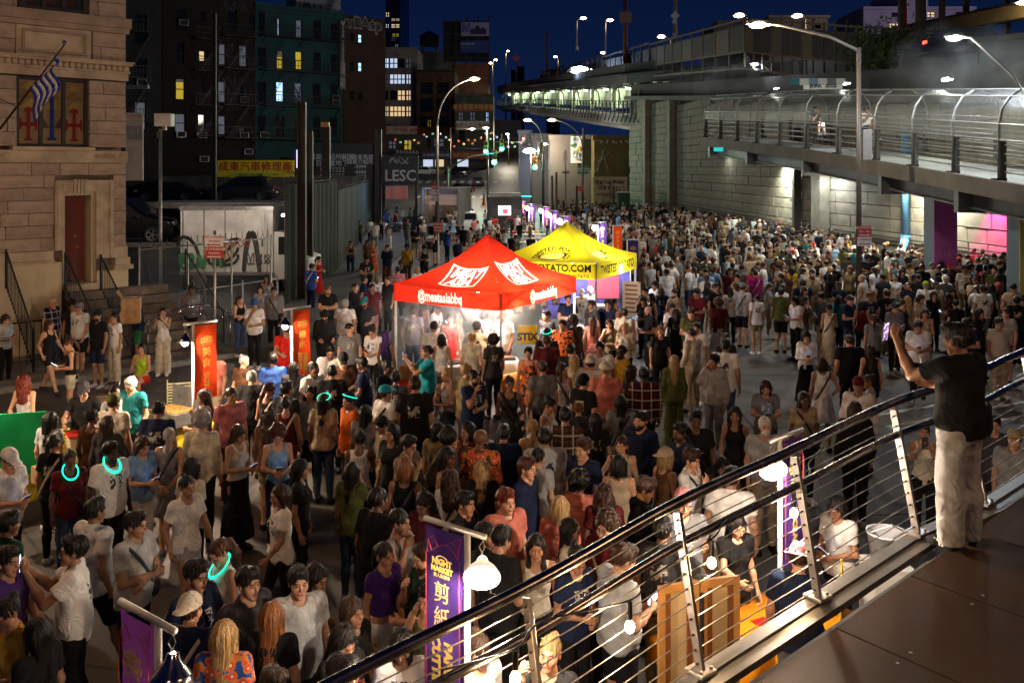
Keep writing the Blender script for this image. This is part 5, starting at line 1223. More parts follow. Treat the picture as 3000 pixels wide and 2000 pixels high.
# - retaining wall of granite blocks along the plaza
WP=[(20.6,24),(19.9,30),(18.8,38),(17.9,45),(16.9,52),(16.2,65),(15.4,80),(12.3,98)]
def wpt(Y):
 for(x0,y0),(x1,y1)in zip(WP,WP[1:]):
  if y0<=Y<=y1:return x0+(x1-x0)*(Y-y0)/(y1-y0)
 return WP[0][0]if Y<WP[0][1]else WP[-1][0]
def wtop(Y):return 7.0+max(0,(Y-30))*.075
rwall=thing('retaining_wall','long granite block retaining wall of the bridge approach, streaked and floodlit','wall',(17.9,45,0))
O=rwall.location
m=MB()
for(x0,y0),(x1,y1)in zip(WP,WP[1:]):
 h0,h1=wtop(y0)+1.6,wtop(y1)+1.6
 m.add([(x0+.32-O.x,y0-O.y,0),(x1+.32-O.x,y1-O.y,0),(x1+.32-O.x,y1-O.y,h1),(x0+.32-O.x,y0-O.y,h0),(x0+1.6-O.x,y0-O.y,0),(x1+1.6-O.x,y1-O.y,0),(x1+1.6-O.x,y1-O.y,h1),(x0+1.6-O.x,y0-O.y,h0)],
    [(0,1,2,3),(7,6,5,4),(3,2,6,7),(0,3,7,4),(1,5,6,2)])
m.build('core',DCONC,rwall)
stn=MB().box((0,0,0),(1,1,1)).mesh('granite');stn.materials.append(GRANITE);rest=MB();nst_=0
rs2=random.Random(11);blocks=[]
Y=24.
rowsH=.62
for r in range(20):
 z=r*rowsH;Y=24+rs2.uniform(0,1)
 while Y<97:
  L=rs2.uniform(1.1,2.1)*(1 if Y<60 else 1.5);y1=min(Y+L,97.5)
  if z+rowsH*.5<wtop(Y):blocks.append((Y,y1,z))
  Y=y1
blocks.sort(key=lambda b:b[0]if b[2]<4.4 and b[0]>30 else b[0]+100)
for i,(a,c,z)in enumerate(blocks):
 xa,xc=wpt(a),wpt(c);mid=Vector(((xa+xc)/2+.16-O.x,(a+c)/2-O.y,z+rowsH/2));ang=math.atan2(c-a,xc-xa);pr_=rs2.uniform(-.02,.03);big=0
 if i<290:
  o=link('stone',stn,rwall,loc=mid-Vector((pr_,0,0)));o.rotation_euler=(0,0,ang);o.scale=(math.hypot(c-a,xc-xa)-.035,.34,rowsH-.035);q=o.modifiers.new('b','BEVEL');q.width=.02
 else:rest.box(mid-Vector((pr_,0,0)),(math.hypot(c-a,xc-xa)-.035,.34,rowsH-.035),rz=ang)
rest.build('stone_courses',GRANITE,rwall,kind='stuff')
def along(name,mat,off,zf,w,h,parent=rwall,z_of=None):
 m=MB()
 for(x0,y0),(x1,y1)in zip(WP,WP[1:]):m.bar(Vector((x0+off-O.x,y0-O.y,zf(y0))),Vector((x1+off-O.x,y1-O.y,zf(y1))),w,h)
 return m.build(name,mat,parent)
along('cornice',CONC,.02,lambda y:wtop(y)+.2,.8,.4);along('ledge',CONC,.08,lambda y:1.42,.3,.16);along('base_course',CONC,.05,lambda y:.3,.5,.6)
along('pipe_rail',DSTEEL,-.12,lambda y:1.62,.05,.05)
for y_ in(50.5,84,91):
 MB().box((wpt(y_)-.22-O.x,y_-O.y,wtop(y_)/2),(.55,1.5,wtop(y_)-.1)).build('pilaster',GRANITE,rwall,bevel=.03)
pil=thing('drain_pipe','dark vertical pipe casing running down the granite wall by the bright floodlight','pipe',(wpt(53.5)-.3,53.5,0));MB().box((0,0,3.7),(.42,.42,7.4)).build('casing',DSTEEL,pil,bevel=.02)
for k in range(5):MB().box((-.0,.6,1.9+k*1.1),(.1,1.3,.1)).build('bracket',DSTEEL,pil)
bp=thing('blue_pipe','thick pale blue drainpipe bending outward at its foot against the granite wall','pipe',(wpt(42)-.35,42,0))
BLUP=pbr('pale_blue_paint',(.10,.26,.42),.45,noise=(4,.12,1));m=MB();m.tube([(0,0,1.7),(0,0,6.3),(.02,0,6.5),(.1,0,6.65)],.18,14);m.build('pipe',BLUP,bp,smooth=True)
m=MB();m.tube([(0,0,1.75),(-.1,-.1,1.5),(-.45,-.45,1.05),(-.5,-.5,.3)],.19,14);m.build('elbow',BLUP,bp,smooth=True);MB().lathe([(.19,0),(.23,.0),(.23,.12),(.19,.12)],(0,0,5.6),14).build('collar',BLUP,bp);MB().lathe([(.19,0),(.23,.0),(.23,.12),(.19,.12)],(0,0,1.75),14).build('collar',BLUP,bp)
par=thing('road_parapet','pale concrete parapet of the upper roadway above the bike ramp','parapet',(0,0,0))
def proad(y):return 9.6+max(0,y-28)*.075
m=MB();m2=MB();YS=[18,24,30,36,42,48,54,62,70,80,92]
for a,c in zip(YS,YS[1:]):
 hh=2.7 if c<=48 else 1.25;m.bar((wpt(a)+2.6,a,proad(a)-hh/2-.05),(wpt(c)+2.6,c,proad(c)-hh/2-.05),.5,hh);m2.bar((wpt(a)+2.3,a,proad(a)+.0),(wpt(c)+2.3,c,proad(c)+.0),.7,.22)
m.build('panel',DCONC,par);m2.build('cap',DCONC,par)
m=MB()
for y in range(20,92,3):m.box((wpt(y)+2.33,y,proad(y)-.6),(.06,.05,1.1))
m.build('joint',DSTEEL,par)
m=MB()
for a,c in zip(YS,YS[1:]):m.bar((wpt(a)+2.2,a,proad(a)-1.75 if c>48 else proad(a)-2.9),(wpt(c)+2.2,c,proad(c)-1.75 if c>48 else proad(c)-2.9),.5,.4)
m.build('girder',pbr('pale_blue_girder',(.13,.17,.20),.6,dirt=(.5,(.08,.08,.08),.7)),par)
struct('upper_road',MB().add([(wpt(18)+2.8,18,proad(18)-.9),(60,18,proad(18)-.9),(60,92,proad(92)-.9),(wpt(92)+2.8,92,proad(92)-.9)],[(0,1,2,3)]),ASPHALT)
gh=thing('graffiti_hoarding','blue and white panelled hoarding with bubble graffiti above the bike ramp','hoarding',W(2400,240,47));gh.scale=(.62,1,.45)
for k,(c)in enumerate(('teal','white','light blue','white','grey','white')):MB().box((-2.0+k*.75,0,0),(.74,.08,.75)).build('panel',newmat('hoarding_%d'%k,tuple(x*.6 for x in COL[c]),.7)[0],gh)
text('JERK  SISSI',.5,KPRINT,(.3,-.05,-.5),FR,gh,name='graffiti',bold=.04);MB().box((.3,.0,-.62),(3.2,.05,.5)).build('white_strip',WPAINT,gh)
# - bike ramp with curved fence
RN=[(11.7,56,6.75),(12.1,48,6.25),(12.6,40,5.75),(13.1,32,5.1),(13.5,26,4.6),(13.7,21,4.2)]
ramp=thing('bike_ramp','raised bike path with steel beams and concrete deck descending to the right','ramp',(12.6,40,0));RO=ramp.location
RW=3.6
def rpt(f,off=0.,dz=0.):
 i=min(int(f),len(RN)-2);q=f-i;a,c=RN[i],RN[i+1];return Vector((a[0]+(c[0]-a[0])*q+off,a[1]+(c[1]-a[1])*q,a[2]+(c[2]-a[2])*q+dz))
md,me_,mb_=MB(),MB(),MB()
for i in range(len(RN)-1):
 a,c=rpt(i),rpt(i+1-1e-6)
 a0,c0,a1,c1=rpt(i,0,-.1)-RO,rpt(i+1-1e-6,0,-.1)-RO,rpt(i,RW,-.1)-RO,rpt(i+1-1e-6,RW,-.1)-RO
 dn=Vector((0,0,-.25));md.add([a0,c0,c1,a1,a0+dn,c0+dn,c1+dn,a1+dn],[(3,2,1,0),(4,5,6,7),(0,1,5,4),(1,2,6,5),(2,3,7,6),(3,0,4,7)])
 me_.bar(rpt(i,-.12,-.22)-RO,rpt(i+1-1e-6,-.12,-.22)-RO,.2,.5);
 for off in(.3,RW-.3):mb_.bar(rpt(i,off,-.66)-RO,rpt(i+1-1e-6,off,-.66)-RO,.05,.6);mb_.bar(rpt(i,off,-.95)-RO,rpt(i+1-1e-6,off,-.95)-RO,.32,.05)
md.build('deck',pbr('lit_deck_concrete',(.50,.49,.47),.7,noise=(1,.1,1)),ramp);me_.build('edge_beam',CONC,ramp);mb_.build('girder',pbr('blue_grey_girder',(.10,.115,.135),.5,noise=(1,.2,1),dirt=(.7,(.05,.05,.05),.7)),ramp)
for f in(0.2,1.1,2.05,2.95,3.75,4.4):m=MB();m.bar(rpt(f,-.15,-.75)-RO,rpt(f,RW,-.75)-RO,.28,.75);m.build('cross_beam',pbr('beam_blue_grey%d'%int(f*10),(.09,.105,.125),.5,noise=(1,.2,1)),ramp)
PURP=newmat('purple_column_paint',(.42,.09,.45),.5)[0];SLATE=pbr('slate_blue_paint',(.07,.13,.20),.5)
def rcol(label,f,mat,mat2,w=.78,off=.35):
 p=rpt(f,off,-1.0);t=thing('ramp_column',label,'column',(p.x,p.y,0));MB().box((0,-w/2,p.z/2),(w,.03,p.z)).build('face_plate',mat,t);MB().box((-w/2+.02,0,p.z/2),(.04,w-.04,p.z)).build('side_plate',mat2,t);MB().box((w/2-.02,0,p.z/2),(.04,w-.04,p.z)).build('side_plate',mat2,t);MB().box((0,w/2-.1,p.z/2),(w-.1,.03,p.z)).build('back_plate',mat2,t)
 MB().box((0,0,.05),(w*1.3,w*1.3,.1)).build('base_plate',DSTEEL,t);return t
c1=rcol('purple painted steel ramp column tagged with pale pink graffiti',2.98,PURP,SLATE,.8,1.85)
for i,(z,sd)in enumerate(((2.35,61),(1.95,62))):o=squiggle(sd,.5,.3,3,.012).build('graffiti',newmat('pink_tag%d'%i,(.5,.18,.45),.6)[0],c1,smooth=True,loc=(0,-.425,z));o.scale=(1,.2,1)
rcol('olive yellow painted ramp column at the right edge of the photo',4.0,newmat('olive_column_paint',(.55,.52,.16),.5)[0],SLATE,.7,.98)
def curved_fence(label,off,lean,wire_mat,f0=0.,f1=4.9,n=12,H=2.55):
 t=thing('curved_fence',label,'fence',tuple(RO));arm_=[(0,0),(0,H*.62),(.10,H*.78),(.34,H*.91),(.72,H)]
 for i in range(n+1):
  f=f0+(f1-f0)*i/n;p=rpt(f,off)-RO;m=MB();m.tube([p+Vector((lean*q[0],0,q[1]))for q in arm_],.042,7);m.build('post',STEEL,t,smooth=True);MB().box(p+Vector((0,0,.04)),(.3,.3,.08)).build('foot',DSTEEL,t)
  p2=p+Vector((lean*.12,0,.55));MB().box(p2,(.12,.16,1.1)).build('rail_support',GREY,t)
 for hz,r in((H*.62,.028),(H,.03),(.92*H,.022),(.45*H,.022)):
  m=MB();x=0 if hz<=H*.62 else(.72 if hz==H else .36);m.tube([rpt(f0+(f1-f0)*k/24,off,hz)-RO+Vector((lean*x,0,0))for k in range(25)],r,6);m.build('rail',STEEL,t,smooth=True)
 for k_,hz in enumerate((.25,.5,.75,1.0)):m=MB();m.tube([rpt(f0+(f1-f0)*k/24,off+lean*.14,hz)-RO for k in range(25)],.028,6);m.build('guard_rail',STEEL,t,smooth=True)
 m=MB();S=9;prof=[(0,.45*H)]+[(q[0],q[1])for q in arm_[1:]];Ls=[0]
 for a,c in zip(prof,prof[1:]):Ls.append(Ls[-1]+math.hypot(c[0]-a[0],c[1]-a[1]))
 def pos(u,v):
  v=min(max(v,0),Ls[-1]);
  for k in range(len(prof)-1):
   if v<=Ls[k+1]+1e-9:q=(v-Ls[k])/(Ls[k+1]-Ls[k]);x=prof[k][0]+(prof[k+1][0]-prof[k][0])*q;z=prof[k][1]+(prof[k+1][1]-prof[k][1])*q;break
  f=f0+(f1-f0)*u/LT;f=min(max(f,f0),f1-1e-6);return rpt(f,off,z)-RO+Vector((lean*x,0,0))
 LT=sum((Vector(rpt(f0+(f1-f0)*(k+1)/10))-Vector(rpt(f0+(f1-f0)*k/10))).length for k in range(10));pitch=.105;w=.0055
 for sgn in(1,-1):
  u=-Ls[-1]
  while u<LT:
   pts=[]
   for k in range(S+1):
    v=Ls[-1]*k/S;uu=u+v if sgn>0 else u+Ls[-1]-v
    if 0<=uu<=LT:pts.append(pos(uu,v))
   for a,c in zip(pts,pts[1:]):m.add([a+Vector((0,-w,0)),a+Vector((0,w,0)),a+Vector((w,0,w)),c+Vector((0,-w,0)),c+Vector((0,w,0)),c+Vector((w,0,w))],[(0,1,4,3),(1,2,5,4),(2,0,3,5)])
   u+=pitch
 m.build('wire_mesh',wire_mat,t,kind='stuff');return t
curved_fence('tall curved chain-link fence along the near side of the bike ramp',0.,.9,STEEL)
curved_fence('curved chain-link fence along the far side of the bike ramp',RW,-.9,STEEL,n=8)
he=thing('fence_end','rounded cage end of the ramp fence at its far left','fence',(11.7,56,6.75))
for k in range(5):
 m=MB();x=k*.9;m.tube([(x,0,0),(x,0,1.6),(x+.1,0,2.1),(x+.5,0,2.4)],.04,6);m.build('hoop',STEEL,he,smooth=True)
for z in(.25,.5,.75,1.6,2.35):m=MB();m.tube([(0,0,z),(3.6,.0,z)],.03,6);m.build('rail',STEEL,he,smooth=True)
m=MB();wires(m,(0,0),(3.6,0),.3,2.4,.12,.006);m.build('wire_mesh',STEEL,he,kind='stuff')
ts_=thing('teal_sign','small glowing teal panel under the left end of the bike ramp','sign',W(2105,438,50));MB().box((0,0,0),(.5,.05,.22)).build('panel',emit('teal_glow',(.02,.55,.60),.8),ts_)
# - steel bridge crossing the avenue
BN=[(15.8,88,10.6),(12.0,98,11.2),(9.5,125,13.2),(6.0,165,16.3),(1.0,215,20.0),(-4.2,262,23.2)]
br=thing('steel_bridge','dark steel bridge over the avenue with a lit bike path under the road deck','bridge',(12,98,0));BO=br.location
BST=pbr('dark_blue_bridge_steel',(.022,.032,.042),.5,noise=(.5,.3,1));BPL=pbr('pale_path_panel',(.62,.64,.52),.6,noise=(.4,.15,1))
def bpt(f,off=0.,dz=0.):
 i=min(int(f),len(BN)-2);q=f-i;a,c=BN[i],BN[i+1];return Vector((a[0]+(c[0]-a[0])*q+off,a[1]+(c[1]-a[1])*q,a[2]+(c[2]-a[2])*q+dz))-BO
NB=len(BN)-1;F=[NB*k/40 for k in range(41)];F[-1]-=1e-6
def bstrip(name,off,dz,w,h,mat,up=(0,0,1)):
 m=MB()
 for a,c in zip(F,F[1:]):m.bar(bpt(a,off,dz),bpt(c,off,dz),w,h)
 return m.build(name,mat,br)
bstrip('lower_girder',0,-1.3,.5,.9,BPL if False else pbr('pale_soffit',(.09,.10,.105),.7),);bstrip('path_deck',1.8,-.9,4,.25,CONC);bstrip('railing_top',-.3,.75,.16,.12,BST);bstrip('railing_bottom',-.3,-.75,.14,.12,BST)
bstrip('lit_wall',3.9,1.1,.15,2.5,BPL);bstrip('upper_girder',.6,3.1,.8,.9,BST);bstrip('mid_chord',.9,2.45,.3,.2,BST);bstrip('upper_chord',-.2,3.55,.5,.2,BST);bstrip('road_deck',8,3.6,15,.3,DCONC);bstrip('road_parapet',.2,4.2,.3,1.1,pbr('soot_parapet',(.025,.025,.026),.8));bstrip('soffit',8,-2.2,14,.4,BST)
for k in range(62):
 f=NB*(k/62)**.9;m=MB();m.bar(bpt(f,-.35,-.8),bpt(f,-.35,.8),.14,.16);m.bar(bpt(f,-.35,-.8),bpt(f,-.6,-1.5),.1,.12);m.build('baluster',BST,br)
for z in(-.4,0.,.4):bstrip('rail_wire',-.3,z,.05,.05,BST)
for k in range(11):
 f=NB*(k/11)**.85+.02;m=MB();m.tube([bpt(f,-.25,.8),bpt(f,-.25,1.7),bpt(f,.3,2.3),bpt(f,1.3,2.6),bpt(f,2.4,2.5),bpt(f,3.2,1.9),bpt(f,3.4,.3)],.09,6);m.build('arch_hoop',STEEL,br,smooth=True)
 m=MB();m.bar(bpt(f+.12,3.2,-.5),bpt(f+.12,3.2,3.0),.5,.5);m.build('column',BPL,br)
 m=MB();m.bar(bpt(f+.12,2.2,2.2)+Vector((-.3,0,0)),bpt(f+.12,2.2,2.2)+Vector((.3,0,0)),.2,.2);m.build('light_fixture',emit('fixture_glow_%d'%k,(.80,1,.62),7),br)
 if k%1==0:point_light(BO+bpt(f+.12,1.9,1.9),300*(1+k*.22),(.80,1,.62),.3,parent=None)
VN=[(21.8,46,9.6),(18.6,53,11.0),(15.4,61,12.6),(14.2,95,15.4),(13,140,19.1),(11,200,24.),(8,262,29.3)]
vf=thing('viaduct_fence','tall steel panelled barrier of the upper track rising along the bridge','barrier',(0,0,0));VR=pbr('rust_panel',(.015,.009,.007),.7,noise=(.4,.3,1));VY=pbr('sodium_tan_steel',(.06,.042,.02),.6,noise=(.4,.2,1))
for i,((x0,y0,z0),(x1,y1,z1))in enumerate(zip(VN,VN[1:])):
 n=9
 for k in range(n):
  a=Vector((x0+(x1-x0)*k/n,y0+(y1-y0)*k/n,z0+(z1-z0)*k/n));c=Vector((x0+(x1-x0)*(k+1)/n,y0+(y1-y0)*(k+1)/n,z0+(z1-z0)*(k+1)/n));s_=y0/60
  m=MB();m.bar(a+Vector((0,0,-1.2)),a+Vector((0,0,2.0+.3*s_)),.12*s_,.12*s_);m.build('post',VY,vf)
  m=MB();m.bar(a+Vector((0,0,.9)),c+Vector((0,0,.9)),.05,1.7);m.build('panel',VR if(k+i)%3 else VY,vf)
 m=MB()
 for dz in(-1.1,0.,1.85+.3*y0/60):m.bar(Vector((x0,y0,z0+dz)),Vector((x1,y1,z1+dz)),.14,.1+.04*y0/60)
 m.build('rail',VY,vf)
gd=thing('ochre_girder','ochre steel girder with posts crossing behind the apartment block','girder',(0,0,0));a=W(2590,112,75);c=W(3060,20,60);m=MB();m.bar(a,c,.4,1.0);m.build('girder',pbr('ochre_steel',(.22,.17,.07),.6,noise=(.4,.2,1)),gd)
m=MB();m.bar(a+Vector((0,0,.6)),c+Vector((0,0,.6)),.5,.12);m.bar(W(2590,128,75),W(3060,45,60),.5,.12);m.build('flange',DSTEEL,gd)
for px in(2640,2700,2760,2830,2950):p=W(px,100,68);m=MB();m.bar((p.x,68,9),(p.x,68,19 if px!=2950 else 21),.35);m.build('post',DSTEEL,gd)
for px,c_ in((2652,(.35,.03,.01)),(2688,(.12,.08,.07)),(2708,(.20,.03,.015))):p=W(px,0,70);t=thing('mast','thin %s mast on the upper roadway near the apartment block'%({2652:'orange-red',2688:'pale grey',2708:'dark red'}[px]),'mast',(p.x,70,9));m=MB();m.tube([(0,0,0),(0,0,17)],.16,7);m.build('pole',pbr('mast_%d'%px,c_,.6),t,smooth=True);MB().box((0,0,.05),(.5,.5,.1)).build('base',DSTEEL,t)
for px,y,cc,lab in((2650,152,(1,.08,.02),'red tail light glowing beside the orange mast'),(2672,133,(1,.3,.05),'orange lamp glowing low by the pale mast')):p=W(px,y,66);t=thing('signal_light',lab,'light',p);sphere(.12).build('lens',emit('sig%d'%px,cc,8),t);MB().box((0,.15,0),(.3,.1,.3)).build('housing',IRON,t)
ap=block_building('apartment_block','pale apartment block with a few lit windows at upper right',2528,2852,22,180,pbr('lilac_grey_facade',(.30,.26,.32),.85,noise=(.1,.2,1)),[(2605,2622,70,83,'w'),(2625,2642,70,83,'w'),(2672,2676,37,51,'b'),(2715,2738,37,51,'w'),(2715,2738,66,80,'k'),(2610,2636,38,52,'k'),(2798,2820,36,50,'k'),(2672,2688,67,84,'k')],z0=12)
point_light((84,128,30),26000,(.85,.75,1),1.)  # unseen light added to brighten the apartment block
block_building('penthouse','square penthouse on top of the apartment block',2630,2717,-30,184,pbr('lilac_grey_facade2',(.30,.28,.36),.85),[(2642,2662,12,18,'k')],z0=30)
block_building('low_building','tan building with water tower box beside the bright sodium lamp',2252,2424,47,150,pbr('tan_block',(.22,.17,.10),.85,noise=(.3,.25,1)),[(2387,2394,50,58,'c'),(2385,2405,72,86,'k')],z0=12)
block_building('low_building','dark flat roofed building behind the bridge fence, left of the tan building',2100,2255,62,170,GREY,[],z0=14)
ca=thing('moving_car','dark car on the upper roadway with red and amber lights','car',(W(2800,150,40).x+1.5,42,proad(42)-.9))
MB().prism([(-2.2,.3),(-2.2,.9),(-1.6,1.0),(-1.1,1.5),(.5,1.5),(1.2,1.0),(2.1,.85),(2.2,.3)],1.7,(0,-.85,0)).build('body',CARB,ca,bevel=.05);MB().box((-2.22,-.6,.8),(.05,.35,.12)).build('tail_light',emit('tail_red',(1,.05,.02),5),ca)
bl=thing('evening_bush','dark bush growing over the parapet above the ramp','bush',W(2590,145,48));rr=random.Random(4);m=MB()
for k in range(1500):
 a=rr.gauss(0,1);c=rr.gauss(0,.6);e=rr.gauss(0,.55);p=Vector((a,c,e));d=Vector((rr.uniform(-1,1),rr.uniform(-1,1),rr.uniform(-1,1))).normalized()*.16;q=d.orthogonal().normalized()*.08;m.quad(p-d,p+q,p+d,p-q)
m.build('foliage',pbr('leaf_green',(.05,.075,.02),.7),bl);m=MB()
for k in range(6):m.tube([(0,0,-1.2),(rr.gauss(0,.5),0,rr.uniform(-.2,.5))],.04,5)
m.build('stem',DSTEEL,bl)
block_building('warehouse','dark ribbed warehouse under the steel bridge at the end of the avenue',1436,1528,352,235,pbr('dark_blue_grey_siding',(.06,.065,.08),.8,dirt=(.2,(.03,.03,.04),.8)),[(1500,1520,455,480,'d'),(1450,1470,460,482,'k')])
for i,(x0,x1,y)in enumerate(((1497,1512,205),(1514,1536,195),(1602,1640,205))):
 t=block_building('skyline_block','distant dark skyline block, %s of those under the bridge lamps'%('leftmost','middle','rightmost')[i],x0,x1,y,700,BLK,[(x0+3,x0+5,y+4,y+6,'w'),(x0+8,x0+10,y+9,y+11,'b')]+([(x0+15,x0+18,y+5,y+7,'w')]if x1-x0>20 else[]),trim=False)
# - street lamps
def lamp(label,px,py,Z,base=0.,pole_px=None,glow=None,r=.16,energy=0,col=(1,.8,.5),arc=False,pr_=.09,name='street_lamp',top_py=None,sub=None):
 """lamp head at a pixel, its pole standing at pole_px"""
 h=W(px,py,Z);bx=W(pole_px if pole_px is not None else px,py,Z).x
 t=thing(name,label,'street lamp',(bx,Z,base));H=h.z-base;dx=h.x-bx
 tz=(W(px,top_py,Z).z-base)if top_py is not None else H
 m=MB();m.tube([(0,0,0),(0,0,tz-(H*.0))]if not arc else[(0,0,0),(0,0,H*.72)],pr_,8,pr_*.7);m.build('pole',LPOLE,t,smooth=True);MB().lathe([(pr_*2,0),(pr_*1.8,.4),(pr_,.6)],n=8).build('base',STEEL,t)
 if abs(dx)>.05:
  if arc:pts=[(0,0,H*.70)]+[(dx*(1-math.cos(a)),0,H*.72+(H*.28)*math.sin(a))for a in[math.pi/2*k/10 for k in range(11)]]
  else:pts=[(0,0,tz-.1),(dx*.3,0,tz+(H-tz)*.5),(dx*.8,0,H+.02),(dx,0,H+.04)]
  m=MB();m.tube(pts,pr_*.55,6);m.build('arm',LPOLE,t,smooth=True)
 s=max(r,.1);hd_=MB().box((dx,0,H+.09),(s*4,s*1.7,s*.7),tap=.7).build('lamp_head',GREY,t,bevel=.02)
 sphere(r,12,8,sc=(1.5,1,.55)).build('lens',glow or WARML,hd_,smooth=True,loc=(dx,0,H))
 if energy:point_light((h.x,Z,h.z-r-.12),energy,col,.12)
 return t
WC=(1,.78,.50);CC=(.78,.87,1)
lamp('tall street lamp with curved arm left of the street centre',1390,232,58,0,1281,WARML,.2,2200,(1,.93,.78),arc=True,pr_=.13)
lamp('tall grey street lamp mast in the crowd, its arm reaching left',2220,74,30,0,2516,WARML,.19,1100,(1,.84,.58),top_py=140,pr_=.105)
lamp('cool white street lamp arching in from the right edge',2795,112,27,3.,3040,COOLL,.14,800,CC,pr_=.07,top_py=330)
lamp('small cool street lamp by the left end of the bike ramp',2211,189,60,6,2292,COOLL,.16,500,CC,top_py=240)
for a in((1709,54,'left of a pair of tall lamps on the bridge',1690,150,24,WARML,.35),(1787,60,'right of a pair of tall lamps on the bridge, carrying a square plate',1774,140,20,WARML,.35),(1627,167,'small lamp low over the bridge left of the blue-white floodlight',1636,230,24,WARML,.35),(1767,155,'small lamp at the foot of the right tall bridge lamp',1776,150,16,WARML,.3),
    (1937,108,'sodium lamp glowing behind the ochre fence on the bridge',1965,120,18,WARML,.35),(2165,46,'bright sodium lamp at the top of the viaduct barrier',2190,80,14,WARML,.32),(2335,47,'bright sodium lamp before the tan building',2362,90,14,WARML,.35),(2995,8,'sodium lamp at the very top right corner',3040,60,12,WARML,.25),
    (1488,150,'small lamp far down the avenue before the navy sky',1482,260,14,WARML,.3),(1437,185,'left one of two tiny lamps beside the rooftop billboard',1444,230,12,WARML,.3),(1452,176,'right one of two tiny lamps beside the rooftop billboard',1444,232,12,WARML,.3)):
 lamp(a[2],a[0],a[1],a[4],a[5],a[3],a[6],a[7],130,WC,top_py=a[1]+6,pr_=.09*a[4]/90)
for px,py,Z,pp,lab,g,e in((1545,352,92,1592,'arched avenue lamp under the steel bridge, left of two',WARML,380),(1617,352,84,1707,'arched avenue lamp under the steel bridge, right of two',WARML,380),(1487,393,200,1490,'small bright lamp before the dark warehouse',COOLL,3500),(1595,422,105,1590,'small bright lamp by the narrow pale building',COOLL,2200),(1424,375,118,1428,'bright lamp before the white Chinese banner',WARML,3500),(1384,378,140,1320,'cool lamp on a long arm near the corner building',COOLL,3000)):
 lamp(lab,px,py,Z,0,pp,g,.24,e,(1,.86,.66),arc=(Z<95),pr_=.11,top_py=None if Z<95 else py-4)
t=lamp('blinding blue-white floodlight on the bridge road deck',1697,206,130,16,1700,emit('blue_white_flood',(.55,.72,1),60),.9,1200,(.55,.7,1),pr_=.1);
lamp('small violet floodlight right of the blinding blue-white one',1728,206,131,16,1732,COOLL,.28,0,CC,pr_=.08)
lamp('dazzling white lamp on the pole of the narrow pale building',1551,442,112,0,1556,emit('white_flood',(.9,.95,1),50),.55,420,(.9,.95,1),pr_=.1)
def mast(label,px,y0,y1,Z,r,mat=STEEL,plate=None):
 p=W(px,y0,Z);b=W(px,y1,Z);t=thing('sign_mast',label,'mast',(p.x,Z,b.z));m=MB();m.tube([(0,0,0),(0,0,p.z-b.z)],r,7);m.build('pole',mat,t,smooth=True)
 for(x,y,w,h,rot,mt)in(plate or()):
  q=W(x,y,Z)-Vector((p.x,Z,b.z));u=Z/FPX;o=MB().box((0,0,0),(w*u,.08,h*u)).build('plate',mt,t,loc=(q.x,-r-.06,q.z));o.rotation_euler=(0,math.radians(rot),0)
 return t
RUST=pbr('rust_red_paint',(.16,.045,.03),.7)
mast('tall rust-red mast carrying a square plate on the bridge',1832,-20,205,110,.28,RUST,[(1832,53,34,32,0,pbr('pinkish_plate',(.30,.17,.14),.7))])
mast('mast with a white diamond sign above the viaduct barrier',1978,-10,200,105,.22,pbr('tan_pole',(.35,.26,.14),.6),[(1977,48,19,19,45,WPAINT),(1976,65,12,12,0,WPAINT),(1976,104,14,12,0,WPAINT)])
mast('slender red mast left of the bridge floodlight',1602,90,210,190,.22,RUST)
mast('small mast with a red diamond sign far down the bridge',1513,165,215,180,.2,RUST,[(1513,171,15,15,45,newmat('red_diamond',(.35,.04,.03),.6)[0])])
def traffic(label,px,py,Z,lit=True,yel=True,s=1.):
 p=W(px,py,Z);t=thing('traffic_light',label,'traffic light',p);hm=newmat('signal_yellow',(.55,.30,.01),.5)[0]if yel else BLK
 MB().box((0,0,0),(.36*s,.3*s,1.05*s)).build('housing',hm,t,bevel=.03);MB().bar((0,.05,.5*s),(0,.05,1.0*s),.06).build('hanger',STEEL,t)
 for k,(c,on)in enumerate((((.35,.02,.01),0),((.4,.25,.01),0),((.05,1,.75),1))):
  z=(.33-.33*k)*s
  l=MB().lathe([(.001,-.19*s),(.13*s,-.17*s),(.13*s,-.14*s)],(0,0,0),12,R=None);mm=MB().lathe([(.001,0),(.165*s,.02)],n=12,R=Matrix.Rotation(math.pi/2,3,'X'),c=(0,-.16*s,z));mm.build('lens',emit('signal_green',(.02,1,.70),60)if(on and lit)else newmat('signal_off',tuple(x*.3 for x in c),.3)[0],t)
  MB().lathe([(.14*s,0),(.15*s,.16*s)],n=12,R=Matrix.Rotation(math.pi/2,3,'X'),c=(0,-.14*s,z)).build('visor',BLK,t)
 if lit:point_light(p+Vector((0,-.5,-.33*s)),420,(.0,1,.72),.1)
 return t
traffic('green traffic light, left of three over the avenue',1423,433,100,s=1.3);traffic('green traffic light, highest of three over the avenue',1470,426,100,s=1.3);traffic('yellow cased green traffic light, lowest of three over the avenue',1448,462,98,s=1.5)
traffic('yellow cased traffic light by the narrow pale building',1567,478,108,s=1.5);traffic('unlit yellow traffic light under the arched avenue lamp',1587,435,100,lit=False,s=1.3)
sa=thing('signal_mast','long pale signal arm reaching over the avenue beneath the green lights','signal mast',(W(1312,490,95).x,95,0));m=MB();a=W(1312,492,95)-sa.location;m.tube([(0,0,0),(0,0,a.z+.2)],.13,8);m.tube([(0,0,a.z),(W(1380,458,95)-sa.location),(W(1475,443,97)-sa.location)],.09,6);m.build('pole',pbr('tan_signal_pole',(.40,.33,.2),.5),sa,smooth=True)
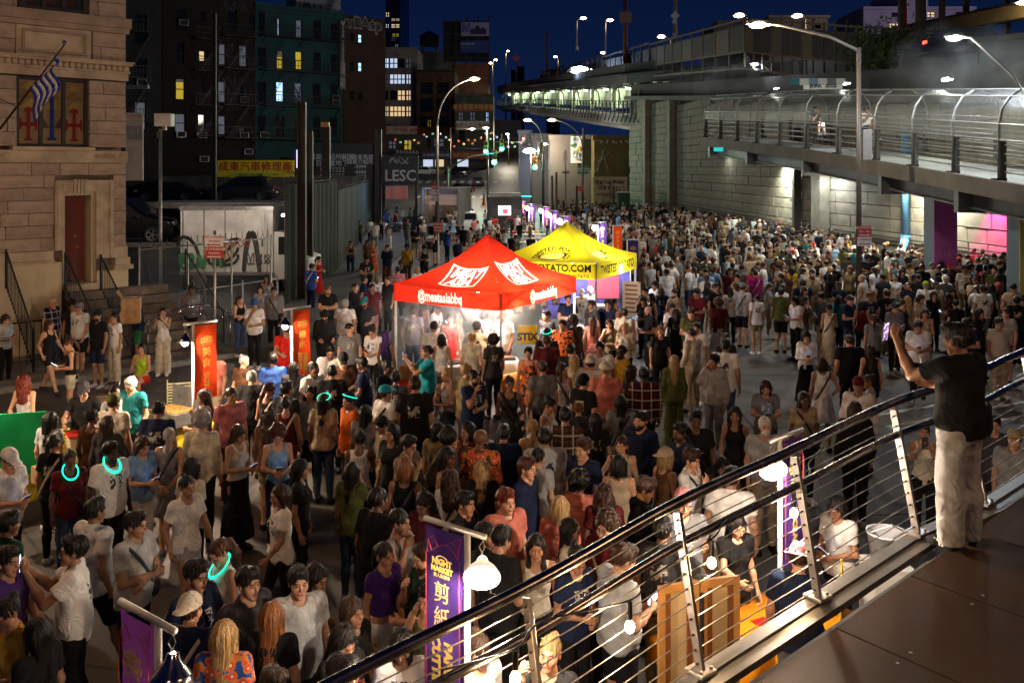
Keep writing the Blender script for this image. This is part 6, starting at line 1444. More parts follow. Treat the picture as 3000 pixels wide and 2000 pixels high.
sp=thing('signal_pole','upright signal pole behind the green traffic lights','signal mast',(W(1430,500,112).x,112,0));m=MB();m.tube([(0,0,0),(0,0,W(0,385,112).z)],.12,8);m.bar((-1.5,0,W(0,416,112).z),(4.5,0,W(0,416,112).z),.08);m.build('pole',STEEL,sp,smooth=True)
ln=MB().lathe([(.001,-.15),(.09,-.12),(.15,-.05),(.165,0),(.15,.05),(.09,.12),(.001,.15)],n=10).mesh('lantern',True);ln.materials.append(M0);rl=random.Random(3)
cols={'orange':(1,.30,.08),'pale yellow':(1,.8,.4),'red':(.9,.10,.05),'pale blue':(.5,.65,.9),'green':(.4,.8,.3)}
LM={k:emit('lantern_'+k.replace(' ','_'),v,.25)for k,v in cols.items()}
for i in range(30):
 x=1160+i*13+rl.uniform(-4,4);y=408+14*math.sin(i*.55)+rl.uniform(-12,12);c=rl.choice(list(cols));Z=rl.uniform(104,124)
 o=link('paper_lantern',ln,None,f'small {c} paper lantern {"high" if y < 404 else "low" if y > 416 else "midway"} on its cable, {("above the numeral shop front","left of the curved lamp pole","above the blue awning","over the red awning","just left of the green signals","between the green signals","right of the green signals","before the pale kiosk building")[min(7,int((x-1155)/50))]}','lantern','paper lanterns strung over the avenue',loc=W(x if x<1545 else x,y,Z));o.material_slots[0].link='OBJECT';o.material_slots[0].material=LM[c]
m=MB()
for k in range(4):z0=W(0,395+k*9,110+k*4).z;m.tube([(-14+q*1.9,110+k*4,z0-.6*math.sin(q/10*math.pi))for q in range(11)],.02,4)
m.build('lantern_cable',IRON,label='sagging cables of the paper lanterns across the avenue',cat='cable')
def post_sign(label,px,y0,y1,Z,w,plates,base_py=None,post=True,pr_=.03):
 p=W(px,(y0+y1)/2,Z);t=thing('street_sign',label,'street sign',(p.x,Z,0))
 if post:MB().tube([(0,.03,0),(0,.03,W(0,y0,Z).z+.1)],pr_,7).build('post',STEEL,t,smooth=True)
 H=W(0,y0,Z).z;u=Z/FPX
 z=H
 for(h,col,lines)in plates:
  hh=h*u;MB().box((0,-.01,z-hh/2),(w*u,.012,hh-.01)).build('plate',RPRINT if col=='r' else WPAINT,t,bevel=.003)
  n=len(lines)
  for k,(tx,sz)in enumerate(lines):
   zz=z-hh*(k+.6)/(n+.15)
   if tx in('<','>','<>'):
    m=MB();L=w*u*.36;q=.012*w*u/.3
    m.box((0,-.02,zz),(L*2,.004,q*1.6))
    if '<' in tx:m.prism([(-L-.03,zz),(-L+.04,zz+.03),(-L+.04,zz-.03)],.004,(0,-.022,0))
    if '>' in tx:m.prism([(L+.03,zz),(L-.04,zz-.03),(L-.04,zz+.03)],.004,(0,-.022,0))
    m.build('arrow',WPAINT if col=='r' else RPRINT,t)
   else:text(tx,hh/(n+.3)*sz,WPAINT if col=='r' else RPRINT,(0,-.019,zz),FR,t,bold=.015,ext=.001)
  z-=hh
 return t
post_sign('red and white NO PARKING and NO STANDING sign on the sidewalk',628,688,755,21.5,54,[(35,'w',(('NO PARKING',.95),('Anytime',.9),('<',1))),(35,'r',(('NO STANDING',.9),('Anytime',.9),('>',1)))])
post_sign('red NO STANDING sign on a short post before the white and red tent',1284,651,680,32,28,[(29,'r',(('NO STANDING',.85),('Anytime',.85),('<>',1)))])
post_sign('tall stack of red and white regulation signs on the curved lamp pole',1274,540,590,56,17,[(15,'r',(('NO',.8),)),(35,'w',(('1 HR',.7),('METER',.7),('7am-7pm',.7)))],post=False)
post_sign('red and white NO STANDING sign with a moon on the tall lamp mast',2532,661,722,29.8,42,[(33,'r',(('NO STANDING',.8),('7pm - 7am',.75),('<>',1))),(27,'w',(('NO PARKING',.85),('<>',1)))],post=False)
mn=thing('street_sign','small cream regulation plate on a pole before the green poster','street sign',(W(1657,460,90).x,90,0));MB().tube([(0,.05,0),(0,.05,W(0,440,90).z)],.06,7).build('post',STEEL,mn);MB().box((0,-.03,W(0,463,90).z),(.42,.02,1.1)).build('plate',WPAINT,mn)
for i in range(5):MB().box((0,-.05,W(0,450,90).z-.19*i),(.3,.01,.05)).build('printed_line',RPRINT,mn)
gs=thing('street_sign','green direction sign on a pole right of the avenue','street sign',(W(1708,500,88).x,88,0));MB().tube([(0,.05,0),(0,.05,W(0,375,88).z)],.07,7).build('post',STEEL,gs);MB().box((0,-.05,W(0,498,88).z),(1.05,.04,.8)).build('plate',newmat('sign_green',(.01,.16,.10),.4)[0],gs);text('Manhattan Br\nto Bowery ↗',.19,WPRINT,(0,-.09,W(0,498,88).z),FR,gs,ext=.002)
for px,py,Z,w,h in((1591,485,100,11,17),(1639,452,95,0,0)):
 if w:g2=thing('street_sign','small green sign under the yellow traffic lights','street sign',W(px,py,Z));MB().box((0,0,0),(w*Z/FPX,.04,h*Z/FPX)).build('plate',newmat('sign_green2',(.01,.16,.10),.4)[0],g2)
ow=thing('street_sign','black and white ONE WAY arrow sign above the far sidewalk','street sign',(W(1658,505,85).x,85,0));MB().tube([(0,.05,0),(0,.05,W(0,495,85).z)],.05,7).build('post',STEEL,ow);MB().box((0,-.04,W(0,505,85).z),(.62,.03,.22)).build('plate',KPRINT,ow);text('ONE WAY',.12,WPRINT,(0,-.06,W(0,505,85).z),FR,ow,ext=.002)
for i,(px,Z,y0)in enumerate(((1617,60,515),(1630,66,505),(1690,72,545),(1798,84,545))):mast(('thin black signal pole rising from the crowd','thin grey pole beside the far sidewalk','thin pole with a red tag by the hoarding','grey pole against the plywood hoarding')[i],px,y0,490+4.95*FPX/Z,Z,.08,DSTEEL,[(px+12,y0+8,16,14,0,RPRINT)]if i==2 else None)
eb=thing('pole_cabinet','pale grey box fixed to the tall lamp mast below the fence','cabinet',W(2542,425,29.9));MB().box((.0,.1,0),(.30,.22,1.0)).build('housing',pbr('warm_grey_box',(.33,.29,.26),.5),eb,bevel=.03);MB().box((-.2,.1,.3),(.12,.06,.05)).build('bracket',DSTEEL,eb);MB().box((-.2,.1,-.3),(.12,.06,.05)).build('bracket',DSTEEL,eb)
# - vehicles beyond
def oncar(label,px,py,Z,mat,rz,**k):p=W(px,py,Z);return car(label,(p.x,Z,zr(Z)),rz,mat,**k)
oncar('white suv crossing the far avenue under the awnings',1246,492,174,CARW,0,L=4.8);oncar('dark suv with red tail lights turning by the red awning',1340,492,172,CARB,math.pi,L=4.8)
oncar('black sedan parked beside the crosswalk, beyond the open box truck',1352,545,136,CARB,2.2,H=1.42,suv=False);oncar('white suv tucked behind the open box truck',1358,610,70,CARW,1.75)
oncar('dark car stopped on the far avenue beyond the crosswalk',1400,500,150,CARG,1.6,suv=False,H=1.45)
tr=thing('box_truck','box truck seen from behind with its cargo door open and a lit interior','truck',(W(1292,600,66).x,66,0));tr.rotation_euler=(0,0,-.12);w2=1.28
for nm,c,d in(('side_wall',(-w2,2.5,2.1),(.08,5,2.6)),('side_wall',(w2,2.5,2.1),(.08,5,2.6)),('roof',(0,2.5,3.42),(2.64,5,.08)),('floor',(0,2.5,.82),(2.5,5,.12)),('front_wall',(0,5,2.1),(2.5,.06,2.6))):MB().box(c,d).build(nm,SOOTW if nm!='floor' else DSTEEL,tr)
m=MB();
for c,d in(((-w2,-.02,2.1),(.14,.1,2.75)),((w2,-.02,2.1),(.14,.1,2.75)),((0,-.02,3.43),(2.7,.1,.14)),((0,-.02,.80),(2.7,.12,.16))):m.box(c,d)
m.build('rear_frame',STEEL,tr);
for k in range(4):MB().box((0,.4,3.28-k*.30),(2.4,.05,.28)).build('raised_door_panel',pbr('translucent_door%d'%k,(.45,.30,.24),.5),tr)
for x in(-.95,.95):MB().lathe([(.25,-.14),(.45,-.14),(.47,0),(.45,.14),(.25,.14)],n=16,R=Matrix.Rotation(math.pi/2,3,'Y'),c=(x,1.2,.47)).build('wheel',TYRE,tr)
MB().prism([(-1.1,.5),(1.1,.5),(1.05,2.3),(-1.05,2.3)],1.7,(0,5.3,0)).build('cab',WPAINT,tr)
for i,(x,z,c)in enumerate(((-.8,1.15,BLK),(-.2,1.05,CARG),(.4,1.2,WPAINT),(-.6,1.6,STEEL))):b_=thing('cargo_case','%s case stacked inside the open box truck'%('large black','low grey','tall white','upper metal')[i],'case',tr.matrix_basis@Vector((x,2.2,z-.1)));MB().box((0,0,0),(.5,.5,.55)).build('case',c,b_,bevel=.02);MB().box((0,-.26,.1),(.2,.03,.04)).build('handle',BLK,b_)
point_light((tr.location.x,68.4,3.1),60,(1,.7,.45),.2)
def motorcycle(label,loc,rz,mat):
 t=thing('motorcycle',label,'motorcycle',loc,rz);R_=Matrix.Rotation(math.pi/2,3,'X')
 for x in(-.65,.72):w=MB().lathe([(.24,-.05),(.31,-.05),(.33,0),(.31,.05),(.24,.05),(.24,-.05)],n=18,R=R_,c=(x,0,.33)).build('wheel',TYRE,t,smooth=True);MB().lathe([(.001,0),(.24,.01)],n=10,R=R_,c=(x,0,.33)).build('rim',STEEL,w)
 MB().prism([(-.5,.55),(-.2,.35),(.3,.35),(.45,.7),(.3,.9),(.05,.95),(-.1,.78),(-.55,.8)],.26,(0,-.13,0)).build('body',mat,t,bevel=.05);MB().prism([(-.75,.78),(-.1,.76),(-.12,.86),(-.8,.92)],.26,(0,-.13,0)).build('seat',BLK,t,bevel=.04)
 m=MB();m.tube([(.72,-.08,.33),(.42,-.1,1.0)],.025,6);m.tube([(.72,.08,.33),(.42,.1,1.0)],.025,6);m.tube([(.36,-.38,1.05),(.42,0,1.02),(.36,.38,1.05)],.018,6);m.build('fork',STEEL,t,smooth=True)
 MB().lathe([(.001,.08),(.09,.03),(.1,-.04)],n=10,R=Matrix.Rotation(math.pi/2,3,'Y'),c=(.56,0,.86)).build('headlight',WPAINT,t);MB().box((-.86,0,.78),(.06,.16,.08)).build('tail_light',RPRINT,t)
for i,(px,py,rz,c)in enumerate(((1140,655,.3,'blue'),(1160,648,.5,'black'),(1180,657,.2,'black'),(1202,646,.6,'blue'),(1222,652,.4,'black'),(1238,640,.9,'grey'))):
 p=G(px,py,0);motorcycle(('blue parked motorcycle at the left end of the row under the pink banner','black parked motorcycle second from the left of the row','black parked motorcycle with its seat to the camera, mid row','blue parked motorcycle right of the middle of the row','black parked motorcycle close to the open box truck','grey parked motorcycle touching the open box truck')[i],(p.x,64+i*.6,0),rz,newmat('moto_%d'%i,COL[c],.2)[0])
point_light(W(1150,560,64),160,(.35,.5,1),.2);
cc=thing('equipment_crate','dark wheeled equipment crate on the pavement before the motorcycles','crate',G(1210,686));MB().box((0,0,.75),(1.6,.7,1.1)).build('body',BLK,cc,bevel=.03)
m=MB()
for s in(-.8,.8):
 for z in(.22,1.28):m.box((0,-.36,z),(1.64,.03,.06));
 m.box((s,-.36,.75),(.06,.03,1.1))
m.build('metal_edge',STEEL,cc)
for x in(-.6,.6):MB().lathe([(.001,-.05),(.1,-.05),(.1,.05),(.001,.05)],n=10,R=Matrix.Rotation(math.pi/2,3,'X'),c=(x,-.2,.1)).build('castor',TYRE,cc)
ge=thing('generator','red and black portable generator on the pavement behind the white tent post','generator',G(1262,734));MB().box((0,0,.32),(.6,.45,.45)).build('engine',BLK,ge,bevel=.03);MB().box((.1,-.24,.35),(.22,.05,.25)).build('panel',RPRINT,ge);MB().tube([(-.3,-.2,.1),(-.3,-.2,.65),(.3,-.2,.65),(.3,-.2,.1)],.02,6).build('frame',STEEL,ge)
ft=thing('food_truck','black food truck with a glowing screen on its side at the end of the stalls','food truck',(W(1478,600,62).x,63,0));ft.rotation_euler=(0,0,.0)
MB().box((0,1.2,1.7),(2.4,2.6,2.5)).build('body',pbr('black_truck_wrap',(.03,.03,.035),.4,noise=(1,.5,1)),ft,bevel=.04);sc_=MB().box((0,-.13,2.0),(.96,.06,.74)).build('screen_frame',BLK,ft);MB().box((0,-.17,2.0),(.86,.03,.64)).build('screen',emit('screen_white',(.95,.85,.95),2.4),sc_);MB().box((.05,-.19,1.93),(.36,.015,.34)).build('screen_picture',emit('screen_red',(.9,.08,.12),1.2),sc_)
for x in(-.8,.8):MB().lathe([(.001,-.1),(.4,-.1),(.4,.1),(.001,.1)],n=14,R=Matrix.Rotation(math.pi/2,3,'X'),c=(x,-.0,.4)).build('wheel',TYRE,ft)
MB().lathe([(.28,0),(.34,.01)],n=20,R=Matrix.Rotation(math.pi/2,3,'X'),c=(.4,-.12,1.2)).build('round_logo',newmat('logo_red',(.5,.06,.03),.5)[0],ft);MB().box((0,1,3.05),(2.2,1.2,.25)).build('roof_vent',STEEL,ft);MB().box((1.5,.2,2.95),(.7,.06,.06)).build('light_bar',emit('teal_tube',(.02,.9,.75),3),ft)
# - pop-up tents
def flat_text(body,size,bold=0.,sx=1.,shear=0.,arc=0.,line=.85,ox=0.,oy=0.,spacing=1.):
 """triangles of a lettering, in metres on a panel"""
 cu=bpy.data.curves.new('l','FONT');cu.body=body;cu.size=size;cu.align_x='CENTER';cu.align_y='CENTER';cu.offset=bold*size;cu.space_line=line;cu.resolution_u=2;cu.space_character=spacing
 o=bpy.data.objects.new('t',cu);me=bpy.data.meshes.new_from_object(o);bpy.data.objects.remove(o);me.calc_loop_triangles()
 V=np.array([v.co[:2]for v in me.vertices]);T=np.array([t.vertices[:]for t in me.loop_triangles]);x=V[:,0]*sx+shear*V[:,1];y=V[:,1]
 if arc:th=x/arc;r=arc+y;x,y=r*np.sin(th),r*np.cos(th)-arc
 return np.stack([x+ox,y+oy],1)[T]
def rect_tris(x0,y0,x1,y1):return np.array([[(x0,y0),(x1,y0),(x1,y1)],[(x0,y0),(x1,y1),(x0,y1)]],float)
def disc_tris(cx,cy,rx,ry,sl=.25):p=[(cx+rx*math.cos(a)+sl*ry*math.sin(a),cy+ry*math.sin(a))for a in[k*math.pi/12 for k in range(24)]];return np.array([[(cx,cy),p[k],p[(k+1)%24]]for k in range(24)])
def mark(C,mi,tris,m):
 for t in tris:
  lo=t.min(0);hi=t.max(0);s_=np.nonzero((C[:,0]>=lo[0])&(C[:,0]<=hi[0])&(C[:,1]>=lo[1])&(C[:,1]<=hi[1]))[0]
  if not len(s_):continue
  a,b,c=t;p=C[s_];d=[(q[0]-w_[0])*(p[:,1]-w_[1])-(q[1]-w_[1])*(p[:,0]-w_[0])for w_,q in((a,b),(b,c),(c,a))]
  ins=((d[0]>=0)&(d[1]>=0)&(d[2]>=0))|((d[0]<=0)&(d[1]<=0)&(d[2]<=0));mi[s_[ins]]=m
def tent(name,label,cs,zc,zv,zp,mats,slope,val,leg=STEEL):
 """cs: corner plan points near, right, far, left; zc eave, zv valance bottom, zp peak; slope / val: print on the two front sides [(triangles, material)]"""
 c0=sum((Vector((*c,0))for c in cs),Vector())/4;t=thing(name,label,'tent',c0);P=[Vector((*c,0))-c0 for c in cs];pk=Vector((0,0,zp))
 for i in range(4):
  a,b=P[i],P[(i+1)%4];W_=(b-a).length;L=(pk-(a+b)/2-Vector((0,0,zc))).length;front=i in(0,3);nq,nu=(110,200)if front else(12,12)
  Q_,U_=np.meshgrid(np.linspace(0,1,nq+1),np.linspace(0,1,nu+1),indexing='ij');sg=-.30*np.sin(np.pi*Q_)*(.55+.45*np.sin(np.pi*U_))-.05*np.sin(np.pi*U_)*(1-Q_)+.012*np.sin(9*U_+5*Q_)*np.sin(np.pi*Q_)
  V=np.stack([(a.x*(1-U_)+b.x*U_)*(1-Q_),(a.y*(1-U_)+b.y*U_)*(1-Q_),zc+(zp-zc)*Q_+sg],-1).reshape(-1,3)
  g=np.arange((nq+1)*(nu+1)).reshape(nq+1,nu+1);F_=np.stack([g[:-1,:-1],g[:-1,1:],g[1:,1:],g[1:,:-1]],-1).reshape(-1,4)
  qc=(Q_[:-1,:-1]+Q_[1:,1:])/2;uc=(U_[:-1,:-1]+U_[1:,1:])/2;mi=np.zeros(nq*nu,int);C=np.stack([((uc-.5)*W_*(1-qc)).ravel(),(qc*L).ravel()],1)
  if front:
   for tr,m in slope:mark(C,mi,tr,m)
  link('canopy_panel',mk_mesh('canopy_panel',V,F_,mats,True,mi),t)
  o_=((a+b)/2).normalized()*.015;nq,nu=(26,230)if front else(2,20);Q_,U_=np.meshgrid(np.linspace(0,1,nq+1),np.linspace(0,1,nu+1),indexing='ij');wv=.012*np.sin(U_*20)*(1-Q_)
  V=np.stack([a.x*(1-U_)+b.x*U_+o_.x*(1+wv*40),a.y*(1-U_)+b.y*U_+o_.y*(1+wv*40),zv+(zc-zv)*Q_-.05*np.sin(np.pi*U_)*(.3+.7*Q_)],-1).reshape(-1,3)
  g=np.arange((nq+1)*(nu+1)).reshape(nq+1,nu+1);F_=np.stack([g[:-1,:-1],g[:-1,1:],g[1:,1:],g[1:,:-1]],-1).reshape(-1,4);qc=(Q_[:-1,:-1]+Q_[1:,1:])/2;uc=(U_[:-1,:-1]+U_[1:,1:])/2;mi=np.zeros(nq*nu,int);C=np.stack([((uc-.5)*W_).ravel(),((qc-.5)*(zc-zv)).ravel()],1)
  if front:
   for tr,m in val[0 if i==3 else 1]:mark(C,mi,tr,m)
  link('valance',mk_mesh('valance',V,F_,mats,True,mi),t)
  m=MB();m.bar(P[i]*.985,P[i]*.985+Vector((0,0,zc-.03)),.05);m.build('leg',leg,t);MB().box(P[i]*.985+Vector((0,0,.015)),(.12,.12,.03)).build('foot',leg,t)
  m=MB()
  for q in range(3):
   e,f=a*(1-q/3)+b*q/3,a*(1-(q+1)/3)+b*(q+1)/3;m.bar(e*.97+Vector((0,0,zc-.06)),f*.97+Vector((0,0,zc-.36)),.02);m.bar(e*.97+Vector((0,0,zc-.36)),f*.97+Vector((0,0,zc-.06)),.02)
  m.build('truss',leg,t)
 m=MB();m.bar((0,0,zp-.9),(0,0,zp-.03),.04);m.build('centre_pole',leg,t);return t
def cloth2(name,col,tr=.35):
 m,nt,b=newmat(name,col,.8,spec=.2);tl=N(nt,'BsdfTranslucent');tl.inputs[0].default_value=(*col,1);mx=N(nt,'MixShader');mx.inputs[0].default_value=tr
 tc=N(nt,'TexCoord');nz=N(nt,'TexNoise');nz.inputs['Scale'].default_value=2.2;nz.inputs['Detail'].default_value=2;nt.links.new(tc.outputs['Object'],nz.inputs['Vector']);bp_=N(nt,'Bump');bp_.inputs['Strength'].default_value=.5;bp_.inputs['Distance'].default_value=.05;nt.links.new(nz.outputs[0],bp_.inputs['Height']);nt.links.new(bp_.outputs[0],b.inputs['Normal'])
 o=nt.nodes['Material Output'];nt.links.new(b.outputs[0],mx.inputs[1]);nt.links.new(tl.outputs[0],mx.inputs[2]);nt.links.new(mx.outputs[0],o.inputs[0]);return m
REDC=cloth2('red_tent_fabric',(.80,.035,.012),.55);YELC=cloth2('yellow_tent_fabric',(.80,.62,.015),.55)
n0=Vector((-.22,18.3));r0_=Vector((1.45,21.0));l0=Vector((-2.52,19.75));fr_=[rect_tris(*q)for q in((-.46,.40,.46,.445),(-.46,1.075,.46,1.12),(-.46,.40,-.42,1.12),(.42,.40,.46,1.12))]
tent('red_tent','red pop-up tent with white boxed lettering on its two front slopes',[tuple(n0),tuple(r0_),tuple(r0_+l0-n0),tuple(l0)],2.46,2.1,3.48,[REDC,cloth2('white_tent_print',(.95,.90,.82),.55)],
  [(q,1)for q in fr_]+[(flat_text('MEAT\nASIA',.37,.05,.80,.14,line=.82,oy=.77),1)],[[(flat_text('@meatasiabbq',.33,.03,.58,ox=-.15),1)],[(flat_text('@meatasiabbq',.33,.03,.58,ox=.1),1)]],leg=WPAINT)
n1=Vector((2.2,24.0));r1_=Vector((3.6,26.7));l1=Vector((-.5,25.4))
pot=[(disc_tris(0,.62,.40,.27),1),(disc_tris(0,.65,.34,.21),2),(disc_tris(.05,.50,.36,.08,0),2),(disc_tris(0,.485,.36,.07,0),1),(disc_tris(0,.50,.35,.055,0),2),(flat_text('TWISTED POTATO',.21,.03,1.,arc=.46,oy=1.02),1)]
tent('yellow_tent','yellow pop-up tent with black potato emblems, behind the red tent',[tuple(n1),tuple(r1_),tuple(r1_+l1-n1),tuple(l1)],2.46,2.02,3.42,[YELC,newmat('black_tent_print',(.012,.012,.01),.8)[0],cloth2('potato_ochre',(.85,.62,.10),.5)],
  pot,[[(flat_text('TWISTEDPOTATO.COM',.27,.03,.95,ox=.0,oy=.06),1),(flat_text('@TWISTED.POTATO',.12,.01,1.,ox=.75,oy=-.15),1)],[(flat_text('TWISTED POTATO',.34,.03,.88),1)]])
# - banner stands with clip lamps
PURB=cloth2('purple_banner_fabric',(.065,.028,.21),.12);ORGB=cloth2('orange_banner_fabric',(.80,.07,.01),.3);PUR2=cloth2('magenta_purple_banner_fabric',(.16,.035,.22),.25)
REDL=newmat('red_line_print',(.5,.05,.03),.6)[0]
def rotframe(u,n):return Matrix((u,Vector((0,0,1)),n)).transposed()
def banner(label,x,y,ang,mat,zh,en,lampside=-1,energy=0,ztop=2.5,w=.36,h=1.16,tint=(1,.86,.72),detail=True,tilt=.0,face=True,net=True,reflr=.125):
 t=thing('banner_stand',label,'banner',(x,y,0));u=Vector((math.cos(ang),math.sin(ang),0));n=Vector((u.y,-u.x,0))
 if n.y>0:n=-n
 MB().tube([(0,0,0),(0,0,ztop)],.022,8).build('pole',WPAINT,t,smooth=True);MB().tube([-u*.16+Vector((0,0,ztop+.01)),u*(w+.03)+Vector((0,0,ztop+.01))],.020,8).build('cross_bar',WPAINT,t,smooth=True)
 MB().lathe([(.17,0),(.15,.05),(.03,.08)],n=12).build('base',WPAINT,t)
 m=MB();K=10;J_=3
 for k in range(K):
  for j in range(J_):
   def P_(a,b):zz=ztop-.03-h*a;return u*(.025+(w-.0)*b)+n*(.012*math.sin(a*6+b*3)+tilt*a)+Vector((0,0,zz))
   m.quad(P_(k/K,j/J_),P_((k+1)/K,j/J_),P_((k+1)/K,(j+1)/J_),P_(k/K,(j+1)/J_))
 m.build('banner',mat,t,smooth=True)
 ux=u if u.x>0 else-u
 R_=rotframe(ux,ux.cross(Vector((0,0,1))));c=u*(.025+w/2);off=R_@Vector((0,0,.03))
 pm=YPRINT if mat is not ORGB else YPRINT
 def T_(s,size,z,**k):text(s,size,pm,c+off+Vector((0,0,z))+R_@Vector((k.pop('dx',0),0,0)),k.pop('R',R_),t,ext=.0008,**k)
 if detail:
  m=MB();m.tube([c+off+R_@Vector((.055*math.cos(a),.035*math.sin(a),0))+Vector((0,0,ztop-.235))for a in[math.pi*(.15+.7*k/8)for k in range(9)]],.004,4);m.build('emblem_arc',YPRINT,t)
  T_('NIGHT',.058,ztop-.245,bold=.05);T_('MARKET',.052,ztop-.295,bold=.05);T_('唐人街夜市',.030,ztop-.338)
  if net:
   m=MB();rr=random.Random(5);pts=[(.03,-.06),(.05,-.14),(.11,-.10),(.09,-.17),(.16,-.13),(.24,-.16),(.28,-.09),(.33,-.13),(.30,-.2),(.34,-.22),(.06,-.21)]
   for a,b in((0,1),(0,2),(1,2),(2,4),(3,4),(1,3),(4,5),(5,6),(6,7),(5,8),(7,8),(8,9),(7,9),(1,10),(3,10)):
    for zz in(ztop,):m.bar(u*pts[a][0]+off+Vector((0,0,zz+pts[a][1]+.02)),u*pts[b][0]+off+Vector((0,0,zz+pts[b][1]+.02)),.003)
   for s in(.045,w-.01):m.bar(u*s+off+Vector((0,0,ztop-.2)),u*s+off+Vector((0,0,ztop-h+.06)),.003)
   m.build('line_pattern',REDL,t)
 for i,ch in enumerate(zh):T_(ch,.15,ztop-.46-.17*i)
 z0=ztop-.50-.17*len(zh)-.0
 RR=R_@Matrix.Rotation(-math.pi/2,3,'Z')
 lines=en.split('\n')
 for i,l in enumerate(lines):
  cu_w=len(l)*.062;T_(l,.10,z0-cu_w/2+.08,dx=(.055*(len(lines)-1)/1.-.11*i),R=RR,bold=.06)
 lp=-u*.13
 if energy is not None:
  H_=Vector((0,0,ztop-.20));m=MB();m.tube([lp+Vector((0,0,ztop)),lp+Vector((.02,0,ztop-.06)),lp+Vector((-.01,0,ztop-.12))],.004,4);m.tube([lp+Vector((.02,0,ztop)),lp+Vector((-.02,0,ztop-.06)),lp+Vector((.01,0,ztop-.12))],.004,4);m.build('clamp',STEEL,t)
  lr=reflr;lo_=lp+Vector((0,0,ztop-.22));RT_=Matrix.Rotation(-math.radians(62 if energy>10 and face else 12),3,'X');MB().lathe([(.03,.10),(.045,.06),(lr*.8,.0),(lr,-.05),(lr*.98,-.052),(lr*.78,-.004),(.04,.055)],lo_,18,RT_).build('reflector',SHADE if energy>10 and face else CHROME,t,smooth=True)
  if energy:
   br_=.055 if y<30 else .12;sphere(br_,10,8).build('bulb',memo(('bulbmat',tint),lambda:emit('bulb_glow',tint,70)),t,smooth=True,loc=lo_+RT_@Vector((0,0,-.03-br_*.35)))
   point_light(Vector((x,y,0))+lo_+RT_@Vector((0,0,-.09-br_*1.4)),energy,tint,.05)
 return t
SHADE=cloth2('lamp_shade',(.92,.88,.82),.8);TN=(1,.74,.52);TNW=(1,.80,.62)
banner('tall purple banner reading PAPER CUTTING beside a blazing clip lamp',-.30,6.18,math.atan2(.22,-.28),PURB,'剪紙','PAPER\nCUTTING',energy=140,tint=TNW)
banner('purple magenta banner at the lower left corner with an unlit chrome clip lamp',-1.90,4.95,math.atan2(.22,-.28),PUR2,'書法','BRUSH\nWRITING',energy=3,tint=TNW)
banner('dark purple banner behind the metal handrail beside the brightest lamp',2.42,8.32,.75,PURB,'手工','CRAFT',energy=210,tint=TNW)
banner('orange banner reading EATS over the left food stall',-4.98,14.4,.75,ORGB,'美食','EATS',energy=300,tint=TN,net=False,face=False)
banner('orange banner reading DESSERT SOUPS left of the red tent',-3.80,15.9,.85,ORGB,'糖水','DESSERT\nSOUPS',energy=230,tint=TN,net=False,face=False)
BV=[((1762,41.),PURB,'飲料','BEVERAGES','purple BEVERAGES banner on a white post behind the yellow tent',(1735)),((1806,38.5),ORGB,'美食','EATS','orange EATS banner standing above the crowd right of the yellow tent',None),((1850,31),PURB,'小吃','SNACKS','small purple banner at the right corner of the yellow tent',None),
   ((1655,46),PURB,'小吃','SNACKS','purple banner between two blazing lamps behind the yellow tent',(1641)),((1622,52),PURB,'甜品','SWEETS','magenta purple banner second from the far lamp cluster',1600),((1598,57),PUR2,'飲料','DRINKS','thin purple banner beside the double lamp in the stall row',1580),((1556,61),PURB,'小吃','SNACKS','purple banner third from the far end of the stall row',1543),((1530,66),PUR2,'美食','EATS','farthest purple banner, at the food truck end of the stall row',1517)]
for(px,Z),mat,zh,en,lab,lamp_ in BV:
 banner(lab,(px-1500)*Z/FPX-.15,Z,.1,mat,zh,en,energy=(130 if lamp_ else None),tint=(1,.90,.76),net=False,detail=True,reflr=.17,w=.36 if Z<42 else .4)
# - tables, boxes and cooking gear
def table(name,label,x,y,rz,L,Wd,mat,h=.75,cloth=None,drop=.3,cat='table'):
 t=thing(name,label,cat,(x,y,0),rz);MB().box((0,0,h-.02),(L,Wd,.04)).build('tabletop',mat,t,bevel=.008)
 lm_=MB().tube([(0,0,0),(0,0,h-.05)],.016,6).mesh('table_leg');lm_.materials.append(STEEL)
 for sx in(-1,1):
  for sy in(-1,1):link('leg',lm_,t,loc=(sx*(L/2-.12),sy*(Wd/2-.08),0))
 if cloth:
  m=MB();n=28;ring=[]
  per=[(-L/2,-Wd/2),(L/2,-Wd/2),(L/2,Wd/2),(-L/2,Wd/2)];pts=[]
  for a,b in zip(per,per[1:]+per[:1]):
   for k in range(9):pts.append((a[0]+(b[0]-a[0])*k/9,a[1]+(b[1]-a[1])*k/9))
  N_=len(pts);m.add([(0,0,h+.006)]+[(p[0]*1.01,p[1]*1.015,h+.004)for p in pts]+[(p[0]*(1.02+.012*math.sin(i*1.9)),p[1]*(1.04+.02*math.sin(i*1.9)),h-drop-.02*math.sin(i*.8))for i,p in enumerate(pts)],[(0,1+i,1+(i+1)%N_)for i in range(N_)]+[(1+i,1+N_+i,1+N_+(i+1)%N_,1+(i+1)%N_)for i in range(N_)])
  o=m.build('cloth',cloth,None,smooth=True,label=label.split(' on ')[0].split(' under ')[0]+' cloth cover',cat='tablecloth');o.location=t.location;o.rotation_euler=t.rotation_euler;o.name='tablecloth'
  o['label']='cloth draped over the '+label[:60].rsplit(' ',1)[0]if False else cloth_labels.pop(0)
 return t
cloth_labels=['yellow tablecloth on the left stall behind the glow-necklace pair','yellow tablecloth on the left stall right beside the griddle','red tablecloth on the round table at the white leg of the red tent','bright orange tablecloth on the table below the deck railing','white tablecloth on the counter under the red tent','orange tablecloth on the customers side of the red tent','pale tablecloth on the drinks table beneath the DESSERT SOUPS banner']
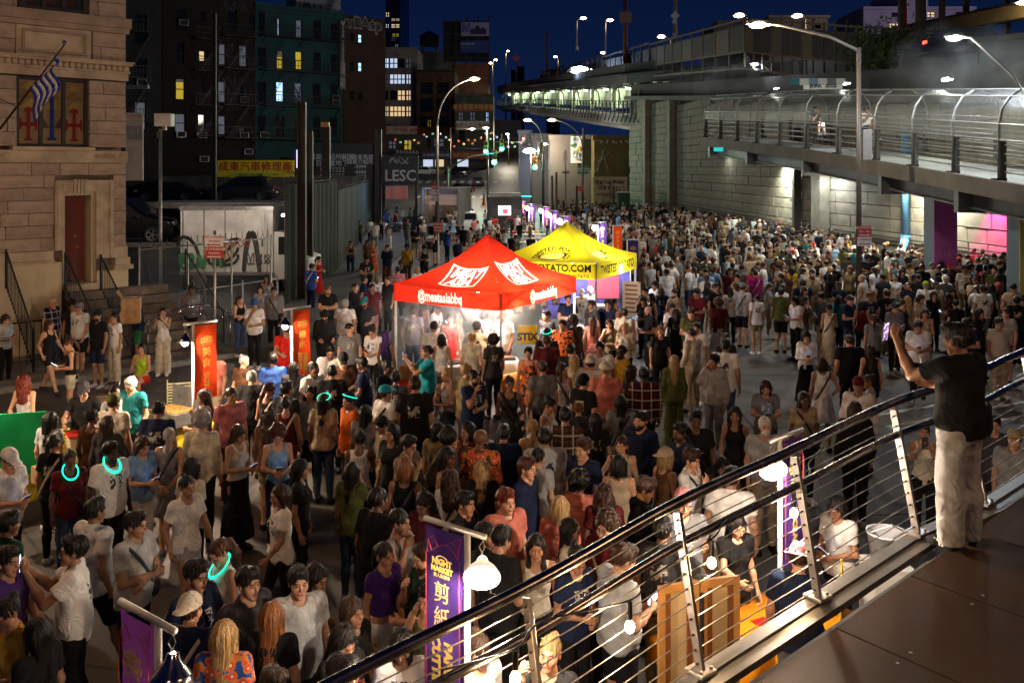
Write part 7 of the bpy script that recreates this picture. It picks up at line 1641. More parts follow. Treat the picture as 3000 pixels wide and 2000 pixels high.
YCL=cloth2('yellow_table_cloth',(.72,.50,.02),.1);RCL=cloth2('red_table_cloth',(.6,.02,.01),.1);OCL=cloth2('orange_table_cloth',(.85,.30,.01),.1);WCL=cloth2('white_table_cloth',(.7,.68,.64),.1)
TA=math.atan2(3.6,2.2)
table('folding_table','folding table of the left stall nearest the green board',-6.95,13.0,TA,1.9,.75,WPAINT,cloth=YCL,drop=.42)
table('folding_table','folding table of the left stall carrying the steel griddle',-5.75,15.0,TA,1.9,.75,WPAINT,cloth=YCL,drop=.4)
table('round_table','small round table by the white leg of the red tent',-2.0,18.3,0,.8,.8,WPAINT,cloth=RCL,drop=.55)
table('folding_table','long folding table below the deck railing with papers and card',2.25,8.45,.60,1.9,.8,WPAINT,cloth=OCL,drop=.2)
table('folding_table','counter table inside the red tent, loaded with trays',-.9,19.8,.32,2.2,.7,WPAINT,cloth=WCL,drop=.3)
table('folding_table','customer side table at the front of the red tent',.55,19.0,.85,2.0,.6,WPAINT,cloth=OCL,drop=.3)
table('folding_table','drinks table beneath the dessert soups banner',-4.2,16.6,.9,1.8,.7,WPAINT,cloth=WCL,drop=.3)
def stall_table(i,x,y,rz):
 t=thing('folding_table','folding table of the far stall row, %s'%['beside the last lamp','by the food truck','between the second and third lamps','before the double lamp','behind the yellow tent peak','nearest the yellow tent'][i],'table',(x,y,0),rz,'tables of the far stall row');MB().box((0,0,.74),(2.2,.8,.04)).build('tabletop',WPAINT,t)
 for sx in(-1,1):
  for sy in(-1,1):MB().tube([(sx*.95,sy*.3,0),(sx*.95,sy*.3,.72)],.02,6).build('leg',STEEL,t)
 rr=random.Random(i)
 for k in range(7):c=rr.choice(('red','white','orange','teal','yellow','green'));q=thing('food_box','%s food container on the far stall table %s, spot %s'%(c,['beside the last lamp','by the food truck','between two lamps','before the double lamp','behind the yellow peak','near the yellow tent'][i],['far left','left','left of centre','centre','right of centre','right','far right'][k]),'food container',Vector((x,y,.76))+Matrix.Rotation(rz,3,'Z')@Vector((-.9+k*.3,rr.uniform(-.2,.2),0)));MB().box((0,0,.09),(.22,.18,.16)).build('tub',cloth_mat(c),q);MB().box((0,0,.185),(.23,.19,.02)).build('lid',WPAINT,q)
for i,(x,y,r)in enumerate(((.5,63,.1),(-.9,60,.2),(1.0,58,.1),(1.5,52,.1),(1.9,46,.2),(2.3,40,.2))):stall_table(i,x,y,r)
def carton(label,loc,rz,s=(.4,.3,.3),open_=False,mat=None):
 CB=mat or pbr('cardboard',(.42,.24,.11),.85,noise=(8,.15,1));t=thing('cardboard_box',label,'cardboard box',loc,rz);MB().box((0,0,s[2]/2),s).build('carton',CB,t,bevel=.004);MB().box((0,0,s[2]+.003),(s[0]*.98,.05,.003)).build('tape',memo('tape',lambda:newmat('packing_tape',(.5,.36,.18),.3)[0]),t)
 if open_:
  for sx in(-1,1):o=MB().box((0,0,.0),(.012,s[1],s[0]*.5)).build('flap',CB,t,loc=(sx*(s[0]/2+.05),0,s[2]+.08));o.rotation_euler=(0,sx*.6,0)
 return t
pp=W(395,940,22.4)
carton('open cardboard box on top, carried by the man in navy beside the church steps',(pp.x,22.2,1.52),.3,(.42,.42,.30),True);carton('lower cardboard box carried by the man in navy beside the church steps',(pp.x-.02,22.2,1.22),.34,(.46,.42,.30))
carton('brown cardboard box on the pavement behind the left stall',G(300,1215)+Vector((0,0,0)),.5,(.5,.4,.35));carton('cardboard box on the yellow stall table beside the green board',(-6.2,12.3,.76),.9,(.32,.25,.22));carton('small opened cardboard box of cartons on the yellow table edge',(-6.45,11.95,.76),.7,(.28,.22,.14));carton('cardboard box beside a water bottle on the red tent table',(-2.05,18.3,.76),.2,(.36,.28,.26))
gb_=thing('green_board','large leaf-green panel standing upright at the left stall','board',(-6.78,12.55,.76),.25);MB().box((0,0,.42),(.95,.03,.85)).build('panel',newmat('leaf_green_panel',(.0,.36,.10),.5)[0],gb_,bevel=.005);MB().box((.2,.2,.2),(.04,.4,.04)).build('prop',BLK,gb_)
tb_=thing('food_tub','clear food tub with a red lid on the yellow stall table','food container',(-6.35,13.6,.76),.6);MB().box((0,0,.13),(.36,.28,.25),tap=1.08).build('tub',newmat('frosted_tub',(.60,.45,.32),.4)[0],tb_,bevel=.02);MB().box((0,0,.27),(.41,.32,.03)).build('lid',newmat('red_lid',(.6,.03,.02),.4)[0],tb_,bevel=.01)
gr=thing('griddle','steel griddle box with open lid and wire handle on the left stall','griddle',(-5.55,15.1,.76),TA-1.57);MB().box((0,0,.12),(.7,.5,.22)).build('body',STEEL,gr,bevel=.01);o=MB().box((0,.27,.3),(.7,.02,.5)).build('lid',STEEL,gr);MB().tube([(-.2,-.27,.2),(-.2,-.34,.2),(.2,-.34,.2),(.2,-.27,.2)],.008,5).build('handle',STEEL,gr);MB().box((0,0,.235),(.6,.4,.01)).build('food',pbr('browned_food',(.45,.25,.06),.7,noise=(30,.5,1)),gr)
cl_=thing('added_clip_lamp','added clip lamp beyond the left edge, brightening the left stall','lamp',(-7.6,12.2,2.4));MB().lathe([(.03,.10),(.1,.0),(.125,-.05)],n=16).build('shade',SHADE,cl_,smooth=True);sphere(.045).build('bulb',emit('added_clip_bulb',TN,60),cl_,loc=(0,0,-.06));MB().tube([(0,0,.1),(0,.3,.3),(0,.35,-1.45)],.012,6).build('arm',STEEL,cl_);point_light((-7.5,12.3,2.2),200,TN,.05)  # lamp out of view, added to brighten the left stall
def fchair(label,loc,rz,mat):
 t=thing('slatted_chair',label,'chair',loc,rz)
 for k in range(7):MB().box((0,.2,.52+k*.055),(.42,.012,.028)).build('back_slat',mat,t)
 for k in range(6):MB().box((0,-.2+k*.07,.44),(.42,.05,.015)).build('seat_slat',mat,t)
 for s in(-1,1):MB().tube([(s*.22,.28,0),(s*.22,.2,.5),(s*.22,.2,.93)],.013,6).build('frame',mat,t);MB().tube([(s*.22,-.26,0),(s*.22,-.2,.44),(s*.22,.18,.44)],.013,6).build('frame',mat,t)
 return t
PYEL=newmat('pale_yellow_metal',(.65,.62,.34),.5)[0];YEL2=newmat('bright_yellow_metal',(.72,.52,.03),.5)[0]
fchair('pale yellow slatted metal chair behind the griddle at the left stall',G(490,1290)+Vector((.0,.6,0)),.3,PYEL);fchair('yellow slatted metal chair beside the green board',(-7.0,14.2,0),.5,YEL2)
fchair('yellow slatted folding chair below the deck railing near the white bucket',W(2555,1590,8.4).xy.to_3d()+Vector((0,.2,.25)),1.2,YEL2)
bk=thing('bucket','translucent white bucket on the ground below the deck railing','bucket',(W(2600,1555,9.0).x,9.0,1.1));MB().lathe([(.001,0),(.15,0),(.19,.28),(.2,.28),(.2,.3),(.18,.3),(.14,.02),(.001,.02)],n=20).build('pail',newmat('frosted_white_plastic',(.5,.53,.58),.3)[0],bk,smooth=True);MB().tube([(-.19,0,.28),(0,-.1,.40),(.19,0,.28)],.006,5).build('handle',STEEL,bk);st_=MB().box((0,0,-.55),(.4,.4,1.08)).build('stand',WPAINT,bk)
for i,(x,y,c,lab)in enumerate(((-1.5,19.6,'white','left'),(-1.1,19.75,'light grey','centre left'),(-.6,19.9,'white','centre'),(-.1,20.1,'light grey','right'))):
 q=thing('food_tray','steel food tray on the white counter in the red tent, %s one'%lab,'tray',(x,y,.76),.32);MB().box((0,0,.03),(.34,.26,.05)).build('tray',STEEL,q,bevel=.01);MB().box((0,0,.06),(.29,.21,.02)).build('food',pbr('grilled_skewers%d'%i,(.20,.07,.03),.7,noise=(30,.5,1)),q)
bt_=MB().lathe([(.001,0),(.033,0),(.033,.14),(.013,.18),(.013,.21),(.001,.21)],n=10).mesh('bottle',True);bt_.materials.append(newmat('clear_plastic',(.6,.62,.65),.1)[0])
for x,y,lab in((-1.85,18.2,'clear water bottle beside the cardboard box on the red table'),(.2,18.6,'clear bottle on the orange table in front of the red tent'),(.45,18.9,'second clear bottle on the orange table, under the tent corner'),(-4.4,16.3,'clear bottle at the left end of the dessert soup table'),(-4.15,16.6,'clear bottle in the middle of the dessert soup table'),(-3.95,16.9,'clear bottle at the right end of the dessert soup table')):link('bottle',bt_,None,lab,'bottle',loc=(x,y,.76))
tsg=thing('stall_banner','yellow STIX cloth banner hanging on the tent counter behind the crowd','banner',W(1545,980,20.6));MB().box((0,0,0),(.42,.02,.42)).build('cloth',YELC,tsg);text('STIX',.22,KPRINT,(0,-.02,-.05),FR,tsg,bold=.05)
for i,px in enumerate((1520,1558,1592,1628)):q=thing('menu_photo','dark food photo hanging under the tent edge, %s of four'%['first from the left','second from the left','third from the left','last on the right'][i],'menu card',W(px,903-i*8,21.2+i*.5));MB().box((0,0,0),(.18,.01,.24)).build('card',DARKG,q);MB().box((0,-.01,0),(.14,.01,.17)).build('picture',pbr('menu_picture%d'%i,(.12,.07,.04),.5,noise=(12,.8,1)),q)
mnb=thing('menu_board','tall cream menu board on an easel right of the yellow tent','menu board',(W(1850,870,25.2).x,25.2,.6),-.4);MB().box((0,0,.75),(.5,.03,.95)).build('board',newmat('cream_menu',(.7,.6,.45),.6)[0],mnb);
for k in range(7):MB().box((0,-.02,1.12-k*.12),(.34,.005,.05)).build('printed_line',newmat('brown_menu_print',(.25,.10,.05),.6)[0],mnb)
for s in(-1,1):MB().tube([(s*.22,.02,-.6),(s*.2,.02,.3)],.015,5).build('leg',STEEL,mnb)
def sidewall():
 t=thing('tent_backdrop','blue and purple printed backdrop at the rear of the yellow tent','backdrop',(2.2,27.1,0));MB().box((0,0,1.35),(2.6,.02,1.7)).build('panel',pbr('violet_backdrop',(.07,.06,.26),.7,noise=(1.5,.6,1)),t);MB().box((.5,-.03,1.5),(.9,.01,.8)).build('printed_shape',pbr('red_backdrop_print',(.35,.05,.08),.7),t)
 for s in(-1.28,1.28):MB().tube([(s,0,0),(s,0,2.2)],.02,6).build('frame_post',STEEL,t)
sidewall()
ck=thing('cooler','white cooler box on the yellow tent counter','cooler',(W(1770,845,25.3).x,25.3,.78));MB().box((0,0,.18),(.6,.4,.34)).build('body',WPAINT,ck,bevel=.02);MB().box((0,0,.37),(.62,.42,.05)).build('lid',WPAINT,ck)
stc=thing('serving_counter','steel counter across the yellow tent','table',(2.3,24.9,0),.9);MB().box((0,0,.76),(2.6,.6,.04)).build('tabletop',STEEL,stc)
for sx in(-1,1):
 for sy in(-1,1):MB().box((sx*1.2,sy*.25,.37),(.05,.05,.74)).build('leg',STEEL,stc)
WOODF=pbr('light_oak_frame',(.40,.20,.06),.5,noise=(6,.2,1));PLYP=pbr('unfinished_ply_panel',(.44,.33,.19),.75,noise=(3,.1,1))
eb2=thing('display_board','hinged oak framed display boards standing below the deck railing','display board',(1.36,6.85,0),.28);eb2.scale=(.85,.85,1)
for k,(x,rz)in enumerate(((-.16,.12),(.24,-.08))):
 p_=MB()
 w_=.38
 for c,d in(((x-w_/2+.03,0,1.0),(.06,.04,1.75)),((x+w_/2-.03,0,1.0),(.06,.04,1.75)),((x,0,1.85),(w_-.12,.04,.06)),((x,0,.15),(w_-.12,.04,.06))):p_.box(c,d)
 f=p_.build('frame',WOODF,eb2);MB().box((x,.012,1.0),(w_-.12,.01,1.64)).build('panel',PLYP,f)
 m=MB();
 for s in(-1,1):m.box((x+s*(w_/2-.085),-.005,1.0),(.05,.02,1.64))
 m.build('moulding',pbr('brown_moulding%d'%k,(.16,.055,.015),.5),f)
MB().tube([(.04,-.05,0),(.04,-.05,1.8)],.022,8).build('strut',BLK,eb2)
for s in(-.36,.44):MB().box((s,.0,.06),(.06,.5,.06)).build('foot',WOODF,eb2)
for i,(x,y,rz,c,lab)in enumerate(((2.05,8.15,.3,'white','small white card lying on the orange table below the railing'),(2.55,8.6,.9,'cream','folded cream paper on the orange table beside the hat wearer'),(1.75,8.05,.2,'white','sheet of white paper at the near corner of the orange table'),(2.3,8.5,.5,'red','red cut-paper piece on the orange table'))):
 q=MB().box((0,0,0),(.16,.11,.004)).build('paper',cloth_mat(c),label=lab,cat='paper',loc=(x,y,.765));q.rotation_euler=(0,0,rz)
# - deck, railing
RD=Vector((.79,.61,0)).normalized();RNm=Vector((RD.y,-RD.x,0))
def dz(p):return 1.69+.095*(min(p.dot(RD),9.2)-4.59)-(lambda d:.095*d/(.5+d)+.016*d**1.8)(max(0,4.6-p.dot(RD)))
RB=[(-3.05,2.75),(-1.95,3.62),(-.85,4.45),(.22,5.17),(1.23,5.93),(2.24,6.70),(3.33,7.54),(4.11,7.99),(5.1,8.75),(6.2,9.6)]
RB=[Vector((x,y,0))for x,y in RB]
DECKM=None
def deck_mat():
 m,nt,b=newmat('ribbed_brown_decking',(.07,.03,.015),.55,spec=.2);tc=N(nt,'TexCoord');sp=N(nt,'SeparateXYZ');nt.links.new(tc.outputs['Object'],sp.inputs[0])
 w=MATH(nt,'SINE',MATH(nt,'MULTIPLY',sp.outputs['X'],2*math.pi/.012));nz=N(nt,'TexNoise');nz.inputs['Scale'].default_value=2.2;nz.inputs['Detail'].default_value=8;nt.links.new(tc.outputs['Object'],nz.inputs['Vector'])
 c=MIX(nt,nz.outputs[0],(.026,.012,.005),(.070,.033,.013));nt.links.new(MIX(nt,1.,c,MATH(nt,'MULTIPLY_ADD',w,.16,.84),'MULTIPLY'),b.inputs['Base Color'])
 nt.links.new(MATH(nt,'MULTIPLY_ADD',nz.outputs[0],.4,.48),b.inputs['Roughness'])
 bp_=N(nt,'Bump');bp_.inputs['Strength'].default_value=.6;bp_.inputs['Distance'].default_value=.003;nt.links.new(w,bp_.inputs['Height']);nt.links.new(bp_.outputs[0],b.inputs['Normal']);return m
deck=thing('deck','raised brown ribbed deck behind the cable railing at lower right','deck',(0,0,0));DECKM=deck_mat()
slope=.095;SD=Vector((RD.x,RD.y,slope)).normalized()
ND=RNm.copy();UPD=SD.cross(-ND)if SD.cross(-ND).z>0 else SD.cross(ND);RDk=Matrix((SD,ND,SD.cross(ND))).transposed()
def plank(s0,s1,t0=.28,t1=7.5,off=0):
 mid=RD*((s0+s1)/2);base=RD*1.0;c0=mid+RNm*(RB[4].dot(RNm)+(t0+t1)/2);c0.z=dz(c0)-.03+off
 o=MB().box((0,0,0),(s1-s0-.006,t1-t0,.05)).build('plank',DECKM,deck,bevel=.003,loc=c0);o.rotation_euler=RDk.to_euler();return o
s=-2.2
while s<12:plank(s,s+.98);s+=.98
scm=MB().lathe([(.001,.003),(.011,.002),(.012,0)],n=8).mesh('screw_head');scm.materials.append(STEEL);rr=random.Random(2)
for k in range(13):
 for t_ in(.5,1.7,3.0):
  for ds in(.08,.9):p=RD*(-2.2+k*.98+ds)+RNm*(RB[4].dot(RNm)+t_+.28);p.z=dz(p)-.003;link('screw',scm,deck,loc=p)
und=MB()
railing=thing('cable_railing','curved stainless cable railing with two dark round handrails along the deck','railing',(0,0,0))
HS=pbr('dark_brushed_handrail',(.34,.31,.29),.24,1.,noise=(6,.08,1));PST=pbr('brushed_post_steel',(.50,.46,.43),.35,.9,noise=(10,.1,1));CAB=pbr('cable_steel',(.45,.42,.38),.35,.9)
tops=[]
for i,p in enumerate(RB):
 b=p+Vector((0,0,dz(p)));b-=RNm*.02;H_=1.02;tp=b-RNm*.20+Vector((0,0,H_));tops.append(tp)
 m=MB();m.bar(b+Vector((0,0,.02)),tp-Vector((0,0,.04)),.06,.03,up=RD);m.build('post',PST,railing,bevel=.003)
 MB().box(b+Vector((0,0,.018)),(.15,.15,.024),rz=math.atan2(RD.y,RD.x)).build('base_plate',PST,railing,bevel=.003)
 for s_ in(-.05,.05):MB().lathe([(.001,.03),(.012,.028),(.012,.0)],b+RD*s_+RNm*.045+Vector((0,0,.02)),6).build('bolt',PST,railing)
def smooth_path(P,n=8):
 out=[]
 for i in range(len(P)-1):
  p0,p1,p2,p3=P[max(i-1,0)],P[i],P[i+1],P[min(i+2,len(P)-1)]
  for k in range(n):
   t=k/n;out.append(.5*((2*p1)+(p2-p0)*t+(2*p0-5*p1+4*p2-p3)*t*t+(3*p1-p0-3*p2+p3)*t**3))
 return out+[P[-1]]
bases=[p+Vector((0,0,dz(p)))-RNm*.02 for p in RB]
MB().tube(smooth_path([t+Vector((0,0,.02))for t in tops]),.035,16).build('handrail',HS,railing,smooth=True)
mid_=[t+(b-t)*.235-RNm*.012 for t,b in zip(tops,bases)]
MB().tube(smooth_path(mid_),.029,14).build('handrail',HS,railing,smooth=True)
for q in(.085,.165,.32,.41,.50,.59,.68,.77,.86,.94):
 MB().tube(smooth_path([t+(b-t)*q for t,b in zip(tops,bases)],4),.0042,6).build('cable',CAB,railing,smooth=True)
 for t,b in zip(tops,bases):MB().tube([t+(b-t)*q-RD*.03,t+(b-t)*q+RD*.03],.008,6).build('cable_fitting',BLK,railing)
m=MB()
for a,c in zip(bases,bases[1:]):m.bar(a+Vector((0,0,-.06)),c+Vector((0,0,-.06)),.10,.14);m.bar(a+RNm*.11+Vector((0,0,-.03)),c+RNm*.11+Vector((0,0,-.03)),.10,.05)
m.build('kerb_channel',pbr('painted_channel_steel',(.20,.19,.18),.4,.5,noise=(3,.15,1)),railing)
bs=thing('bulb_string','black cable of bare warm bulbs clipped beneath the lower handrail','bulb string',(0,0,0))
BU=[W(1510,1985,5.0),W(1845,1835,5.55),W(2085,1648,6.15),W(2326,1502,7.0),W(2370,1415,7.3)]
SKT=emit('warm_bulb_glow',(1,.72,.38),55)
pts=[W(1300,1960,4.8)];
for i,p in enumerate(BU):
 pts+=[p+Vector((0,0,.16)),p+Vector((.15,.1,.26))]
m=MB();m.tube(smooth_path(pts,6),.006,5);m.build('cable',BLK,bs)
for i,p in enumerate(BU[:4]):
 MB().tube([p+Vector((0,0,.15)),p+Vector((0,0,.045))],.016,8).build('socket',BLK,bs);sphere(.030,12,10,sc=(1,1,1.25)).build('bulb',SKT,bs,smooth=True,loc=p);point_light(p+Vector((-.02,.05,-.06)),(12,22,26,18)[i],(1,.62,.30),.03)
struct('deck_fascia',(lambda m:[m.bar(a+RNm*.1+Vector((0,0,-.45)),c+RNm*.1+Vector((0,0,-.45)),.05,.5)for a,c in zip(bases,bases[1:])]and m)(MB()),GREY)
# - people, listed by the place of the head in the photograph
TOPS={'te':'tshirt','ta':'tank','cr':'croptop','dr':'dress','sd':'shortdress','ls':'longshirt','ho':'hoodie','ja':'jacket'}
BOTS={'je':'jeans','wp':'widepants','sh':'shorts','sk':'skirt','lk':'longskirt','-':None}
COLS={'bk':'black','wh':'white','cm':'cream','bg':'beige','gy':'grey','lg':'light grey','ch':'charcoal','nv':'navy','bl':'blue','lb':'light blue','dn':'denim','pd':'pale denim','tl':'teal','gn':'green','og':'olive green','dg':'dark green','rd':'red','bu':'burgundy','mr':'maroon','pk':'pink','sa':'salmon','mg':'magenta','pu':'purple','ye':'yellow','mu':'mustard','or':'orange','br':'brown','kh':'khaki','li':'lime','tq':'turquoise'}
SK_={'l':'light','t':'tan','o':'olive','b':'brown','d':'dark'}
HS_={'sh':'short','cr':'crop','sw':'swept','bo':'bob','lo':'long','lf':'longfront','ta':'tail','bu':'bun','cu':'curly','cl':'curllong','br':'braids','no':'bald'}
HC_={'k':'black','b':'brown','a':'auburn','g':'ginger','y':'blond','e':'grey','w':'white','p':'purple','r':'red'}
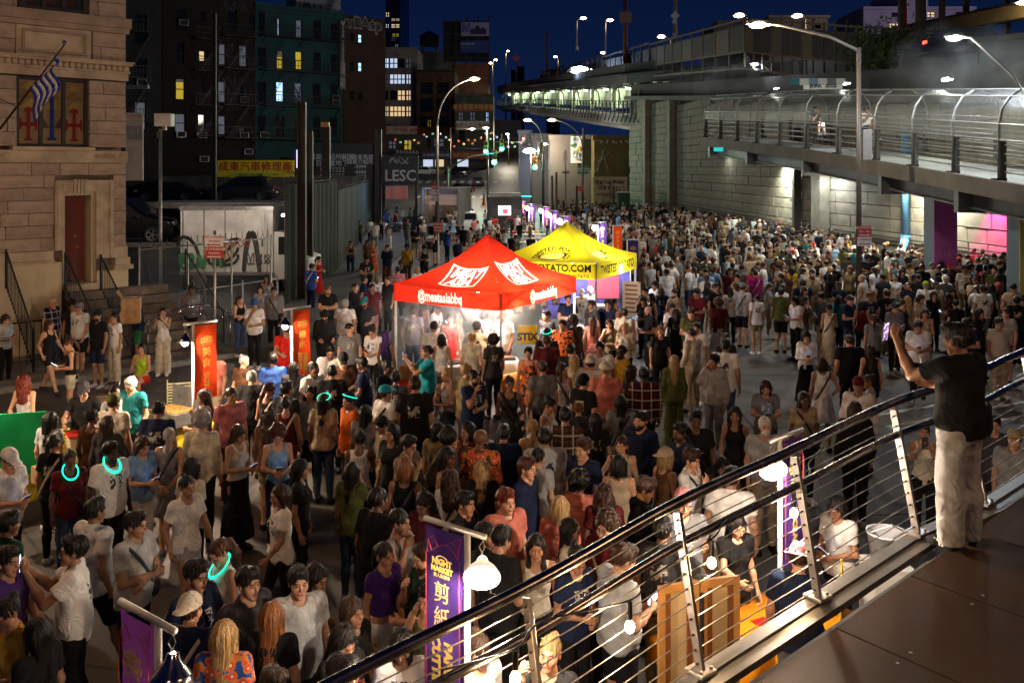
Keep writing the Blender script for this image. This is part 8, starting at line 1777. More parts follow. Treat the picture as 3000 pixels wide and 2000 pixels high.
LIST="""
14 921 60 phone f ls bk je bk lo b l stripe
153 873 70 stand m te nv je dn no k l plaid glasses
143 938 70 walk f ta bk sh bk bo a l
214 884 20 stand f te ch sh gy cu k t
234 889 -20 turn m te wh sh bk sh b l cap=gy w1.12
288 911 -25 stand m te bk sh nv sh k o cap=bk beard
335 918 -20 onear f te wh wp cm ta k t
405 872 -80 tray m te nv sh gn sh k o
478 903 0 photo f ta wh wp cm bu k t
560 838 30 onear m te gy je bk sw k b
207 992 -60 phone f ta bk sh cm ta a l
415 1008 -5 sit f ta li sh rd bu k t
702 867 60 cross f ta bk je dn ta b l
746 879 0 eat m te wh je bk sh k o cap=bl
782 806 0 stand f ta lg je dn lf k t
803 841 5 stand m te gy je bk sh k o bag
763 838 10 stand f te lg je gy lo b l
911 774 150 phone m te bl je nv sh k o tote
932 752 60 phone f dr rd - rd ta k l
960 838 20 cross m te bk je bk sh g l beard glasses
984 698 60 phone f ta gy sh nv lo k o
1027 707 0 face f ta ch je nv bu k o w1.12
988 642 -60 phone f te wh sk wh sh k l
1003 653 120 phone m te bk sh wh sh k t
1085 642 180 stand m te wh je bk sh b l
1098 651 0 stand m te wh je pd sh k o
1139 659 -20 phone f ta wh wp wh lf k t
1117 643 -10 stand f ta bk je bk lo k l
1133 616 180 stand m te bl je bk sh b l
1158 620 180 stand f ta mr sh bk bu b l
1075 704 30 phone f te br je bk bo k o
1093 709 0 phone f dr rd - rd cu y l floral
1134 720 0 photo m ja nv wp br sw k t
1193 718 -10 stand m te mu je br cu k b bag
1243 720 20 phone m ta bk je bk cu k o
1216 666 10 phone m te bk sh kh sh k t
1236 650 30 eat f cr wh sh dn lo k t
1310 674 130 face m te bl je nv sh k o
1276 686 40 onear f ta bk sh bk bu k l
1327 637 20 raise f sd lb - wh lo b l tote
1356 663 180 stand m te bk sh dn sh k o
1380 667 170 hip f ta cm wp bg lf k t
1404 671 180 stand f te gy je bk lo y l
1378 606 180 stand m te nv je bk sh k o
1458 668 20 tray f ta bk je bk bu k l
1443 650 100 phone m te wh je bk sh k l cap=rd
1381 547 20 walk m te bk sh gy sh k t
1418 569 -70 walk f ta bk lk or bu k t
1074 752 20 cross m te bk je bk sh k o cap=bk
1176 766 0 stand f te bk je bk cu k b
1166 782 180 stand m ls pk je bk sh k o
1222 783 -150 stand f te wh je bg bo y l
1104 806 -10 phone m te wh je bk no k b
1066 808 100 back m te nv je bk sh k t
1039 830 60 stand m ja bk je bk cr b l
1090 832 30 stand m te bu sh pk cr k o
1069 872 0 tray m te bk lk bk sh k o cap=tl beard
1011 879 170 stand m te wh je bk sh e o w1.1
951 908 20 tray m ho bk je bk sh k t bucket=bk beard
1024 948 20 turn m te gy je bk cr k l
1094 955 -25 phone f te wh je bk bu k l glasses
1133 972 160 stand f ta nv je nv br p b
1137 811 -30 stand m te ch je bk cr b l
1279 892 60 phone f te wh sk lb ta k o
1343 892 -100 phone f ta bg je bg lo b l
1210 900 180 stand m te gy je dn sh b l
1240 880 150 stand f ta pk sh dn lo b l
1318 921 0 stand f te sa wp bg ta k t apron
1271 943 180 reach m te wh je bk sh k t
1397 944 180 photo m te wh je bk sh k o cap=bk
1418 908 150 reach f te wh je bk bo k o glasses
1477 911 -40 reach m te wh je bk sh k t cap=rd
1383 975 170 stand f te cm je bk bu y l
1294 980 180 stand f ta wh je gy bo k o
1445 984 -150 stand f te ch je bk cu k o
1664 863 -10 cross m te nv je bk sw b l
1704 848 -10 reach f te wh je wh sh b t cap=cm mask
1728 841 20 reach f te wh je wh sh k t cap=wh mask
1738 880 -50 stand m te ch je bk sh k o glasses
1777 879 -10 stand m te nv je bk sh k o glasses
1800 877 30 stand f ta br je bk lo k l
1864 840 -60 phone f ta lg sh pd bu a l
1891 843 -50 face m te bk je bk sw k t glasses
1919 826 -50 stand m te wh je bg sh k t cap=bk
1886 868 -30 phone f te bk je bk lo k t
1908 860 -60 stand f ta bk je bk lf k l
1937 843 180 stand f te nv je bk lo b l
1954 790 180 stand m te wh je pd sh k o
1978 847 -60 eat m te kh je bk cr b l beard
1903 897 -65 phone m te bk je gy no k l beard
1969 890 -10 eat f te wh sk gy bu k o
1982 905 160 stand f te bk wp bk lo k t
2042 845 -45 phone m te bu je nv sh k o
2071 794 -60 stand f ta bk sh pd lo k t
2106 878 170 phone f te mr lk lg cu a b w1.15
2023 902 10 phone m te og sh bk sh b l
2103 832 30 stand m te bk je bk sh k t
2135 843 170 stand f ja wh je bk lo k t
2173 832 150 stand m te lg sh bk sh b l cap=gy bag
2213 793 180 stand m te mg je gy sh k t tote
2217 863 180 stand f te wh sh kh bu k t
2139 786 0 stand m te bu je bk sh k t
2162 805 -70 face m te gy je bk sw k l
1915 757 150 stand f ja bk je bk cu k b
1887 727 150 stand f ta bk je bk lo r l
1934 759 10 stand f te wh je bk bo k l
1602 910 -50 stand m te ch sh gy sh k t
1602 964 150 stand m te bk je bk sh k t halo
1650 937 -20 stand m te bk je bk sh k o floral
1679 929 30 stand m te br je bk cu k d
1736 926 170 stand f ta sa lk pk lo a l
1814 912 -30 eat f te bg je bk bu y l
1830 905 150 stand m te cm je bk cr b l
1832 945 -20 phone f te cm je bk ta y l
1787 935 -30 face f ta kh je bk lo b l
1934 955 0 stand f te bk je bk lo g l
2041 945 -30 stand m te wh je wh sh b o
2125 977 20 stand m te ch je bk sh b l
2562 682 -100 stand m ls lb je bg sh k l plaid cap=bk
2370 659 180 stand m te bk je bk sh k o
2543 749 0 cross m te bk je bk cu k b
2623 762 0 stand f ta lb je bk lf b l
2641 789 0 phone f te bk je bk lf b l glasses
2665 773 170 stand f te bg je bk bu b t
2613 739 60 stand f te wh je bk lo k t
2757 778 -150 phone m ls nv je bk sh k o plaid
2824 781 0 stand m te wh je kh sw k o glasses
2679 803 -10 phone f ta og je bk lf k b
2712 827 150 stand m te wh je li sh e l cap=li
2880 837 175 stand m te wh je gy sh k o
2961 818 170 stand m te bk sh bk sw y l bag
2968 767 -60 phone f te mu je bg bu g l
2859 814 -20 face m te bg je bk cr b o beard glasses
2907 834 120 stand f te dg je bk bo k l
2445 770 180 stand f ta wh wp wh bo w l tote
2491 779 -160 eat f te cm sh wh bu y l bag
2441 717 170 stand m ls lb je nv sh b o
2486 751 180 stand m te ch je bk sh b o
2373 768 -70 cross m te wh je dn sh k o
2320 783 150 stand f te ye sk lg lo b t
2295 770 -10 cross f te ch wp lg lf b t
2352 821 180 stand m te nv je bk sh k o w1.15
2409 858 -60 phone m ja ch je bg sw k o
2331 869 -70 phone f te wh je bk bo k t
2358 869 60 stand f ta br je gy lo b l
2288 846 170 stand m te og sh bk sh k t
2598 850 180 stand m te bk wp kh sh b l w1.1
2622 885 10 phone m te gy je bk sw k t
2658 869 -150 stand f ta bg je bk ta y l
2696 862 20 phone f te cm wp kh lf b l
2741 856 0 stand f te bk je bk lf k l
2776 859 -130 phone f te mr sh gy lf k t
2547 858 0 stand f te nv je bk sh r o bag
2559 923 175 stand f te gy je bk ta b l
2492 866 30 phone m te nv je dn sh k l
2521 881 150 stand f ta bu je bk bo k o
2429 891 175 phone f ta cm lk cm sh k o bag
2837 932 -60 phone m te nv je bk sh b l
2926 932 0 stand m te bg wp bg sh k o stripe
2948 904 -60 stand m te lg sh nv cr b l
2980 869 150 stand m te bk wp bk sh k b
2690 939 -20 phone m te wh je bk sh k t
2800 880 170 stand f te bk wp lg bu k l
2710 905 -30 face f ta bg sh bk lo k l
2870 905 40 stand f te bk je bk lo k t
73 1100 180 back f ta wh wp gy cl r l
247 1120 5 reach m te bk je bk sh k o cap=ch
328 1124 80 stand m te lg je bk sw k o
332 1158 180 stand m te cm je bk sh b l cap=og
387 1104 -15 reach m te tl je bk sh w l
462 1178 185 phone m te nv je nv sh k o
147 1206 170 stand f te lg je bk lo k l
268 1200 170 stand f ta br wp bk bu k b
316 1220 175 hip f ja ch je bk lo b l
204 1321 40 stand f te bu je dn bu b b necklace bag
322 1295 60 stand m te wh je bk sh k d beard necklace
20 1315 60 phone m te wh je bk sh b l cap=wh
156 1276 170 stand f te bk je bk ta k t tote
485 1260 175 back f sd gy - bk ta e l bag
446 1266 60 phone f te lb je wh lo b l
571 1214 175 stand m ls cm je bk cu e l
600 1142 -60 eat f te gy je bk lo b l
676 1137 40 stand m te pk je mr cr b o
695 1244 60 phone f ta cm lk bk lo b o
711 1043 150 reach f te br je bk bu e l
737 1087 180 stand m te bk je bk cr e l
623 1020 0 reach m te sa je bg sh k o mask
561 1343 150 stand f te cm je bk bo k l
545 1394 60 walk f te wh sk lg bu k o
838 950 20 reach m te rd je bk sh k o cap=ch
803 1037 185 stand m te bl je bl sw k o
857 1061 180 stand f ja ch je bk lo k l
967 1008 10 phone m te wh je bk sw k o stripe
1005 1034 20 phone m te br je bk sh k l cap=bk
917 1061 60 stand m te wh je bk cr k b
973 1071 180 stand m te bk je bk cr k o
1066 1047 -90 tray m te nv je bk sh k o glasses
1134 1056 60 stand m te bk je bk cr k d
1160 1090 175 stand f te ch je bk bu k b
1252 1013 -80 photo m te tq je bk cr k o w1.1
1128 1132 130 stand m te wh je bk sh b o cap=tq bag
1216 1104 180 stand m te bk je bk sh b o H1.88
1318 1082 -60 eat f ta wh sh dn bu y l bag
1386 1085 40 face m te nv je bk cr k o beard
1360 1065 150 hip m te kh je gy cr y l
1493 1104 -10 back f sd ch - br bu b o bag
948 1155 178 stand f te bg je dn lo k o halo w1.1
1027 1152 -60 stand m te or je bk sh k o halo
897 1136 10 stand f te lg je bk cl k t
846 1123 160 stand m te bk je bk sh k t
842 1158 178 stand f ta mr wp bu bu k o tote
785 1122 150 phone f ta bk sh ch ta a t tote
791 1200 170 stand f ja br sh kh cl b l
814 1247 20 phone f ta lb je nv cu a l
1069 1187 175 stand f te gy je bk lo k t
1126 1219 -60 phone f te kh je bk sh k t glasses
1053 1262 178 face f ta wh je bk bu k b
1149 1244 -30 stand f te ch je bk lo k t
1193 1275 60 eat m ja kh je bk sh k o glasses
1187 1346 180 stand f ta bk je bk bo g o bag
1031 1356 160 onear f te og je dn lo k o
878 1346 100 stand f te bk je bk lo k o
823 1420 -60 walk f te wh je bk lo b o
1289 1241 150 hip f te kh je bk bo k l tote
1321 1260 100 stand m te ch je bk cu k o
1365 1238 -50 stand f te bu je bk bo k t
1404 1257 150 stand m ls br je bk no k b floral beard glasses w1.1
1474 1247 180 stand m te nv je bk sh k o
1308 1313 60 stand f ta nv je bk lo k o
1324 1377 160 stand f te wh je mr cl b l bag
1413 1350 175 stand f te bk je bk lo y l
1480 1430 40 stand m te sa je bk sh r l
1548 1018 -10 stand f sd ch - bk sh k l floral
1602 983 180 stand m te mr je bk cr b b
1590 1060 185 stand m te gy je bk cr b l
1672 1010 150 stand m te bk je bk cr k l
1682 1040 175 stand f te cm je pk lo y l
1730 1047 165 stand m te wh je bk sh b l capback=cm
1765 1002 -20 stand m te wh je bk sh k o
1816 1013 -60 stand m te mu je bk cr k d beard glasses
1774 1064 180 stand m ls sa je bg sh y l capback=cm w1.08
1710 1099 140 stand m te bk je bk sh k l capback=bk
1647 1064 20 turn f ta wh je bk lf b l bag
1850 1070 120 stand f te ch je bk lo b l
1886 1077 180 stand m ls mr je bk sh k d plaid w1.08
1975 1042 175 stand f ja og wp og br y o
2093 1040 -40 onear m ho lg je gy sw k o
2125 995 155 stand m te wh je dn sh k o H1.85
2030 962 -150 reach m ls cm je bg sh b l
2243 1112 -5 phone f te gy wp gy lf b l
2240 1222 0 stand m te lg je bg cr w l mask
2154 1192 -20 stand f dr bk - bk lf k o
2036 1203 0 stand m te bk je bk sw k b bag
1997 1240 -60 stand m te nv je bk sh k b moustache
1880 1205 -50 stand m ls nv je bk sh k l beard w1.12
1656 1195 180 stand m ls br je bk sh k o plaid
1695 1176 175 stand f te ch je bk bu g l
1604 1162 60 phone f ta cm je bk bu k t
1561 1230 175 stand f ta bg wp rd ta y l
1596 1258 180 stand m te lg je bk sh k o w1.08
1745 1211 175 stand f te bk je bk lo k t
1819 1158 175 stand f te gy je bk lo k b bag
1822 1278 0 hip f ta bg je bk ta b l bag
1710 1286 -40 stand m te nv je nv sw a l
1541 1340 70 stand m te nv je bk sh a l
1577 1312 150 stand f te lg je bk bu k l
1813 1334 175 stand f ta bg je bk bo k l
1698 1386 160 stand f te sa wp mr cu k b
1774 1417 175 stand f te mr je bk cl b b
1876 1399 80 phone m ho bk je bk sw b l bag
1640 1455 155 stand f te sa je bk bo y l
2023 1316 60 eat m ls wh je bk sw b l bag
1950 1315 120 stand f ta br je bk bo y l capback=bg
2115 1340 -10 face f te br je bk lo k o
2141 1372 160 stand m te wh wp bg sh k o w1.12
2001 1436 0 stand m te gy je bk sh b l cap=pk glasses
2362 970 -10 phone f ls wh lk bk lo k l
2409 1048 170 hip f sd wh - wh bo b o bag
2489 983 180 stand m te bk je bk cr b l w1.15
2355 1149 0 stand f te bg je nv br k b bag
2515 1107 -20 stand m ja wh je bk sh k o cap=bu
2547 1099 -110 face f ls lg je bk bu b o
2505 1177 178 stand m ja bk je bk bo b l
2550 1012 175 stand f ta bk sh nv lo b l bag
2457 1450 -60 phone f te wh je bk bo k t glasses
2913 1216 -30 stand m te ch je bk sh k o
2974 1260 -30 stand m te gy je bk sh b o cap=kh
2706 1241 -20 photo f ta cm je bk ta k o
2640 880 40 walk m te bk wp kh cr b l
217 1574 -70 photo m te wh wp bk sw k o glasses moustache
275 1462 155 walk m te wh sh bk sh k o
392 1500 70 cross m te lg je bk sh k o bag
655 1575 -45 phone f ta wh sh pd ta a l necklace
571 1645 60 walk m te nv je bk sw k o
560 1747 175 stand m te nv je bk cu b l capback=cm tote
673 1802 178 stand f te bl je bk lo y l floral
35 1744 -25 phone f te mu je bk bu k t tote
108 1814 -110 stand f te bk je bk lo k o
16 1602 80 walk m te pu je bk sh k o
20 1502 150 stand m te dg je bk sh k o
1161 1498 60 face m ta gy je bk cr k o
1129 1582 50 stand f cr pu sk wh ta k t
1253 1590 -60 eat m te dg je bk sw b l beard
903 1671 70 tray f ta bk je bk lo k o
830 1654 30 stand m te lg je bk sh k o
778 1658 60 stand m te ch je bk sh k o
785 1764 175 stand f te bk je bg lo g l
1030 1750 60 stand f te bk je bk lo b o
999 1826 55 phone f te bk je bk lo k t
1177 1835 0 phone f te wh je bk lf k o
1000 1926 60 stand m te mr je bk sw k l glasses
1253 1712 -25 onear f ta og wp gy sh k t
1397 1850 40 reach f te wh je gy bu b l
800 1962 40 stand m te bk je bk sw b l
1420 1530 60 stand f te ch wp ch lo k t
1480 1534 150 phone m te bk je bk sh k o
1551 1574 0 stand f ta cm je bk lf k t
1672 1521 80 stand f te cm je nv lo k t bag glasses
1774 1505 -40 stand m te bu je bk cu b l glasses tote
1796 1594 120 phone m te lg sh bk sw b l w1.12
2154 1500 20 reach f te bk je bk lf k l
2339 1600 150 reach m te nv je gy sh b l fedora=pk glasses
2026 1640 20 stand m te bk je bk sh k o cap=ch
1612 1865 -20 raise f te ch je bk bu y l tote
1105 1430 150 stand m te bk je bk cr k b
1245 1440 -20 phone f te mr je bk cl k o
1360 1440 60 stand m te bk je bk sh k t
1700 1600 30 phone f te nv je bk bu k t
1940 1520 160 stand m te ch je kh sh k o
"""
def unit_person(line,idx):
 f=line.split();px,py,d,pose,sx,tp,tc_,bt_,bc,hr,hc,sk=f[:12];kw={};extra=[];H=None;w=1.
 for o in f[12:]:
  if o in('plaid','stripe','floral'):kw['pat']=o
  elif '=' in o:kw['hat'],c=o.split('=');kw['hatc']=COLS[c]
  elif o[0]=='H':H=float(o[1:])
  elif o[0]=='w' and o[1:2].isdigit():w=float(o[1:])
  else:extra.append(o)
 rr=random.Random(idx*7+3);fem=sx=='f'
 if tp=='te' and 'pat' not in kw and tc_ in('bk','wh','gy','ch','nv','lg')and rr.random()<.33:kw['pat']='print'
 H=H or(1.63 if fem else 1.74)+rr.uniform(-.035,.035)
 px,py=float(px),float(py)
 Hh=H*(1.73+.0)/1.73;z0=0.
 if pose=='sit':z0=-.40;H=1.6
 Z=(CH-H-z0)*FPX/(py-HOR-2)
 if Z>100:
  for _ in range(12):Z=.5*Z+.5*(CH-H-zr(Z))*FPX/(py-HOR-2)
  z0=zr(Z)
 return dict(x=(px-1500)*Z/FPX,y=Z,z=z0,rot=math.radians(float(d)+rr.uniform(-8,8)),pose=pose,fem=fem,top=TOPS[tp],topc=COLS[tc_],bot=BOTS[bt_],botc=COLS[bc],hair=HS_[hr],hairc=HC_[hc],skin=SK_[sk],extra=tuple(extra),H=H,w=w*rr.uniform(.90,.97),shoe=rr.choice(('white','black','charcoal','light grey')),**kw)
specs=[unit_person(l,i)for i,l in enumerate(x for x in LIST.strip().split('\n')if x.strip())]
n_hand=len(specs)
rc=random.Random(21)
def region(x,y):
 if math.sin(x*.9+1.3*math.sin(y*.31))+math.sin(y*.55+x*.4)<-.95:return 0
 if y<24 or y>86:return 0
 px=1500+x*FPX/y
 wl_=wpt(y)-.7
 left=5.2 if y<30 else(4.6 if y<36 else 3.6 if y<60 else 3.0)
 if x>wl_ or x<left:return 0
 if y<34 and x<7.5+(34-y)*.2 and x>9.9:return 0
 dens=1.
 if y<30:dens=.45 if 8<x<18 else .5
 if 6.5<x<11 and 18<y<30:dens=.12
 return dens
taken={}
def free(x,y,r):
 gx,gy=int(x//1),int(y//1)
 for i in(-1,0,1):
  for j in(-1,0,1):
   for(a,b)in taken.get((gx+i,gy+j),()):
    if(a-x)**2+(b-y)**2<r*r:return False
 return True
def take(x,y):taken.setdefault((int(x//1),int(y//1)),[]).append((x,y))
for it in range(25):
 for i in range(len(specs)):
  for j in range(i+1,len(specs)):
   a,b=specs[i],specs[j];dx,dy=b['x']-a['x'],b['y']-a['y'];d=math.hypot(dx,dy)
   if d<.40:
    if d<1e-3:dx,dy,d=.1,.3,.32
    q=(.41-d)/2/d*.5;a['x']-=dx*q*.5;a['y']-=dy*q;b['x']+=dx*q*.5;b['y']+=dy*q
for s in specs:take(s['x'],s['y'])
extra_specs=[]
def rnd_spec(x,y,rr):
 fem=rr.random()<.5
 top=rr.choice(('tshirt','tshirt','tshirt','tank','tank','longshirt'))if fem else rr.choice(('tshirt','tshirt','tshirt','tshirt','longshirt','tank'))
 topc=rr.choices(('black','white','charcoal','grey','light grey','beige','cream','navy','red','salmon','olive green','khaki','light blue','pink','mustard','brown','teal','green'),(26,20,8,6,8,6,7,6,2,2,3,3,3,2,1,3,1,1))[0]
 return dict(x=x,y=y,z=0.,rot=rr.uniform(-math.pi,math.pi)if rr.random()<.45 else rr.gauss(math.pi*.9,.7)if rr.random()<.5 else rr.gauss(-.6,.6),pose=rr.choice(('stand','stand','stand','phone','turn','face','eat')),fem=fem,top=top,topc=topc,bot=rr.choice(('jeans','jeans','shorts','widepants')),botc=rr.choice(('black','denim','beige','charcoal','navy','grey','khaki')),
  hair=rr.choice(('long','bun','bob','tail','longfront'))if fem else rr.choice(('short','short','crop','swept','short')),hairc=rr.choices(('black','brown','blond','auburn','grey'),(55,24,10,8,3))[0],skin=rr.choices(('light','tan','olive','brown','dark'),(34,30,20,11,5))[0],
  hat=None if rr.random()<.87 else rr.choice(('cap','capback')),hatc=rr.choice(('white','black','beige','navy','red')),H=(1.63 if fem else 1.74)+rr.uniform(-.06,.06),shoe='charcoal')
tries=0
while tries<26000:
 tries+=1;y=rc.uniform(24,86);x=rc.uniform(3.0,18.5)
 dn=region(x,y)
 if dn<=0 or rc.random()>dn:continue
 r=.55 if y<34 else .68 if y<50 else .82 if y<65 else .95
 if y<30:r=.75
 if free(x,y,r):take(x,y);extra_specs.append(rnd_spec(x,y,rc))
for _ in range(300):
 y=rc.uniform(38,80);x=rc.uniform(-2.5,3.4)
 if rc.random()<.35 and free(x,y,.75):take(x,y);extra_specs.append(rnd_spec(x,y,rc))
for _ in range(40):
 y=rc.uniform(84,99);x=rc.uniform(4.5,9.5)
 if free(x,y,.8):take(x,y);extra_specs.append(rnd_spec(x,y,rc))
for _ in range(26):
 y=rc.uniform(56,80);x=rc.uniform(-9.5,-4)
 if free(x,y,.9):take(x,y);extra_specs.append(rnd_spec(x,y,rc))
extra_specs.sort(key=lambda s:s['y'])
NOBJ=336
order=specs+extra_specs[:max(0,NOBJ-len(specs))]
for s in order:add_person(**{k:v for k,v in s.items()})
def bicycle(label,p,rz,lit):
 t=thing('bicycle',label,'bicycle',p,rz);R_=Matrix.Rotation(math.pi/2,3,'Y')
 for y in(-.52,.52):w=MB().lathe([(.30,-.02),(.34,0),(.30,.02),(.31,0)],(0,y,.34),20,R_).build('wheel',TYRE,t,smooth=True)
 m=MB()
 for a,c in(((0,.52,.34),(0,.15,.85)),((0,.15,.85),(0,-.36,.80)),((0,.1,.36),(0,.15,.92)),((0,.1,.36),(0,-.36,.78)),((0,.52,.34),(0,.1,.36)),((0,-.52,.34),(0,-.36,1.0)),((-.26,-.4,1.02),(.26,-.4,1.02))):m.tube([a,c],.018,6)
 m.build('frame',BLK,t,smooth=True);MB().box((0,.17,.95),(.13,.25,.05)).build('saddle',BLK,t,bevel=.02)
 if lit:sphere(.06).build('headlight',emit('bike_light',(.8,.92,1),45),t,loc=(0,-.46,1.0));point_light(p+Vector((0,-.75,1.0)),25,(.8,.92,1),.05)
for f,o_,lb_,c1,c2,r,lit in((1.72,1.5,'black bicycle with a blazing headlight on the bike ramp','black','charcoal',.35,1),(2.32,1.7,'black bicycle ridden by the one in white on the bike ramp','white','blue',.25,0)):
 p=rpt(f,o_);bicycle(lb_,p,r,lit);add_person(p.x-.17*math.sin(r)*0,p.y+.17,p.z+.10,r,'sit',False,'tshirt',c1,'shorts',c2,'short','black','tan')
# - the one on the deck, back to the camera
mp=Vector(((2812-1500)*7.30/FPX,7.30,0));mz=dz(mp)
add_person(mp.x,mp.y,mz,math.radians(-152),'rail',False,'tshirt','black','widepants','light grey','swept','black','olive',H=1.76,w=1.03,shoe='black',label='person standing on the deck, black t-shirt, beige trousers, holding up a phone and a drink')
hero=people[-1]['o']
def in_person(o,v):return Matrix.Translation(o.location)@o.rotation_euler.to_matrix().to_4x4()@Matrix.Diagonal((*o.scale,1))@Vector(v)
hm=in_person(hero,(.145,-.56,1.60))
ph=thing('phone','glowing phone held up by the person standing on the deck','phone',hm);ph.rotation_euler=(math.radians(8),0,hero.rotation_euler.z+math.pi+.12)
MB().box((0,0,0),(.078,.009,.158)).build('case',BLK,ph,bevel=.004)
def screen_mat():
 m,nt,b=newmat('phone_picture',(.02,.02,.02),.3);tc=N(nt,'TexCoord');nz=N(nt,'TexNoise');nz.inputs['Scale'].default_value=38;nt.links.new(tc.outputs['Object'],nz.inputs['Vector']);cr=N(nt,'ValToRGB');e=cr.color_ramp;e.elements[0].position=.35;e.elements[0].color=(.03,.05,.25,1);e.elements[1].position=.62;e.elements[1].color=(1,.75,.55,1);x=e.elements.new(.5);x.color=(.25,.12,.35,1)
 nt.links.new(nz.outputs[0],cr.inputs[0]);nt.links.new(cr.outputs[0],b.inputs['Emission Color']);b.inputs['Emission Strength'].default_value=1.6;return m
PSCR=screen_mat();MB().box((0,-.0052,0),(.070,.002,.148)).build('screen',PSCR,ph)
dm=in_person(hero,(-.135,-.42,1.215));dk=thing('drink_cup','clear plastic cup with a straw in the hand of the person on the deck','cup',dm-Vector((0,0,.05)))
CLP=newmat('clear_cup_plastic',(.55,.55,.55),.1)[0];MB().lathe([(.001,0),(.028,0),(.040,.11),(.043,.112),(.040,.105),(.026,.004)],n=16).build('cup',CLP,dk,smooth=True);MB().lathe([(.044,.11),(.044,.118),(.001,.122)],n=16).build('lid',CLP,dk);MB().tube([(0,0,.02),(-.03,.0,.22)],.004,6).build('straw',WPAINT,dk)
bgp=in_person(hero,(-.24,.02,1.0));bgt=thing('shoulder_bag','small black shoulder bag at the hip of the person on the deck','bag',bgp);V_,Q_=sdf([pr((0,0,.05),(0,0,-.10),.075,.085,.03,(1,.5,1))],.012);link('body',mk_mesh('bag_body',V_,Q_,[BLK]),bgt)
for s in(-1,1):
 for k in range(3):
  o=MB().box((0,0,0),(.006,.012,.055)).build('shoe_stripe',WPAINT,hero);o.location=(s*(.105+.047),-.045-.024*k,.045);o.rotation_euler=(.5,0,0)
PH=emit('phone_screen_glow',(.55,.70,1),2.2);k_=0
def held_phone(i,label,up=False,size=1.):
 P_=people[i]['o'];v=(0,-.33,1.20)if not up else(0,-.44,1.56);p=in_person(P_,v);t=thing('phone',label,'phone',p);t.rotation_euler=(-.9 if not up else 0,0,P_.rotation_euler.z+math.pi)
 MB().box((0,0,0),(.075,.01,.15)).build('case',BLK,t);MB().box((0,-.007,0),(.066,.003,.138)).build('screen',PH,t);return t
phones=[]
for i in range(n_hand):
 s=specs[i]
 if s['pose']in('phone','photo')and s['y']<34:
  phones.append((i,held_phone(i,'',s['pose']=='photo')))
# - everyone farther off, one mass
def coarse_templates(q):
 global HB
 keep=HB;HB=.055*q;out=[]
 for pose,fem in(('stand',False),('stand',True),('phone',False),('phone',True),('turn',False),('face',True)):
  J=joints(pose,fem);R,T=head_T(pose);parts=[]
  v,f=sdf([el((0,0,0),(.085,.105,.125),.03)],.042*q);parts.append((v@R.T+T,f,0))
  P=torso(fem,.018,.01)
  for k in 'RL':P+=arm(J,k,fem,.02,.6)
  v,f=sdf(P,.052*q,[((0,0,.87),(0,0,-1))]);parts.append((v,f,1))
  P=[]
  for k in 'RL':P+=arm(J,k,fem,.004)
  v,f=sdf(P,.042*q);parts.append((v,f,0))
  P=[p for p in torso(fem,.01)if p['a'][2]<1.0]+legs(J,fem,.014);v,f=sdf(P,.06*q);parts.append((v,f,2))
  hp=[el((0,.022,.045),(.095,.11,.10),.03)]+([pr((0,.07,0),(0,.10,-.28),.05,.035,.04,(1.7,.9,1))]if fem else[]);v,f=sdf(hp+[el((0,-.125,-.04),(.08,.07,.11),.02,True)],.038*q,[]if fem else[((0,0,-.04),(0,-.35,-.94))]);parts.append((v@R.T+T,f,3))
  out.append(parts)
 HB=keep;return out
rest_=extra_specs[max(0,NOBJ-len(specs)):]
tmpl0,tmpl1=coarse_templates(1.25),coarse_templates(2.);mats_=[];mi_={}
def mslot(m):
 if m.name not in mi_:mi_[m.name]=len(mats_);mats_.append(m)
 return mi_[m.name]
Vs,Qs,Ms,n_=[],[],[],0
for s in rest_:
 t_=(tmpl0 if s['y']<36 else tmpl1)[(0 if not s['fem']else 1)+rc.choice((0,0,2,4))];c,sn=math.cos(s['rot']),math.sin(s['rot']);sc_=s['H']/1.73
 for v,q,kind in t_:
  u=v*sc_;x=u[:,0]*c-u[:,1]*sn+s['x'];y=u[:,0]*sn+u[:,1]*c+s['y'];Vs.append(np.stack([x,y,u[:,2]],1));Qs.append(q+n_);n_+=len(v)
  m=(skin_mat(s['skin']),cloth_mat(s['topc']),cloth_mat(s['botc']),hair_mat(s['hairc'])if not s['hat']else cloth_mat(s['hatc']))[kind];Ms.append(np.full(len(q),mslot(m)))
me=mk_mesh('distant_crowd',np.concatenate(Vs),np.concatenate(Qs),mats_,matidx=np.concatenate(Ms))
link('distant_crowd',me,kind='stuff',label='dense far crowd packed along the granite wall and the avenue',cat='crowd')
# - labels that single out each person
def area(x,y,z):
 px=1500+x*FPX/y
 if z>3:return 'on the bike ramp'
 if y>50:
  return 'far down the avenue' if px<1560 else 'in the far crowd by the granite wall' if px>1750 else 'beyond the yellow tent'
 if y>30:
  return 'by the green screened fence' if px<1080 else 'on the pavement behind the red tent' if px<1450 else 'near the stall lamps' if px<1800 else 'in the middle crowd' if px<2300 else 'under the bike ramp'
 if y>22:return 'near the church steps' if px<600 else 'beside the white truck' if px<900 else 'behind the red tent' if px<1500 else 'in front of the yellow tent' if px<2000 else 'near the lamp mast' if px<2600 else 'by the purple column'
 if y>17:return 'by the church fence' if px<600 else 'behind the DESSERT SOUPS banner' if px<900 else 'at the red tent' if px<1600 else 'right of the tents' if px<2100 else 'on the open pavement'
 if y>13:return 'at the left stall' if px<560 else 'near the EATS banner' if px<800 else 'before the red tent' if px<1500 else 'in the central crowd' if px<2000 else 'on the right pavement'
 if y>10:return 'in front of the left stall' if px<600 else 'left of centre' if px<1050 else 'in the dense centre' if px<1700 else 'behind the railing lamp'
 return 'at the lower left' if px<700 else 'near the PAPER CUTTING banner' if px<1500 else 'below the handrail' if px<2100 else 'at the orange table'
used={}
def words(s):return len(s.split())
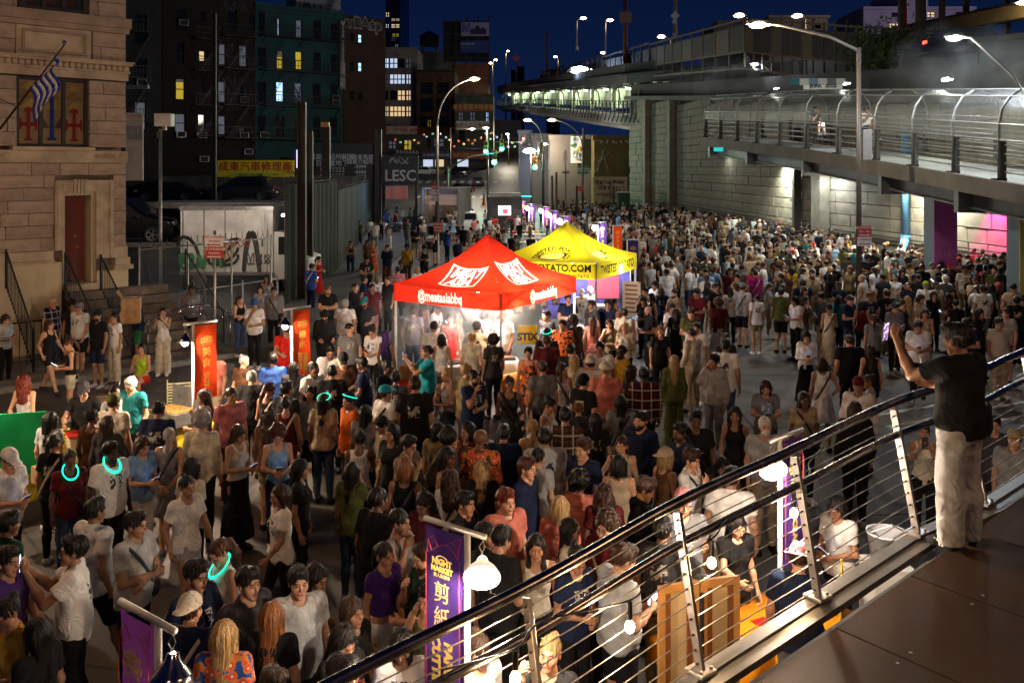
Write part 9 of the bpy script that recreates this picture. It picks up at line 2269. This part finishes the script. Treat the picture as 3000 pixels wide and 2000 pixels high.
def uniq(cands):
 for c in cands:
  if words(c)<=16 and c not in used:used[c]=1;return c
 return None
for i,P_ in enumerate(people):
 o=P_['o'];ar=area(P_['p'][0],P_['p'][1],o.location.z)
 if P_['label']:lab=P_['label'];used[lab]=1
 else:
  near=min((q for q in people if q is not P_),key=lambda q:(q['p'][0]-P_['p'][0])**2+(q['p'][1]-P_['p'][1])**2)
  side='left of' if(P_['p'][0]/P_['p'][1])<(near['p'][0]/near['p'][1])else 'right of';ex={'necklace':'glowing neck ring','halo':'glowing head ring','glasses':'glasses','beard':'beard','tote':'pale strap','bag':'black crossbody bag','mask':'face mask','moustache':'moustache','apron':'red apron'}.get((P_['extra']or('',))[0],'')
  hn,d,ps=P_['hn'],P_['d'],P_['pose'];c=[]
  if ex:c+=[f'person in {d}, {hn}, {ex}, {ar}',f'person in {P_["top"]}, {hn}, {ex}, {ar}']
  c+=[f'person in {d}, {hn}, {ar}',f'person in {d}, {ps}, {ar}' if ps else f'person in {d}, {ar}',f'person in {P_["top"]}, {hn}, just {side} one in {near["top"]}',f'person in {P_["top"]}, {hn}, {side} one in {near["top"]}, {ar}',f'person in {P_["top"]}, {side} one in {near["top"]}, {ar}']
  c+=[f'person in {P_["top"]}, {side} one with {near["hn"]}, {ar}',f'person, {hn}, {side} one with {near["hn"]}, {ar}',f'person in {d}, {side} one in {near["top"]}']
  lab=uniq(c)
  if lab is None:
   px=1500+P_['p'][0]*FPX/P_['p'][1];lab=f'person in {P_["top"]}, {hn}, {ar}';lab=' '.join(lab.split()[:16])
 o['label']=lab
for i,t in phones:
 P_=people[i];ar=area(P_['p'][0],P_['p'][1],0)
 t['label']=uniq([f'lit phone of one in {P_["top"]}, {P_["hn"]}, {ar}',f'lit phone of one in {P_["top"]}, {ar}',f'lit phone of one in {P_["d"]}, {P_["hn"]}',f'lit phone of one in {P_["d"]}, {ar}'])or f'lit phone of one in {P_["d"]}';t['group']='phones held in the crowd'
# - lamps of the place, with added lights among them
def fixture(label,loc,size,mat,name='light_fixture',rz=0):
 t=thing(name,label,'light fixture',loc,rz);MB().box((0,0,.06),(size[0]+.06,size[1]+.06,.08)).build('housing',GREY,t);MB().box((0,0,0),(*size,.03)).build('lens',mat,t);return t
LG=emit('led_panel_glow',(.95,1,.86),40);
for(x,y,z,lab,e,c,cr_)in((16.3,48.8,4.9,'added wash floodlight brightening the wall under the middle of the bike ramp',900,(.9,.97,1),500),(15.75,55.4,5.35,'white floodlight under the bike ramp by the dark pipe casing',3000,(.93,1,.86),900),(17.3,40.6,4.7,'white floodlight under the bike ramp above the blue drainpipe',1900,(1,.97,.80),1100),(15.3,68,6.2,'white floodlight under the far end of the bike ramp',120,(.93,1,.88),260),(18.0,38.9,4.5,'white floodlight under the bike ramp right of the purple column',1500,(1,.97,.85),700)):  # the mid-ramp wash light is added to brighten the wall
 p=Vector((x,y,z));fixture(lab,p,(.4,.25),LG);spot_light(p-Vector((0,0,.06)),p+Vector((.55,-.3,-2.5)),e,c,.12,165,.6)
 q=Vector((x-2.6,y-1.5,min(z,rpt(0).z-1.3)-.1));spot_light(q,q+Vector((-4,-3.5,-3.2)),cr_*1.5,(1,.90,.66),.2,150,.8)  # separate spot with no fixture, added to light the crowd
mgp=Vector((18.35,35.5,4.6));fixture('magenta floodlight under the bike ramp near the right edge',mgp,(.3,.2),emit('magenta_panel',(1,.02,.35),20));spot_light(mgp+Vector((.0,0,-.1)),(19.1,36.5,1.6),3600,(1,.01,.33),.05,50,.5)
for x,y,z,e,c,lab in((-.75,20.3,2.15,230,(1,.84,.76),'white bulb hanging inside the red tent, left'),(.45,20.6,2.15,230,(1,.84,.76),'white bulb hanging inside the red tent, right'),(1.7,26.1,2.2,230,(.86,.90,1),'cool tube light inside the yellow tent'),(3.0,25.6,2.2,190,(.86,.90,1),'cool work lamp inside the yellow tent corner')):
 t=thing('hanging_lamp',lab,'lamp',(x,y,z));sphere(.055).build('bulb',emit('tent_bulb',c,60),t,smooth=True);MB().tube([(0,0,.05),(0,0,.3)],.01,5).build('cord',BLK,t);point_light((x,y,z-.1),e,c,.06)
point_light((-.1,18.95,2.02),70,(1,.62,.30),.03)
for f,e in((.4,25),(1.6,70),(2.7,430),(3.8,430)):p=rpt(f,3.3,2.9);fixture('slim strip light over the bike path, %s'%{.4:'farthest',1.6:'second farthest',2.7:'second nearest',3.8:'nearest'}[f],p,(.12,.6),LG);point_light(p-Vector((.2,0,.15)),e,(.88,1,.86),.15)
def offlamp(label,loc,e,c,r=.25):
 t=thing('street_lamp',label,'street lamp',(loc[0]-1.2,loc[1],0));MB().tube([(0,0,0),(0,0,loc[2]+.1),(1.2,0,loc[2]+.1)],.08,8).build('pole',STEEL,t);MB().box((1.2,0,loc[2]-.0),(.6,.25,.12)).build('lamp_head',GREY,t);point_light((loc[0],loc[1],loc[2]-.2),e,c,r)
offlamp('street lamp behind the camera lighting the church front',(-1.0,-2.5,10.0),260,(1,.60,.32),.12);offlamp('added street lamp beyond the left edge, brightening the church front',(-8.6,9.5,8.0),560,(1,.56,.26),.12);offlamp('street lamp behind the camera to the right',(10,2.0,9.5),820,(1,.58,.29),.1);offlamp('street lamp at the left beyond the frame',(-16,12,9),420,(1,.68,.38))  # the church-side lamp is out of view, added to light the front
# - smoke of the grills
def smoke(label,c,r,dens,col=(.8,.85,.9)):
 me=sphere(1.,16,10,sc=(r[0],r[1],r[2])).mesh('smoke',True)
 m=bpy.data.materials.new('smoke');m.use_nodes=True;nt=m.node_tree;nt.nodes.remove(nt.nodes['Principled BSDF']);v=N(nt,'VolumePrincipled');v.inputs['Color'].default_value=(*col,1);tc=N(nt,'TexCoord');nz=N(nt,'TexNoise');nz.inputs['Scale'].default_value=1.1/max(r)*2.2;nz.inputs['Detail'].default_value=3;nt.links.new(tc.outputs['Object'],nz.inputs['Vector'])
 mp=N(nt,'Mapping');mp.inputs['Scale'].default_value=(1/r[0],1/r[1]*r[0]/r[0],1/r[2]);nt.links.new(tc.outputs['Object'],mp.inputs[0]);ln_=N(nt,'VectorMath',operation='LENGTH');nt.links.new(mp.outputs[0],ln_.inputs[0])
 fall=MATH(nt,'MAXIMUM',MATH(nt,'SUBTRACT',1.,ln_.outputs['Value']),0.);wv=MATH(nt,'MAXIMUM',MATH(nt,'SUBTRACT',nz.outputs[0],.42),0.);nt.links.new(MATH(nt,'MULTIPLY',MATH(nt,'MULTIPLY',fall,wv),dens*12),v.inputs['Density']);nt.links.new(v.outputs[0],nt.nodes['Material Output'].inputs['Volume']);me.materials.append(m)
 me.transform(Matrix.Diagonal((1,r[1]/r[0],1,1)));return link('smoke',me,None,label,'smoke',kind='stuff',loc=c)
smoke('thin grey smoke drifting above the bike ramp',W(2085,222,46),(3.4,1.5,1.3),.10)
smoke('pale grill smoke under the edge of the red tent',(-1.3,19.6,1.7),(2.0,1.6,1.0),.22)
smoke('bluish smoke hanging round the bike path lamp at right',W(2830,190,30),(2.6,1.6,1.6),.07)
